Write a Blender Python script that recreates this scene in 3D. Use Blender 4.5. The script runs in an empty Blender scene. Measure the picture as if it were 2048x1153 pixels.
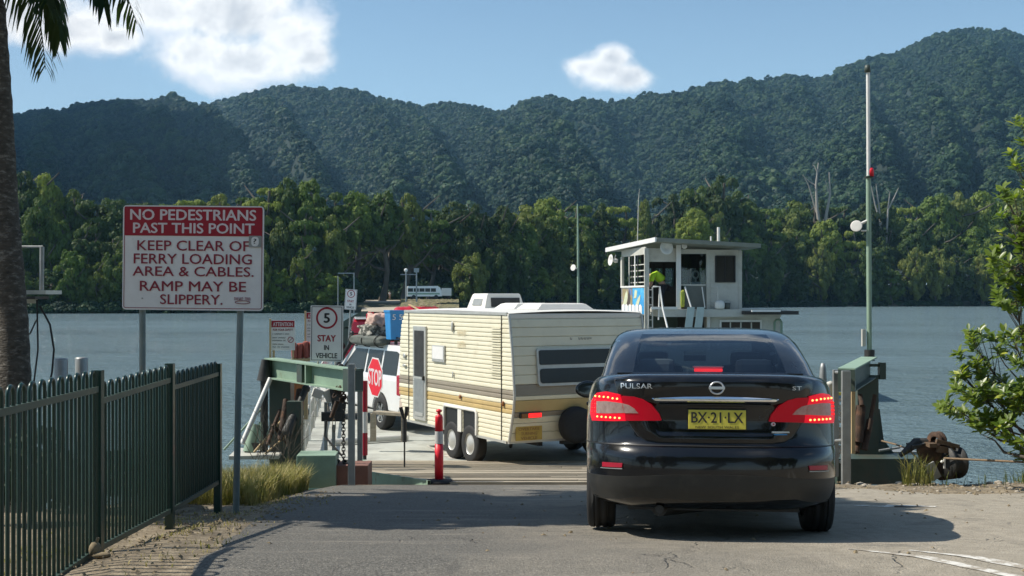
import bpy, bmesh, math, random
from mathutils import Vector, Matrix, Euler, noise as mnoise
from mathutils.bvhtree import BVHTree
from mathutils.geometry import delaunay_2d_cdt
import numpy as np

EYE = 3.4            # eye height above the river, metres
F = 2400.0           # focal length in pixels of the 2048 px wide photograph
R = math.radians
sc = bpy.context.scene
COL = sc.collection

# ------------------------------------------------------------------ camera
cam = bpy.data.objects.new('camera', bpy.data.cameras.new('camera'))
COL.objects.link(cam)
cam.location = (0, 0, EYE)
cam.rotation_euler = (R(90), 0, 0)
cam.data.sensor_width = 36
cam.data.lens = 36 * F / 2048
cam.data.shift_y = 18.5 / 2048
cam.data.clip_start = 0.1
cam.data.clip_end = 12000
sc.camera = cam

# ------------------------------------------------------------------ sun and sky
SUN_EL, SUN_DIR = R(49), Vector((-0.656, 0.03, 0.755)).normalized()
sun = bpy.data.objects.new('sun', bpy.data.lights.new('sun', 'SUN'))
COL.objects.link(sun)
sun.data.energy = 4.6
sun.data.angle = R(0.5)
sun.data.color = (1.0, 0.94, 0.84)
sun.rotation_euler = SUN_DIR.to_track_quat('Z', 'Y').to_euler()
sun.location = (-20, 0, 40)
sc.view_settings.view_transform = 'Standard'
sc.view_settings.look = 'None'
sc.view_settings.gamma = 1
sc.view_settings.exposure = 0.42
sc.view_settings.use_curve_mapping = False
sc.cycles.use_denoising = True
sc.cycles.max_bounces = 8
sc.cycles.volume_bounces = 0
sc.cycles.transparent_max_bounces = 8
sc.cycles.caustics_reflective = False
sc.cycles.caustics_refractive = False


def make_world():
    w = bpy.data.worlds.new('World')
    sc.world = w
    w.use_nodes = True
    nt = w.node_tree
    N, L = nt.nodes, nt.links
    N.clear()
    out = N.new('ShaderNodeOutputWorld')
    bg = N.new('ShaderNodeBackground')
    bg.inputs['Strength'].default_value = 0.10
    sky = N.new('ShaderNodeTexSky')
    sky.sky_type = 'NISHITA'
    sky.sun_disc = False
    sky.sun_elevation = SUN_EL
    sky.sun_rotation = math.atan2(SUN_DIR.x, SUN_DIR.y)
    sky.altitude = 0
    sky.air_density = 1.0
    sky.dust_density = 0.6
    sky.ozone_density = 1.6
    tc = N.new('ShaderNodeTexCoord')
    sep = N.new('ShaderNodeSeparateXYZ')
    L.new(tc.outputs['Generated'], sep.inputs[0])

    def m(op, a, b=None, c=None, clamp=False):
        n = N.new('ShaderNodeMath')
        n.operation = op
        n.use_clamp = clamp
        for i, v in enumerate((a, b, c)):
            if v is None:
                continue
            if isinstance(v, (int, float)):
                n.inputs[i].default_value = v
            else:
                L.new(v, n.inputs[i])
        return n.outputs[0]

    def noise(scale, detail, rough, vec, dist=0.0):
        n = N.new('ShaderNodeTexNoise')
        n.inputs['Scale'].default_value = scale
        n.inputs['Detail'].default_value = detail
        n.inputs['Roughness'].default_value = rough
        n.inputs['Distortion'].default_value = dist
        L.new(vec, n.inputs['Vector'])
        return n.outputs['Fac']
    gen = tc.outputs['Generated']
    # cumulus clouds: each is a bundle of round lobes (direction, radius) broken up by noise
    def lobe(px, py, rx, ry):
        d = Vector(((px - 1024) / F, 1, (595 - py) / F))
        # angular offsets
        vm = N.new('ShaderNodeVectorMath')
        vm.operation = 'SUBTRACT'
        L.new(tan, vm.inputs[0])
        vm.inputs[1].default_value = (d.x, d.z, 0)
        vs = N.new('ShaderNodeVectorMath')
        vs.operation = 'MULTIPLY'
        L.new(vm.outputs[0], vs.inputs[0])
        vs.inputs[1].default_value = (F / rx, F / ry, 0)
        ln = N.new('ShaderNodeVectorMath')
        ln.operation = 'LENGTH'
        L.new(vs.outputs[0], ln.inputs[0])
        return m('SUBTRACT', 1.0, ln.outputs['Value'])
    # azimuth and slope of the ray, as x/y and z/y for the northern part of the sky
    ymax = m('MAXIMUM', sep.outputs['Y'], 0.05)
    cx = N.new('ShaderNodeCombineXYZ')
    L.new(m('DIVIDE', sep.outputs['X'], ymax), cx.inputs[0])
    L.new(m('DIVIDE', sep.outputs['Z'], ymax), cx.inputs[1])
    tan = cx.outputs[0]
    n1 = noise(9, 8, 0.62, tan, 0.3)
    n2 = noise(26, 6, 0.6, tan, 0.2)
    def shifted(dx, dz):
        vs_ = N.new('ShaderNodeVectorMath')
        vs_.operation = 'ADD'
        L.new(tan, vs_.inputs[0])
        vs_.inputs[1].default_value = (dx, dz, 0)
        return vs_.outputs[0]
    # relief: difference of the noise towards the sun (up left)
    n1s = noise(9, 8, 0.62, shifted(-0.012, 0.014), 0.3)
    n2s = noise(26, 6, 0.6, shifted(-0.004, 0.005), 0.2)
    lobes = [(470, 20, 170, 105), (585, 75, 105, 75), (400, 105, 105, 60), (500, 120, 170, 62), (620, 110, 65, 45), (330, 20, 120, 60),
             (130, 60, 160, 60), (230, 75, 70, 35), (30, 20, 160, 70), (430, -90, 260, 120), (60, -90, 230, 110),
             (1205, 140, 82, 42), (1225, 118, 48, 34), (1255, 155, 62, 38), (1170, 135, 48, 28),
             (-500, -120, 330, 150), (2700, 60, 380, 120), (2450, -500, 500, 180), (1500, -820, 520, 150), (500, -900, 600, 190)]
    acc = None
    for l in lobes:
        v = lobe(*l)
        acc = v if acc is None else m('SMOOTH_MAX', acc, v, 0.25)
    e = m('ADD', acc, m('MULTIPLY', m('SUBTRACT', n1, 0.5), 1.7))
    e = m('ADD', e, m('MULTIPLY', m('SUBTRACT', n2, 0.5), 1.25))
    dens = N.new('ShaderNodeMapRange')
    dens.interpolation_type = 'SMOOTHSTEP'
    dens.inputs['From Min'].default_value = -0.16
    dens.inputs['From Max'].default_value = 0.50
    L.new(e, dens.inputs['Value'])
    front = m('GREATER_THAN', sep.outputs['Y'], 0.06)
    d1 = m('MULTIPLY', dens.outputs[0], front)
    # general scattered cloud over the whole dome, projected on a flat layer
    zc = m('MAXIMUM', sep.outputs['Z'], 0.06)
    cy = N.new('ShaderNodeCombineXYZ')
    L.new(m('DIVIDE', sep.outputs['X'], zc), cy.inputs[0])
    L.new(m('DIVIDE', sep.outputs['Y'], zc), cy.inputs[1])
    n3 = noise(0.9, 9, 0.58, cy.outputs[0], 0.3)
    g = N.new('ShaderNodeMapRange')
    g.interpolation_type = 'SMOOTHSTEP'
    g.inputs['From Min'].default_value = 0.57
    g.inputs['From Max'].default_value = 0.72
    L.new(n3, g.inputs['Value'])
    hi = m('MULTIPLY', g.outputs[0], m('GREATER_THAN', sep.outputs['Z'], 0.33))
    # thin pale veil low in the sky
    veil = N.new('ShaderNodeMapRange')
    veil.inputs['From Min'].default_value = 0.0
    veil.inputs['From Max'].default_value = 0.26
    veil.inputs['To Min'].default_value = 0.40
    veil.inputs['To Max'].default_value = 0.02
    L.new(sep.outputs['Z'], veil.inputs['Value'])
    # cloud brightness: thick middle parts are greyer than the thin sunlit rims
    cc = N.new('ShaderNodeValToRGB')
    cc.color_ramp.elements[0].position = 0.1
    cc.color_ramp.elements[0].color = (7.4, 7.7, 8.2, 1)
    cc.color_ramp.elements[1].position = 0.95
    cc.color_ramp.elements[1].color = (5.0, 5.25, 5.65, 1)
    el = cc.color_ramp.elements.new(0.32)
    el.color = (9.2, 9.15, 9.0, 1)
    n4 = noise(13, 5, 0.5, tan, 0.2)
    relief = m('ADD', m('MULTIPLY', m('SUBTRACT', n1, n1s), 2.2), m('MULTIPLY', m('SUBTRACT', n2, n2s), 0.7))
    L.new(m('SUBTRACT', m('ADD', m('MULTIPLY', acc, 0.70), m('MULTIPLY', m('SUBTRACT', n4, 0.5), 0.5)), m('SUBTRACT', relief, 0.06)), cc.inputs[0])
    skym = N.new('ShaderNodeMix')
    skym.data_type = 'RGBA'
    skym.blend_type = 'MULTIPLY'
    skym.inputs[0].default_value = 1
    L.new(sky.outputs[0], skym.inputs[6])
    skym.inputs[7].default_value = (0.92, 1.0, 1.0, 1)
    v1 = N.new('ShaderNodeMix')
    v1.data_type = 'RGBA'
    L.new(veil.outputs[0], v1.inputs[0])
    L.new(skym.outputs[2], v1.inputs[6])
    v1.inputs[7].default_value = (4.9, 6.9, 8.8, 1)
    mx = N.new('ShaderNodeMix')
    mx.data_type = 'RGBA'
    L.new(m('MULTIPLY', m('MAXIMUM', d1, hi), 0.96), mx.inputs[0])
    L.new(v1.outputs[2], mx.inputs[6])
    L.new(cc.outputs[0], mx.inputs[7])
    L.new(mx.outputs[2], bg.inputs['Color'])
    L.new(bg.outputs[0], out.inputs[0])
    w.cycles.sampling_method = 'MANUAL'
    w.cycles.sample_map_resolution = 512


make_world()

# ------------------------------------------------------------------ helpers
rnd = random.Random(7)


def P(px, py, D):
    """point seen at photograph pixel (px, py) at depth D"""
    return Vector(((px - 1024) / F * D, D, EYE - (py - 595) / F * D))


def XD(px, D):
    return (px - 1024) / F * D


def tag(o, label=None, cat=None, group=None, kind=None):
    if label: o['label'] = label
    if cat: o['category'] = cat
    if group: o['group'] = group
    if kind: o['kind'] = kind
    return o


def thing(name, label, cat, loc=(0, 0, 0), rz=0, group=None, rot=None):
    o = bpy.data.objects.new(name, None)
    COL.objects.link(o)
    o.location = loc
    o.rotation_euler = rot if rot is not None else (0, 0, rz)
    o.empty_display_size = 0.2
    return tag(o, label, cat, group)


class MB:
    """collects geometry for one mesh object"""

    def __init__(self):
        self.v, self.f, self.s, self.mi = [], [], [], []

    def add(self, vs, fs, smooth=False, mi=0):
        b = len(self.v)
        self.v += [Vector(p) for p in vs]
        for q in fs:
            self.f.append([b + i for i in q])
            self.s.append(smooth)
            self.mi.append(mi)
        return self

    def box(self, c, s, rot=None, mi=0, bev=0.0):
        hx, hy, hz = s[0] / 2, s[1] / 2, s[2] / 2
        M = Euler(rot).to_matrix() if rot is not None and not isinstance(rot, Matrix) else (rot or Matrix.Identity(3))
        c = Vector(c)
        if bev <= 0:
            vs = [M @ Vector((x * hx, y * hy, z * hz)) + c for x in (-1, 1) for y in (-1, 1) for z in (-1, 1)]
            fs = [(0, 1, 3, 2), (4, 6, 7, 5), (0, 4, 5, 1), (2, 3, 7, 6), (0, 2, 6, 4), (1, 5, 7, 3)]
            return self.add(vs, fs, mi=mi)
        bm = bmesh.new()
        bmesh.ops.create_cube(bm, size=1)
        for v in bm.verts:
            v.co = Vector((v.co.x * s[0], v.co.y * s[1], v.co.z * s[2]))
        bmesh.ops.bevel(bm, geom=bm.edges[:], offset=bev, segments=2, affect='EDGES', profile=0.6)
        self.bm(bm, lambda p: M @ p + c, mi=mi, smooth=False)
        bm.free()
        return self

    def bm(self, bm, fn=lambda p: p, mi=0, smooth=False):
        bm.verts.index_update()
        self.add([fn(v.co) for v in bm.verts], [[v.index for v in f.verts] for f in bm.faces], smooth, mi)

    def cyl(self, a, b, r0, r1=None, n=12, caps=True, smooth=True, mi=0):
        r1 = r0 if r1 is None else r1
        a, b = Vector(a), Vector(b)
        d = (b - a)
        if d.length < 1e-9: return self
        q = d.normalized().to_track_quat('Z', 'Y').to_matrix()
        vs = []
        for p, r in ((a, r0), (b, r1)):
            for i in range(n):
                t = 2 * math.pi * i / n
                vs.append(p + q @ Vector((r * math.cos(t), r * math.sin(t), 0)))
        self.add(vs, [(i, (i + 1) % n, n + (i + 1) % n, n + i) for i in range(n)], smooth, mi)
        if caps:
            self.add(vs[:n], [tuple(range(n))[::-1]], False, mi)
            self.add(vs[n:], [tuple(range(n))], False, mi)
        return self

    def tube(self, pts, r, n=8, closed=False, mi=0, caps=True):
        pts = [Vector(p) for p in pts]
        rs = r if isinstance(r, (list, tuple)) else [r] * len(pts)
        m = len(pts)
        vs = []
        up = Vector((0, 0, 1))
        prev = None
        for i, p in enumerate(pts):
            if closed:
                d = pts[(i + 1) % m] - pts[i - 1]
            else:
                d = pts[min(i + 1, m - 1)] - pts[max(i - 1, 0)]
            d.normalize()
            if prev is None:
                x = d.orthogonal().normalized()
            else:
                x = (prev - d * prev.dot(d))
                x = x.normalized() if x.length > 1e-6 else d.orthogonal().normalized()
            prev = x
            y = d.cross(x)
            for k in range(n):
                t = 2 * math.pi * k / n
                vs.append(p + (x * math.cos(t) + y * math.sin(t)) * rs[i])
        fs = []
        for i in range(m if closed else m - 1):
            j = (i + 1) % m
            for k in range(n):
                fs.append((i * n + k, i * n + (k + 1) % n, j * n + (k + 1) % n, j * n + k))
        self.add(vs, fs, True, mi)
        if caps and not closed:
            self.add(vs[:n], [tuple(range(n))[::-1]], False, mi)
            self.add(vs[-n:], [tuple(range(n))], False, mi)
        return self

    def prism(self, poly, fn0, fn1, mi=0, smooth=False):
        """poly: 2-D outline; fn0/fn1 map (u,v) to the two end faces"""
        n = len(poly)
        a = [Vector(fn0(*p)) for p in poly]
        b = [Vector(fn1(*p)) for p in poly]
        self.add(a + b, [(i, (i + 1) % n, n + (i + 1) % n, n + i) for i in range(n)], smooth, mi)
        self.add(a, [tuple(range(n))[::-1]], False, mi)
        self.add(b, [tuple(range(n))], False, mi)
        return self

    def lathe(self, prof, n=24, M=None, mi=0, closed=False):
        """prof: list of (r, h) about the z axis, M a 4x4 placing it"""
        M = M or Matrix.Identity(4)
        vs = []
        for r, h in prof:
            for k in range(n):
                t = 2 * math.pi * k / n
                vs.append(M @ Vector((r * math.cos(t), r * math.sin(t), h)))
        fs = []
        m = len(prof)
        for i in range(m - 1):
            for k in range(n):
                fs.append((i * n + k, i * n + (k + 1) % n, (i + 1) * n + (k + 1) % n, (i + 1) * n + k))
        self.add(vs, fs, True, mi)
        return self

    def sphere(self, c, r, M=None, sub=2, mi=0):
        bm = bmesh.new()
        bmesh.ops.create_icosphere(bm, subdivisions=sub, radius=1)
        rr = Vector(r) if not isinstance(r, (int, float)) else Vector((r, r, r))
        c = Vector(c)
        self.bm(bm, lambda p: (M @ Vector((p.x * rr.x, p.y * rr.y, p.z * rr.z)) if M else Vector((p.x * rr.x, p.y * rr.y, p.z * rr.z))) + c, mi=mi, smooth=True)
        bm.free()
        return self

    def mesh(self, name, mats):
        me = bpy.data.meshes.new(name)
        me.from_pydata([tuple(v) for v in self.v], [], self.f)
        me.polygons.foreach_set('use_smooth', self.s)
        if not isinstance(mats, (list, tuple)): mats = [mats]
        for m in mats: me.materials.append(m)
        if len(mats) > 1: me.polygons.foreach_set('material_index', self.mi)
        me.update()
        return me

    def build(self, name, mats, parent=None, loc=None):
        o = bpy.data.objects.new(name, self.mesh(name, mats))
        COL.objects.link(o)
        if parent: o.parent = parent
        if loc is not None: o.location = loc
        return o


def fixn(o):
    bm = bmesh.new()
    bm.from_mesh(o.data)
    bmesh.ops.remove_doubles(bm, verts=bm.verts[:], dist=1e-5)
    bmesh.ops.recalc_face_normals(bm, faces=bm.faces[:])
    bm.to_mesh(o.data)
    bm.free()
    return o


def linked(name, me, parent=None, loc=(0, 0, 0), rot=(0, 0, 0), scale=(1, 1, 1)):
    o = bpy.data.objects.new(name, me)
    COL.objects.link(o)
    o.parent = parent
    o.location, o.rotation_euler, o.scale = loc, rot, scale
    return o


def copy_tree(o, parent=None):
    c = o.copy()
    COL.objects.link(c)
    c.parent = parent
    for ch in list(o.children): copy_tree(ch, c)
    return c


# text made as flat mesh letters -------------------------------------------------
_tc = {}


def text_verts(s, bold, depth):
    key = (s, bold, depth)
    if key in _tc: return _tc[key]
    cu = bpy.data.curves.new('t', 'FONT')
    cu.body = s
    cu.offset = bold
    cu.extrude = depth
    cu.resolution_u = 3
    cu.align_x = 'CENTER'
    ob = bpy.data.objects.new('t', cu)
    COL.objects.link(ob)
    dg = bpy.context.evaluated_depsgraph_get()
    me = bpy.data.meshes.new_from_object(ob.evaluated_get(dg))
    vs = [v.co.copy() for v in me.vertices]
    fs = [list(p.vertices) for p in me.polygons]
    bpy.data.objects.remove(ob)
    bpy.data.curves.remove(cu)
    bpy.data.meshes.remove(me)
    _tc[key] = (vs, fs)
    return vs, fs


def text(s, mat, parent, c, w, h, bold=0.02, name='lettering', fn=None, add_to=None):
    """letters in the local XZ plane facing -Y, fitted in a w x h box centred on c; bold strokes are widened by overlapping passes"""
    vs, fs = text_verts(s, 0.0, 0.0)
    x0, x1 = min(v.x for v in vs), max(v.x for v in vs)
    y0, y1 = min(v.y for v in vs), max(v.y for v in vs)
    c = Vector(c)
    mb = add_to or MB()
    k = bold * 1.5 * h
    passes = [(0, 0)] if bold <= 0 else [(0, 0), (k, 0), (-k, 0), (0, k * .7), (0, -k * .7)]
    for i, (dx, dz) in enumerate(passes):
        out = [Vector((c.x + ((v.x - x0) / (x1 - x0) - 0.5) * (w - 2 * k) + dx, c.y, c.z + ((v.y - y0) / (y1 - y0) - 0.5) * (h - 1.4 * k) + dz)) for v in vs]
        if fn: out = [fn(p) for p in out]
        if i: out = [p + (Vector((0, -.00012 * i, 0)) if not fn else Vector((0, 0, 0))) for p in out]
        mb.add(out, fs)
        if fn: break
    if add_to: return mb
    return mb.build(name, mat, parent)


# ------------------------------------------------------------------ materials
def pm(name, base, rough=0.6, metal=0.0, var=0.12, scale=3.0, bump=0.0, bscale=40.0, coat=0.0, col2=None, c2lo=0.5, c2hi=0.7, c2scale=2.0,
       emit=None, es=0.0, rnd_amt=0.0, spec=0.5, stretch=None, rvar=0.0, trans=0.0):
    m = bpy.data.materials.new(name)
    m.use_nodes = True
    nt = m.node_tree
    N, L = nt.nodes, nt.links
    b = N['Principled BSDF']
    tc = N.new('ShaderNodeTexCoord')
    vec = tc.outputs['Object']
    if stretch:
        mp = N.new('ShaderNodeMapping')
        mp.inputs['Scale'].default_value = stretch
        L.new(vec, mp.inputs[0])
        vec = mp.outputs[0]
    n = N.new('ShaderNodeTexNoise')
    n.inputs['Scale'].default_value = scale
    n.inputs['Detail'].default_value = 6
    n.inputs['Roughness'].default_value = 0.65
    L.new(vec, n.inputs['Vector'])
    ramp = N.new('ShaderNodeMapRange')
    ramp.inputs['From Min'].default_value = 0.25
    ramp.inputs['From Max'].default_value = 0.75
    ramp.inputs['To Min'].default_value = 1 - var
    ramp.inputs['To Max'].default_value = 1 + var
    L.new(n.outputs['Fac'], ramp.inputs['Value'])
    mul = N.new('ShaderNodeVectorMath')
    mul.operation = 'SCALE'
    L.new(ramp.outputs[0], mul.inputs['Scale'])
    src = None
    if col2 is not None:
        n2 = N.new('ShaderNodeTexNoise')
        n2.inputs['Scale'].default_value = c2scale
        n2.inputs['Detail'].default_value = 8
        n2.inputs['Roughness'].default_value = 0.7
        L.new(vec, n2.inputs['Vector'])
        mr = N.new('ShaderNodeMapRange')
        mr.inputs['From Min'].default_value = c2lo
        mr.inputs['From Max'].default_value = c2hi
        L.new(n2.outputs['Fac'], mr.inputs['Value'])
        mx = N.new('ShaderNodeMix')
        mx.data_type = 'RGBA'
        L.new(mr.outputs[0], mx.inputs[0])
        mx.inputs[6].default_value = (*base, 1)
        mx.inputs[7].default_value = (*col2, 1)
        L.new(mx.outputs[2], mul.inputs[0])
    else:
        mul.inputs[0].default_value = base
    fin = mul.outputs[0]
    if rnd_amt:
        oi = N.new('ShaderNodeObjectInfo')
        r2 = N.new('ShaderNodeMapRange')
        r2.inputs['To Min'].default_value = 1 - rnd_amt
        r2.inputs['To Max'].default_value = 1 + rnd_amt
        L.new(oi.outputs['Random'], r2.inputs['Value'])
        m2 = N.new('ShaderNodeVectorMath')
        m2.operation = 'SCALE'
        L.new(fin, m2.inputs[0])
        L.new(r2.outputs[0], m2.inputs['Scale'])
        fin = m2.outputs[0]
    L.new(fin, b.inputs['Base Color'])
    b.inputs['Roughness'].default_value = rough
    if rvar:
        rr = N.new('ShaderNodeMapRange')
        rr.inputs['From Min'].default_value = 0.3
        rr.inputs['From Max'].default_value = 0.7
        rr.inputs['To Min'].default_value = max(0.0, rough - rvar)
        rr.inputs['To Max'].default_value = min(1.0, rough + rvar)
        L.new(n.outputs['Fac'], rr.inputs['Value'])
        L.new(rr.outputs[0], b.inputs['Roughness'])
    b.inputs['Metallic'].default_value = metal
    b.inputs['Specular IOR Level'].default_value = spec
    b.inputs['Coat Weight'].default_value = coat
    b.inputs['Coat Roughness'].default_value = 0.04
    if trans: b.inputs['Transmission Weight'].default_value = trans
    if emit is not None:
        b.inputs['Emission Color'].default_value = (*emit, 1)
        b.inputs['Emission Strength'].default_value = es
    if bump:
        nb = N.new('ShaderNodeTexNoise')
        nb.inputs['Scale'].default_value = bscale
        nb.inputs['Detail'].default_value = 5
        L.new(vec, nb.inputs['Vector'])
        bp = N.new('ShaderNodeBump')
        bp.inputs['Strength'].default_value = bump
        bp.inputs['Distance'].default_value = 0.02
        L.new(nb.outputs['Fac'], bp.inputs['Height'])
        L.new(bp.outputs[0], b.inputs['Normal'])
    return m


def glass_mat(name, tint, gloss=0.6, rough=0.02):
    m = bpy.data.materials.new(name)
    m.use_nodes = True
    nt = m.node_tree
    N, L = nt.nodes, nt.links
    N.clear()
    out = N.new('ShaderNodeOutputMaterial')
    tr = N.new('ShaderNodeBsdfTransparent')
    tr.inputs[0].default_value = (*tint, 1)
    gl = N.new('ShaderNodeBsdfGlossy')
    gl.inputs['Roughness'].default_value = rough
    gl.inputs[0].default_value = (0.9, 0.95, 1, 1)
    fr = N.new('ShaderNodeFresnel')
    fr.inputs[0].default_value = 1.5
    mr = N.new('ShaderNodeMapRange')
    mr.inputs['To Min'].default_value = 0.02
    mr.inputs['To Max'].default_value = gloss + 0.4
    L.new(fr.outputs[0], mr.inputs['Value'])
    mx = N.new('ShaderNodeMixShader')
    L.new(mr.outputs[0], mx.inputs[0])
    L.new(tr.outputs[0], mx.inputs[1])
    L.new(gl.outputs[0], mx.inputs[2])
    L.new(mx.outputs[0], out.inputs[0])
    return m


def leaf_mat(name, a, b, rnd_amt=0.3, nscale=0.35, trans=0.25, spec=0.2, rough=0.6, c=None):
    m = bpy.data.materials.new(name)
    m.use_nodes = True
    nt = m.node_tree
    N, L = nt.nodes, nt.links
    bs = N['Principled BSDF']
    out = N['Material Output']
    tc = N.new('ShaderNodeTexCoord')
    n = N.new('ShaderNodeTexNoise')
    n.inputs['Scale'].default_value = nscale
    n.inputs['Detail'].default_value = 5
    n.inputs['Roughness'].default_value = 0.7
    L.new(tc.outputs['Object'], n.inputs['Vector'])
    oi = N.new('ShaderNodeObjectInfo')
    ad = N.new('ShaderNodeMath')
    ad.operation = 'ADD'
    s = N.new('ShaderNodeMath')
    s.operation = 'MULTIPLY_ADD'
    L.new(oi.outputs['Random'], s.inputs[0])
    s.inputs[1].default_value = 0.7
    s.inputs[2].default_value = -0.35
    L.new(n.outputs['Fac'], ad.inputs[0])
    L.new(s.outputs[0], ad.inputs[1])
    rp = N.new('ShaderNodeValToRGB')
    rp.color_ramp.elements[0].position = 0.25
    rp.color_ramp.elements[0].color = (*a, 1)
    rp.color_ramp.elements[1].position = 0.8
    rp.color_ramp.elements[1].color = (*b, 1)
    if c:
        e = rp.color_ramp.elements.new(0.55)
        e.color = (*c, 1)
    L.new(ad.outputs[0], rp.inputs[0])
    L.new(rp.outputs[0], bs.inputs['Base Color'])
    bs.inputs['Roughness'].default_value = rough
    bs.inputs['Specular IOR Level'].default_value = spec
    tr = N.new('ShaderNodeBsdfTranslucent')
    sc_ = N.new('ShaderNodeVectorMath')
    sc_.operation = 'MULTIPLY'
    L.new(rp.outputs[0], sc_.inputs[0])
    sc_.inputs[1].default_value = (1.3, 1.4, 0.7)
    L.new(sc_.outputs[0], tr.inputs[0])
    mx = N.new('ShaderNodeMixShader')
    mx.inputs[0].default_value = trans
    L.new(bs.outputs[0], mx.inputs[1])
    L.new(tr.outputs[0], mx.inputs[2])
    L.new(mx.outputs[0], out.inputs[0])
    return m


M = {}
M['white'] = pm('white_paint', (0.72, 0.71, 0.67), 0.45, var=0.08, scale=4, col2=(0.5, 0.46, 0.38), c2lo=0.58, c2hi=0.85)
M['offwhite'] = pm('cabin_cream_paint', (0.50, 0.49, 0.43), 0.55, var=0.1, scale=2, col2=(0.34, 0.32, 0.26), c2lo=0.5, c2hi=0.8, c2scale=1.4)
M['sign_white'] = pm('sign_white', (0.76, 0.74, 0.71), 0.5, var=0.06, scale=9, col2=(0.50, 0.46, 0.42), c2lo=0.6, c2hi=0.9, c2scale=5)
M['sign_red'] = pm('sign_red', (0.32, 0.004, 0.02), 0.45, var=0.1, scale=7)
M['sign_text_red'] = pm('sign_text_dark_red', (0.25, 0.012, 0.035), 0.5, var=0.12, scale=9)
M['sign_pinkwhite'] = pm('sign_lettering_white', (0.70, 0.60, 0.60), 0.5, var=0.06, scale=9)
M['black'] = pm('black_print', (0.02, 0.02, 0.02), 0.5)
M['galv'] = pm('galvanised_steel', (0.30, 0.31, 0.30), 0.5, metal=0.5, var=0.2, scale=6, bump=0.05)
M['post_grey'] = pm('painted_post_grey', (0.17, 0.21, 0.20), 0.5, var=0.2, scale=5, col2=(0.22, 0.2, 0.16), c2lo=0.55, c2hi=0.8)
M['fence'] = pm('fence_green_paint', (0.004, 0.032, 0.024), 0.33, var=0.25, scale=8, coat=0.08)
M['fence_rail'] = pm('fence_rail_green', (0.035, 0.06, 0.045), 0.45, var=0.25, scale=8)
M['green_steel'] = pm('pale_green_steel', (0.24, 0.34, 0.25), 0.55, var=0.18, scale=3, col2=(0.16, 0.09, 0.05), c2lo=0.6, c2hi=0.78, c2scale=4, bump=0.1)
M['dark_green'] = pm('dark_green_steel', (0.05, 0.075, 0.06), 0.5, var=0.25, scale=4, col2=(0.07, 0.05, 0.035), c2lo=0.5, c2hi=0.75, bump=0.1)
M['rust'] = pm('rusty_steel', (0.055, 0.033, 0.022), 0.85, var=0.45, scale=8, col2=(0.17, 0.08, 0.04), c2lo=0.5, c2hi=0.72, c2scale=6, bump=0.5, bscale=60)
M['brownsteel'] = pm('brown_red_primer', (0.20, 0.10, 0.075), 0.8, var=0.2, scale=6)
M['deck'] = pm('ferry_deck_paint', (0.43, 0.44, 0.39), 0.75, var=0.2, scale=1.2, col2=(0.22, 0.21, 0.18), c2lo=0.48, c2hi=0.75, c2scale=1.0, bump=0.15, bscale=60)
M['plank'] = pm('weathered_plank', (0.36, 0.31, 0.23), 0.9, var=0.35, scale=4, col2=(0.14, 0.11, 0.08), c2lo=0.52, c2hi=0.72, c2scale=3, bump=0.4, stretch=(0.5, 6, 6), rnd_amt=0.22)
M['rubber'] = pm('black_rubber', (0.018, 0.018, 0.018), 0.8, var=0.3, scale=10)
M['rope'] = pm('old_rope', (0.20, 0.14, 0.085), 0.9, var=0.3, scale=20)
M['steel_dark'] = pm('dark_worn_steel', (0.04, 0.04, 0.038), 0.6, metal=0.3, var=0.4, scale=8, bump=0.2)
M['safety_red'] = pm('fluorescent_red_plastic', (0.72, 0.012, 0.028), 0.45, var=0.08, scale=8, emit=None)
M['reflect'] = pm('reflective_band', (0.55, 0.53, 0.50), 0.3, var=0.1)
M['car_paint'] = pm('black_car_paint', (0.004, 0.0045, 0.006), 0.22, var=0.3, scale=3, coat=0.6, rvar=0.08, spec=0.3, col2=(0.020, 0.019, 0.017), c2lo=0.5, c2hi=0.75, c2scale=2.2)
M['car_dusty'] = pm('dusty_black_plastic', (0.022, 0.022, 0.020), 0.55, var=0.3, scale=5, col2=(0.06, 0.055, 0.045), c2lo=0.5, c2hi=0.8, c2scale=4)
M['trim'] = pm('black_trim', (0.012, 0.012, 0.012), 0.5)
M['chrome'] = pm('chrome', (0.85, 0.86, 0.88), 0.08, metal=1.0, var=0.05)
M['badge'] = pm('badge_silver', (0.65, 0.65, 0.65), 0.3, metal=0.8, var=0.05)
M['glass'] = glass_mat('tinted_glass', (0.68, 0.76, 0.78), 0.5)
M['glass_dark'] = glass_mat('dark_tinted_glass', (0.10, 0.11, 0.10), 0.5)
M['seat'] = pm('grey_seat_fabric', (0.10, 0.11, 0.12), 0.9)
M['lens_red'] = pm('red_lamp_lens', (0.33, 0.003, 0.015), 0.3, coat=0.15, spec=0.15, var=0.05, emit=(1, 0.003, 0.02), es=0.08)
M['lens_lit'] = pm('lit_red_lamp_lens', (0.5, 0.004, 0.015), 0.3, coat=0.15, spec=0.15, var=0.05, emit=(1, 0.004, 0.03), es=0.38)
M['lens_clear'] = pm('clear_lamp_lens', (0.24, 0.20, 0.18), 0.35, coat=0.3, var=0.4, scale=25, emit=(1, 0.15, 0.1), es=0.05)
M['led'] = pm('lit_led', (1, 0.3, 0.1), 0.4, emit=(1, 0.26, 0.07), es=4.0)
M['led_red'] = pm('lit_red_led', (0.8, 0.02, 0.02), 0.4, emit=(1, 0.02, 0.02), es=1.0)
M['refl_red'] = pm('red_reflector', (0.35, 0.01, 0.03), 0.3, var=0.1)
M['amber'] = pm('amber_lens', (0.25, 0.10, 0.03), 0.3, var=0.1)
M['plate_y'] = pm('yellow_plate', (0.62, 0.54, 0.07), 0.45, var=0.06, scale=10)
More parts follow.
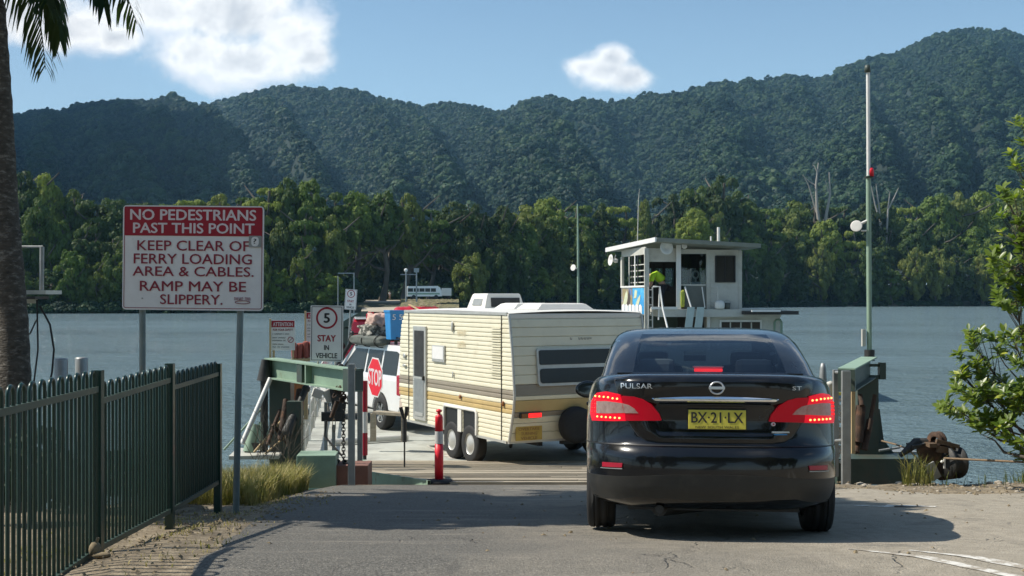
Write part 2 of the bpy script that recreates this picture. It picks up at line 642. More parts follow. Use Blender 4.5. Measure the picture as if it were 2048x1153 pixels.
M['cream'] = pm('caravan_cream_cladding', (0.74, 0.69, 0.52), 0.42, var=0.09, scale=2.5, col2=(0.56, 0.49, 0.34), c2lo=0.58, c2hi=0.85, c2scale=3, bump=0.03)
M['cream_gold'] = pm('caravan_gold_stripe', (0.50, 0.36, 0.15), 0.45, var=0.15, scale=3)
M['cream_brown'] = pm('caravan_brown_stripe', (0.28, 0.24, 0.18), 0.45, var=0.12, scale=3)
M['alu'] = pm('aluminium_trim', (0.50, 0.49, 0.45), 0.4, metal=0.4, var=0.12, scale=6)
M['pods'] = pm('roof_pod_white', (0.70, 0.68, 0.62), 0.5, var=0.06)
M['plate_o'] = pm('ochre_warning_plate', (0.50, 0.33, 0.06), 0.5, var=0.15, scale=12)
M['plate_o_txt'] = pm('warning_lettering_brown', (0.28, 0.14, 0.04), 0.6)
M['wd'] = pm('white_car_paint', (0.74, 0.73, 0.70), 0.3, coat=0.7, var=0.05, col2=(0.55, 0.48, 0.40), c2lo=0.6, c2hi=0.9)
M['redcar'] = pm('red_car_paint', (0.42, 0.015, 0.03), 0.3, coat=0.7, var=0.08)
M['canvas'] = pm('grey_canvas', (0.10, 0.11, 0.095), 0.85, var=0.25, scale=8, bump=0.4, bscale=20)
M['pinkbag'] = pm('faded_pink_bag', (0.50, 0.34, 0.28), 0.9, var=0.25, scale=8, bump=0.4, bscale=15)
M['camo'] = pm('dark_patterned_bag', (0.06, 0.06, 0.05), 0.9, col2=(0.35, 0.33, 0.28), c2lo=0.5, c2hi=0.56, c2scale=9, bump=0.4, bscale=15)
M['blue_drum'] = pm('blue_plastic', (0.03, 0.23, 0.52), 0.45, var=0.12, scale=6)
M['redfuel'] = pm('red_plastic', (0.45, 0.012, 0.03), 0.45, var=0.15, scale=6)
M['vest'] = pm('faded_red_vinyl', (0.36, 0.10, 0.075), 0.8, var=0.3, scale=5, bump=0.5, bscale=8)
M['wood'] = pm('varnished_pale_wood', (0.52, 0.38, 0.20), 0.7, var=0.2, scale=5, stretch=(3, 3, 0.5))
M['orange_wood'] = pm('orange_boards', (0.35, 0.14, 0.05), 0.8, var=0.3, scale=4, stretch=(4, 4, 0.5))
M['hivis'] = pm('hi_vis_lime_cloth', (0.35, 0.55, 0.02), 0.8, var=0.15, scale=8)
M['navy'] = pm('dark_navy_cloth', (0.012, 0.014, 0.022), 0.9, var=0.2)
M['skin'] = pm('skin', (0.42, 0.24, 0.16), 0.6, var=0.08)
M['bark'] = pm('grey_brown_bark', (0.10, 0.085, 0.065), 0.95, var=0.4, scale=6, bump=0.6, bscale=20, stretch=(2, 2, 0.6), rnd_amt=0.25)
M['deadbark'] = pm('bleached_dead_wood', (0.30, 0.275, 0.24), 0.9, var=0.2, scale=6)
M['palm_bark'] = pm('palm_bark', (0.075, 0.064, 0.05), 0.95, var=0.6, scale=14, col2=(0.21, 0.19, 0.16), c2lo=0.52, c2hi=0.66, c2scale=11, bump=0.9, bscale=28, stretch=(1, 1, 2.2))
M['frond'] = leaf_mat('palm_frond_green', (0.018, 0.045, 0.018), (0.06, 0.095, 0.03), nscale=2.0, trans=0.2)
M['tree_a'] = leaf_mat('rainforest_foliage', (0.042, 0.066, 0.021), (0.165, 0.190, 0.045), nscale=1.2, trans=0.28, c=(0.075, 0.115, 0.024))
M['tree_b'] = leaf_mat('mangrove_foliage', (0.050, 0.085, 0.022), (0.20, 0.24, 0.045), nscale=1.2, trans=0.28, c=(0.105, 0.16, 0.027))
M['tree_c'] = leaf_mat('olive_foliage', (0.035, 0.055, 0.018), (0.135, 0.155, 0.04), nscale=1.2, trans=0.2, c=(0.075, 0.100, 0.025))
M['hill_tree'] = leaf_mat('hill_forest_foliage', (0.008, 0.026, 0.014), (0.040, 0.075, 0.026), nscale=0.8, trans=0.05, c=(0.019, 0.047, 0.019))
M['near_leaf'] = leaf_mat('glossy_mangrove_leaf', (0.08, 0.14, 0.016), (0.44, 0.46, 0.06), nscale=2.2, trans=0.42, spec=0.5, rough=0.35, c=(0.17, 0.23, 0.03))
M['grass'] = leaf_mat('long_grass', (0.08, 0.115, 0.022), (0.44, 0.36, 0.18), nscale=3.0, trans=0.3, c=(0.20, 0.20, 0.055))
M['litter'] = pm('dry_leaf_litter', (0.22, 0.17, 0.10), 0.9, var=0.5, scale=30, rnd_amt=0.3)
M['greypanel'] = pm('grey_green_panel', (0.13, 0.14, 0.125), 0.7, var=0.12)
M['interior'] = pm('dark_cabin_interior', (0.035, 0.037, 0.035), 0.8, var=0.2)
M['roofgrey'] = pm('wheelhouse_roof_sheet', (0.20, 0.21, 0.17), 0.7, var=0.15)
M['mural'] = pm('mural_blue', (0.04, 0.30, 0.62), 0.5, var=0.2, scale=3, col2=(0.10, 0.45, 0.72), c2lo=.45, c2hi=.6)
M['mural_sand'] = pm('mural_sand', (0.30, 0.24, 0.12), 0.6, var=0.4, scale=6, col2=(0.10, 0.16, 0.35), c2lo=.5, c2hi=.6, c2scale=3)
M['mural_pale'] = pm('mural_pale', (0.55, 0.58, 0.40), 0.6, var=0.2, scale=5)
M['mural_dark'] = pm('mural_dark', (0.07, 0.05, 0.04), 0.6, var=0.2)
M['bluegrey'] = pm('blue_grey_panel', (0.12, 0.19, 0.21), 0.5, var=0.12)
M['hivis2'] = pm('lime_yellow_jacket', (0.36, 0.40, 0.06), 0.85, var=0.2, scale=5)
M['rust2'] = pm('light_rust', (0.11, 0.07, 0.04), 0.85, var=0.35, scale=12, bump=0.3)
M['mirror_dark'] = pm('door_mirror_glass', (0.10, 0.11, 0.11), 0.08, metal=0.6, var=0.1)
M['faded'] = pm('faded_decal', (0.66, 0.56, 0.36), 0.6, var=0.15)
M['dark_leaf'] = leaf_mat('dark_shrub_foliage', (0.012, 0.03, 0.010), (0.06, 0.085, 0.02), nscale=2.0, trans=0.15)
M['stone'] = pm('pale_stone', (0.34, 0.30, 0.24), 0.9, var=0.3, scale=5)

# ================================================================== SETTING
def interp(x, pts):
    if x <= pts[0][0]: return pts[0][1]
    for (a, b), (c, d) in zip(pts, pts[1:]):
        if x <= c: return b + (d - b) * (x - a) / (c - a)
    return pts[-1][1]


def nz(x, y, z=0.0):
    return mnoise.noise(Vector((x, y, z)))


def road_rel(Y):
    return -1.5 if Y < 6.9 else -1.5 - 0.1058 * (Y - 6.9)


def bank_edge(X):
    return interp(X, [(-30, 10.6), (-6, 10.8), (-5.2, 11.6), (-4.2, 12.4), (-3.7, 13.4), (-3.3, 14.6), (-2.9, 15.0), (-2.0, 15.25), (4, 15.3), (5.5, 15.45), (7, 15.8), (9, 16.6), (14, 18), (40, 19)])


def ground_z(X, Y):
    e = bank_edge(X)
    z = EYE + road_rel(min(Y, e))
    if Y > e:
        z -= min((Y - e) * 0.95, 3.6)
    off = 0.0
    if X < -2.2: off = -min(1, (-2.2 - X) / 0.4) * 0.06
    if X > 7: off += 0.05 * min(1, (X - 7) / 3)
    rough = 0.02 if -2.2 < X < 11 and Y < 13 else 0.05
    k = min(1, max(0, (Y - 12.5) / 1.0)) if X > 3.5 else (1 if X < -2.2 else 0)
    z += k * (rough * nz(X * 1.3, Y * 1.3, 3) + 0.02 * nz(X * 6, Y * 6, 9)) + off
    return z


def grid_mesh(name, xs, ys, fz, mat, parent=None, inside=None):
    vs, fs, idx = [], [], {}
    for j, y in enumerate(ys):
        for i, x in enumerate(xs):
            vs.append((x, y, fz(x, y)))
    n = len(xs)
    for j in range(len(ys) - 1):
        for i in range(n - 1):
            if inside is None or inside((xs[i] + xs[i + 1]) / 2, (ys[j] + ys[j + 1]) / 2):
                fs.append((j * n + i, j * n + i + 1, (j + 1) * n + i + 1, (j + 1) * n + i))
    me = bpy.data.meshes.new(name)
    me.from_pydata(vs, [], fs)
    me.polygons.foreach_set('use_smooth', [True] * len(fs))
    me.materials.append(mat)
    o = bpy.data.objects.new(name, me)
    COL.objects.link(o)
    o.parent = parent
    return o


def axis(segs):
    out = []
    for a, b, st in segs:
        n = max(1, round((b - a) / st))
        out += [a + (b - a) * i / n for i in range(n)]
    out.append(segs[-1][1])
    return out


# ---- ground and road materials
def ground_mat():
    m = pm('bank_dirt', (0.16, 0.125, 0.08), 0.95, var=0.35, scale=2.2, col2=(0.30, 0.245, 0.165), c2lo=0.45, c2hi=0.65, c2scale=9, bump=0.9, bscale=35)
    return m


def road_mat():
    m = bpy.data.materials.new('worn_asphalt_and_concrete')
    m.use_nodes = True
    nt = m.node_tree
    N, L = nt.nodes, nt.links
    b = N['Principled BSDF']
    b.inputs['Roughness'].default_value = 0.88
    b.inputs['Specular IOR Level'].default_value = 0.3
    tc = N.new('ShaderNodeTexCoord')
    O = tc.outputs['Object']
    sep = N.new('ShaderNodeSeparateXYZ')
    L.new(O, sep.inputs[0])

    def noise(s, d, r, dist=0.0, st=None):
        v = O
        if st:
            mp = N.new('ShaderNodeMapping')
            mp.inputs['Scale'].default_value = st
            L.new(O, mp.inputs[0])
            v = mp.outputs[0]
        n = N.new('ShaderNodeTexNoise')
        n.inputs['Scale'].default_value = s
        n.inputs['Detail'].default_value = d
        n.inputs['Roughness'].default_value = r
        n.inputs['Distortion'].default_value = dist
        L.new(v, n.inputs['Vector'])
        return n.outputs['Fac']

    def mr(v, a, b_, c=0.0, d=1.0):
        n = N.new('ShaderNodeMapRange')
        for k, q in zip(('From Min', 'From Max', 'To Min', 'To Max'), (a, b_, c, d)): n.inputs[k].default_value = q
        L.new(v, n.inputs['Value'])
        return n.outputs[0]

    def mix(f, a, b_):
        n = N.new('ShaderNodeMix')
        n.data_type = 'RGBA'
        if isinstance(f, float): n.inputs[0].default_value = f
        else: L.new(f, n.inputs[0])
        for k, q in ((6, a), (7, b_)):
            if isinstance(q, tuple): n.inputs[k].default_value = (*q, 1)
            else: L.new(q, n.inputs[k])
        return n.outputs[2]

    def math_(op, a, b_):
        n = N.new('ShaderNodeMath')
        n.operation = op
        for i, q in enumerate((a, b_)):
            if isinstance(q, (int, float)): n.inputs[i].default_value = q
            else: L.new(q, n.inputs[i])
        return n.outputs[0]
    big = noise(0.55, 6, 0.65, 0.4)
    xx = math_('ADD', sep.outputs['X'], math_('MULTIPLY', math_('SUBTRACT', big, 0.5), 4.0))
    side = mr(xx, -0.3, 2.6)
    asph = mix(mr(noise(60, 3, 0.6), 0.35, 0.7), (0.085, 0.081, 0.072), (0.20, 0.19, 0.165))
    conc = mix(mr(noise(6, 8, 0.7), 0.35, 0.7), (0.30, 0.265, 0.205), (0.42, 0.37, 0.29))
    c = mix(side, asph, conc)
    # tar patches, stains, dust
    c = mix(mr(noise(1.1, 8, 0.72, 0.6), 0.57, 0.66, 0, 0.6), c, (0.10, 0.095, 0.085))
    c = mix(mr(noise(2.5, 6, 0.7, 0.2, (0.35, 1.6, 1)), 0.54, 0.76, 0, 0.55), c, (0.36, 0.32, 0.26))
    vo = N.new('ShaderNodeTexVoronoi')
    vo.feature = 'DISTANCE_TO_EDGE'
    vo.inputs['Scale'].default_value = 0.7
    dv = N.new('ShaderNodeVectorMath')
    dv.operation = 'MULTIPLY_ADD'
    nc = N.new('ShaderNodeTexNoise')
    nc.inputs['Scale'].default_value = 1.6
    nc.inputs['Detail'].default_value = 7
    L.new(O, nc.inputs['Vector'])
    L.new(nc.outputs['Color'], dv.inputs[0])
    dv.inputs[1].default_value = (1.1, 1.1, 1.1)
    L.new(O, dv.inputs[2])
    L.new(dv.outputs[0], vo.inputs['Vector'])
    crack = mr(vo.outputs['Distance'], 0.002, 0.012, 1, 0)
    crack = math_('MULTIPLY', crack, mr(noise(0.9, 5, 0.6), 0.52, 0.62))
    c = mix(math_('MULTIPLY', crack, 0.3), c, (0.05, 0.045, 0.04))
    c = mix(mr(noise(3.2, 7, 0.7, 0.1, (1.9, 0.22, 1)), 0.55, 0.75, 0, 0.4), c, (0.08, 0.075, 0.068))
    grit = noise(70, 4, 0.65)
    c = mix(mr(grit, 0.58, 0.68, 0, 0.6), c, (0.42, 0.38, 0.32))
    c = mix(mr(grit, 0.42, 0.32, 0, 0.65), c, (0.06, 0.055, 0.05))
    L.new(c, b.inputs['Base Color'])
    bp = N.new('ShaderNodeBump')
    bp.inputs['Strength'].default_value = 1.0
    bp.inputs['Distance'].default_value = 0.014
    hh = math_('SUBTRACT', noise(75, 4, 0.65), math_('MULTIPLY', crack, 1.5))
    L.new(hh, bp.inputs['Height'])
    L.new(bp.outputs[0], b.inputs['Normal'])
    return m


M['ground'] = ground_mat()
M['road'] = road_mat()
xs = axis([(-60, -14, 4), (-14, -6, 1), (-6, -1.6, 0.12), (-1.6, 3.0, 0.5), (3.0, 9, 0.14), (9, 16, 0.6), (16, 60, 4)])
ys = axis([(-60, -8, 4), (-8, 4, 1), (4, 17.5, 0.14), (17.5, 26, 0.7)])
o = grid_mesh('ground', xs, ys, ground_z, M['ground'])
tag(o, kind='structure')


def road_left(Y): return interp(Y, [(-60, -1.2), (4, -1.5), (6.45, -1.73), (9.2, -2.0), (12.2, -2.32), (14.6, -2.5), (16, -2.5)]) + 0.06 * nz(Y * 1.7, 2.0) + 0.03 * nz(Y * 7, 5)


def road_far(X): return interp(X, [(-3, 15.1), (3.6, 15.1), (4.2, 13.4), (6, 12.9), (14, 12.6), (60, 12.3)]) + 0.14 * nz(X * 0.9, 7.0) + 0.06 * nz(X * 5, 2.0)


vs, fs = [], []
ny, nx = 150, 60
for j in range(ny + 1):
    for i in range(nx + 1):
        Y = -60 + 64 * (j / 30) if j < 30 else 4 + (j - 30) / (ny - 30) * 11.1
        xl = road_left(Y)
        u = i / nx
        X = xl + (22 - xl) * u ** 1.6
        Yc = min(Y, road_far(X))
        vs.append((X, Yc, ground_z(X, Yc) + 0.006 + (0.0 if X < 3.5 else 0.012)))
for j in range(ny):
    for i in range(nx):
        a = j * (nx + 1) + i
        if (Vector(vs[a]) - Vector(vs[a + nx + 1])).length > 1e-4 or (Vector(vs[a + 1]) - Vector(vs[a + nx + 2])).length > 1e-4:
            fs.append((a, a + 1, a + nx + 2, a + nx + 1))
mb = MB().add(vs, fs, True)
road = mb.build('road', M['road'])
tag(road, kind='structure')

# worn white lines at the lower right, sheets lying on the road
M['line'] = pm('worn_white_road_paint', (0.62, 0.60, 0.54), 0.8, var=0.15, scale=20, col2=(0.33, 0.29, 0.23), c2lo=0.47, c2hi=0.56, c2scale=9)


def line_mark(p0, p1, w, seed):
    rr = random.Random(seed)
    mb = MB()
    n = 60
    a, b = Vector(p0), Vector(p1)
    d = (b - a).normalized()
    s = Vector((d.y, -d.x))
    L_, R_ = [], []
    for i in range(n + 1):
        q = a + (b - a) * i / n
        fade = min(1, i / 8 + 0.2)
        wl = w / 2 * fade * (1 + 0.25 * nz(i * 0.9, seed)) + rr.uniform(-0.006, 0.006)
        wr = w / 2 * fade * (1 + 0.25 * nz(i * 0.8, seed + 5)) + rr.uniform(-0.006, 0.006)
        for lst, k in ((L_, wl), (R_, -wr)):
            q2 = q + s * k
            lst.append((q2.x, q2.y, ground_z(q2.x, q2.y) + 0.006 + (0.012 if q2.x > 3.5 else 0) + 0.004))
    mb.add(L_ + R_, [(i, n + 1 + i, n + 2 + i, i + 1) for i in range(n)], True)
    o = mb.build('road_marking', M['line'])
    return tag(o, kind='structure')


line_mark((2.05, 7.35), (4.6, 3.6), 0.085, 1)
line_mark((2.40, 7.25), (4.95, 3.6), 0.10, 2)
line_mark((3.20, 11.25), (3.85, 10.9), 0.16, 3)

# ---- water
def water_mat():
    m = bpy.data.materials.new('river_water')
    m.use_nodes = True
    nt = m.node_tree
    N, L = nt.nodes, nt.links
    b = N['Principled BSDF']
    b.inputs['Base Color'].default_value = (0.15, 0.215, 0.235, 1)
    b.inputs['Roughness'].default_value = 0.12
    b.inputs['IOR'].default_value = 1.33
    tc = N.new('ShaderNodeTexCoord')

    def noise(s, d, st):
        mp = N.new('ShaderNodeMapping')
        mp.inputs['Scale'].default_value = st
        mp.inputs['Rotation'].default_value = (0, 0, 0.25)
        L.new(tc.outputs['Object'], mp.inputs[0])
        n = N.new('ShaderNodeTexNoise')
        n.inputs['Scale'].default_value = s
        n.inputs['Detail'].default_value = d
        n.inputs['Roughness'].default_value = 0.62
        L.new(mp.outputs[0], n.inputs['Vector'])
        return n.outputs['Fac']
    a1 = noise(1.6, 5, (0.7, 1.0, 1))
    a2 = noise(0.35, 3, (0.5, 1.0, 1))
    a3 = noise(6.0, 3, (0.8, 1.0, 1))
    ad = N.new('ShaderNodeMath')
    ad.operation = 'MULTIPLY_ADD'
    L.new(a2, ad.inputs[0])
    ad.inputs[1].default_value = 2.2
    L.new(a1, ad.inputs[2])
    ad2 = N.new('ShaderNodeMath')
    ad2.operation = 'MULTIPLY_ADD'
    L.new(a3, ad2.inputs[0])
    ad2.inputs[1].default_value = 0.7
    L.new(ad.outputs[0], ad2.inputs[2])
    bp = N.new('ShaderNodeBump')
    bp.inputs['Strength'].default_value = 0.9
    bp.inputs['Distance'].default_value = 0.5
    wp = noise(0.035, 4, (0.35, 1.0, 1))
    wm = N.new('ShaderNodeMapRange')
    wm.inputs['From Min'].default_value = 0.38
    wm.inputs['From Max'].default_value = 0.62
    wm.inputs['To Min'].default_value = 0.35
    wm.inputs['To Max'].default_value = 1.0
    L.new(wp, wm.inputs['Value'])
    L.new(wm.outputs[0], bp.inputs['Strength'])
    L.new(ad2.outputs[0], bp.inputs['Height'])
    L.new(bp.outputs[0], b.inputs['Normal'])
    return m


M['water'] = water_mat()
o = MB().add([(-2500, 9, 0), (2500, 9, 0), (2500, 900, 0), (-2500, 900, 0)], [(0, 1, 2, 3)]).build('river_water', M['water'])
tag(o, kind='structure')


# ---- far bank and hills
def shore_Y(X): return interp(X, [(-900, 200), (-104, 250), (-60, 256), (-34, 262), (-18, 268), (-8, 285), (10, 326), (100, 430), (190, 453), (1200, 640)])


def far_z(X, Y):
    d = Y - shore_Y(X)
    if d < -6: return -3.0
    if d < 0: return -3.0 + (d + 6) / 6 * 3.0
    return min(2.2, 0.35 * d) + min(9, max(0, d - 30) * 0.03) + 0.25 * nz(X * 0.2, Y * 0.2)


M['far_soil'] = pm('far_bank_soil', (0.05, 0.055, 0.03), 0.95, var=0.4, scale=0.12, col2=(0.17, 0.13, 0.08), c2lo=0.5, c2hi=0.65, c2scale=0.3)
fx = axis([(-1300, -300, 50), (-300, -120, 12), (-120, 220, 4), (220, 400, 12), (400, 1500, 50)])
vs, fs = [], []
offs = [-12, -6, -3, 0, 2, 5, 8, 14, 22, 32, 50, 90, 160, 300, 500]
for dd in offs:
    for x in fx:
        y = shore_Y(x) + dd + 1.2 * nz(x * 0.15, 4.0)
        vs.append((x, y, far_z(x, y)))
n = len(fx)
for j in range(len(offs) - 1):
    for i in range(n - 1):
        fs.append((j * n + i, j * n + i + 1, (j + 1) * n + i + 1, (j + 1) * n + i))
o = MB().add(vs, fs, True).build('far_bank', M['far_soil'])
tag(o, kind='structure')

RIDGE = [(-1200, 330), (-600, 300), (-200, 250), (30, 226), (130, 220), (160, 210), (260, 195), (360, 194), (400, 205), (450, 198), (520, 183), (560, 175), (600, 172), (660, 182),
         (700, 183), (800, 206), (860, 212), (920, 210), (980, 220), (1010, 223), (1050, 206), (1100, 197), (1150, 198), (1200, 205), (1260, 195), (1330, 185), (1400, 173),
         (1450, 165), (1520, 153), (1560, 148), (1620, 155), (1650, 155), (1700, 131), (1760, 107), (1830, 91), (1880, 67), (1920, 51), (1970, 58), (2048, 70),
         (2300, 120), (2600, 200), (3000, 280)]


def hill_pt(px, t):
    Dr = 2250 + 160 * math.sin(px * 0.0031 + 1) + 90 * math.sin(px * 0.009)
    Db = 680
    D = Db + (Dr - Db) * t
    H = (595 - interp(px, RIDGE) - 9) / F * Dr
    u = px * 0.0052 + 1.1 * t
    spur = (0.5 - abs(nz(u * 1.4, t * 1.1, 4))) * 2
    spur2 = nz(px * 0.017, t * 5, 8)
    env = math.sin(math.pi * min(1, t * 0.98)) ** 0.8
    z = H * (0.02 + 0.98 * t ** 1.12) + env * (85 * (spur - 0.62) + 22 * spur2)
    if t > 1:
        z = H * (1 - (t - 1) * 2.2)
    return Vector(((px - 1024) / F * D, D, z + 2))


M['hill'] = pm('hill_soil', (0.012, 0.022, 0.012), 1.0, var=0.3, scale=0.02)
pxs = [-1200 + 4200 * i / 260 for i in range(261)]
ts = [i / 44 for i in range(45)] + [1.06, 1.15, 1.3]
vs = [hill_pt(px, t) for t in ts for px in pxs]
n = len(pxs)
fs = [(j * n + i, j * n + i + 1, (j + 1) * n + i + 1, (j + 1) * n + i) for j in range(len(ts) - 1) for i in range(n - 1)]
o = MB().add(vs, fs, True).build('hills', M['hill'])
tag(o, kind='structure')


# ---- leaf-cloud crowns
def crown_mesh(name, seed, ncl, nleaf, leaf, mat, shape='round', cl_r=(0.28, 0.42), aspect=1.0, droop=0.0, elong=1.5, flat=0.75, jitter=0.75):
    rs = np.random.RandomState(seed)
    C, Rr = [], []
    tries = 0
    while len(C) < ncl and tries < 20000:
        tries += 1
        p = rs.uniform(-1, 1, 3)
        r = np.linalg.norm(p)
        if r > 1 or r < 0.35: continue
        if shape == 'dome' and p[2] < -0.35: continue
        if shape == 'column': p[:2] *= 0.75
        if shape == 'cone':
            k = 0.35 + 0.65 * (1 - (p[2] + 1) / 2)
            p[:2] *= k
        if shape == 'layer': p[2] = round(p[2] * 2.5) / 2.5 + rs.uniform(-0.05, 0.05)
        if shape == 'wild': p = p * rs.uniform(0.75, 1.2)
        C.append(p * 0.8)
        Rr.append(rs.uniform(*cl_r))
    C = np.array(C)
    Rr = np.array(Rr)
    nC = len(C)
    n = nC * nleaf
    ci = np.repeat(np.arange(nC), nleaf)
    d = rs.normal(size=(n, 3))
    d /= np.linalg.norm(d, axis=1)[:, None]
    cen = C[ci]
    outw = cen / (np.linalg.norm(cen, axis=1)[:, None] + 1e-6)
    d = d + outw * 0.55 + np.array([0, 0, 0.35])
    d /= np.linalg.norm(d, axis=1)[:, None]
    rad = Rr[ci] * (0.62 + 0.45 * rs.rand(n))
    off = d * rad[:, None]
    off[:, 2] *= flat
    p = cen + off
    nrm = d + rs.normal(size=(n, 3)) * jitter * 0.5
    nrm /= np.linalg.norm(nrm, axis=1)[:, None]
    t = np.cross(nrm, rs.normal(size=(n, 3)))
    t[:, 2] -= droop
    t -= nrm * (t * nrm).sum(1)[:, None]
    t /= np.linalg.norm(t, axis=1)[:, None] + 1e-9
    b = np.cross(nrm, t)
    s = leaf * (0.6 + 0.8 * rs.rand(n))[:, None]
    v = np.stack([p - t * s * elong / 2, p + b * s * 0.5, p + t * s * elong / 2, p - b * s * 0.5], 1).reshape(-1, 3)
    me = bpy.data.meshes.new(name)
    me.vertices.add(4 * n)
    me.vertices.foreach_set('co', v.ravel().astype(np.float32))
    me.loops.add(4 * n)
    me.loops.foreach_set('vertex_index', np.arange(4 * n, dtype=np.int32))
    me.polygons.add(n)
    me.polygons.foreach_set('loop_start', np.arange(0, 4 * n, 4, dtype=np.int32))
    me.update(calc_edges=True)
    me.materials.append(mat)
    return me


def trunk_mesh(name, seed, h=1.0, r=0.03, mat=None, limbs=6):
    rr = random.Random(seed)
    mb = MB()
    pts = [Vector((0.04 * math.sin(i * 1.1 + seed), 0.04 * math.cos(i * 0.9 + seed), h * i / 6)) for i in range(7)]
    mb.tube(pts, [r * (1.5 if i == 0 else 1 - 0.11 * i) for i in range(7)], 8)
    for k in range(limbs):
        b = pts[rr.randint(2, 5)]
        a = rr.uniform(0, 6.28)
        l = rr.uniform(0.2, 0.38)
        e = b + Vector((math.cos(a) * l, math.sin(a) * l, rr.uniform(0.1, 0.3)))
        mid = (b + e) / 2 + Vector((0, 0, -0.03))
        mb.tube([b, mid, e], [r * 0.5, r * 0.35, r * 0.15], 6)
    return mb.mesh(name, mat or M['bark'])


# hill forest: thousands of crowns on the slopes, one stuff object made by geometry nodes
lib = bpy.data.collections.new('crown_library')
for k in range(4):
    me = crown_mesh('crown', 100 + k, 22, 60, 0.20, M['hill_tree'], ['round', 'dome', 'round', 'dome'][k], cl_r=(0.30, 0.48), jitter=0.35)
    lo = bpy.data.objects.new('crown_%s' % 'abcd'[k], me)
    lib.objects.link(lo)


def scatter(name, pts, rots, scls, idxs, coll, kind='stuff'):
    me = bpy.data.meshes.new(name)
    n = len(pts)
    me.vertices.add(n)
    me.vertices.foreach_set('co', np.array(pts, dtype=np.float32).ravel())
    a = me.attributes.new('rotv', 'FLOAT_VECTOR', 'POINT')
    a.data.foreach_set('vector', np.array(rots, dtype=np.float32).ravel())
    a = me.attributes.new('sclv', 'FLOAT_VECTOR', 'POINT')
    a.data.foreach_set('vector', np.array(scls, dtype=np.float32).ravel())
    a = me.attributes.new('idx', 'INT', 'POINT')
    a.data.foreach_set('value', np.array(idxs, dtype=np.int32))
    o = bpy.data.objects.new(name, me)
    COL.objects.link(o)
    ng = bpy.data.node_groups.new(name + '_nodes', 'GeometryNodeTree')
    ng.interface.new_socket('Geometry', in_out='INPUT', socket_type='NodeSocketGeometry')
    ng.interface.new_socket('Geometry', in_out='OUTPUT', socket_type='NodeSocketGeometry')
    N, L = ng.nodes, ng.links
    gi, go = N.new('NodeGroupInput'), N.new('NodeGroupOutput')
    iop = N.new('GeometryNodeInstanceOnPoints')
    ci = N.new('GeometryNodeCollectionInfo')
    ci.inputs['Collection'].default_value = coll
    ci.inputs['Separate Children'].default_value = True
    ci.inputs['Reset Children'].default_value = True

    def attr(nm, ty):
        q = N.new('GeometryNodeInputNamedAttribute')
        q.data_type = ty
        q.inputs['Name'].default_value = nm
        return q.outputs['Attribute']
    L.new(gi.outputs[0], iop.inputs['Points'])
    L.new(ci.outputs[0], iop.inputs['Instance'])
    iop.inputs['Pick Instance'].default_value = True
    L.new(attr('idx', 'INT'), iop.inputs['Instance Index'])
    L.new(attr('rotv', 'FLOAT_VECTOR'), iop.inputs['Rotation'])
    L.new(attr('sclv', 'FLOAT_VECTOR'), iop.inputs['Scale'])
    L.new(iop.outputs[0], go.inputs[0])
    md = o.modifiers.new('scatter', 'NODES')
    md.node_group = ng
    return tag(o, kind=kind)


rs = random.Random(11)
pts, rots, scls, idxs = [], [], [], []
hill_n = 40000
while len(pts) < hill_n:
    # area-uniform over depth
    D0 = math.sqrt(rs.uniform(680 ** 2, 2480 ** 2))
    px = rs.uniform(-350, 2400)
    Dr = 2250 + 160 * math.sin(px * 0.0031 + 1) + 90 * math.sin(px * 0.009)
    t = (D0 - 680) / (Dr - 680)
    if t > 1.03: continue
    p = hill_pt(px, min(t, 1.0) if t <= 1 else t)
    if p.z < 0.035 * p.y - 6: continue
    s = (3.9 + 6.8 * rs.random() ** 2.4) * (1.0 + 0.35 * (rs.random() < 0.08))
    pts.append((p.x, p.y, p.z + s * 0.25))
    rots.append((0, 0, rs.uniform(0, 6.28)))
    scls.append((s, s, s * rs.uniform(0.75, 1.15)))
    idxs.append(rs.randint(0, 3))
o = scatter('hill_forest', pts, rots, scls, idxs, lib)
tag(o, 'dense dark rainforest covering the hills behind the river', 'forest')

# ---- trees of the far bank, each its own object
CR = {
    'round': crown_mesh('crown', 1, 85, 110, 0.066, M['tree_a'], 'round', cl_r=(0.13, 0.30), jitter=.6),
    'wild': crown_mesh('crown', 2, 80, 110, 0.066, M['tree_a'], 'wild', cl_r=(0.12, 0.28), jitter=.6),
    'column': crown_mesh('crown', 3, 40, 130, 0.08, M['tree_c'], 'column', cl_r=(0.24, 0.36), droop=0.8),
    'layer': crown_mesh('crown', 4, 85, 105, 0.066, M['tree_b'], 'layer', cl_r=(0.12, 0.28), flat=0.5, jitter=.6),
    'dome': crown_mesh('crown', 5, 70, 125, 0.062, M['tree_b'], 'dome', cl_r=(0.18, 0.32), jitter=.55),
    'spiky': crown_mesh('crown', 6, 40, 120, 0.075, M['tree_a'], 'cone', cl_r=(0.18, 0.30), elong=3.0, droop=0.8),
    'bank': crown_mesh('crown', 7, 95, 105, 0.066, M['tree_b'], 'wild', cl_r=(0.12, 0.28), droop=0.15),
    'low': crown_mesh('crown', 8, 90, 105, 0.066, M['tree_a'], 'round', cl_r=(0.12, 0.28), droop=0.15),
}
TR = [trunk_mesh('trunk', 1), trunk_mesh('trunk', 2, limbs=8)]
DEAD = trunk_mesh('trunk', 5, mat=M['deadbark'])
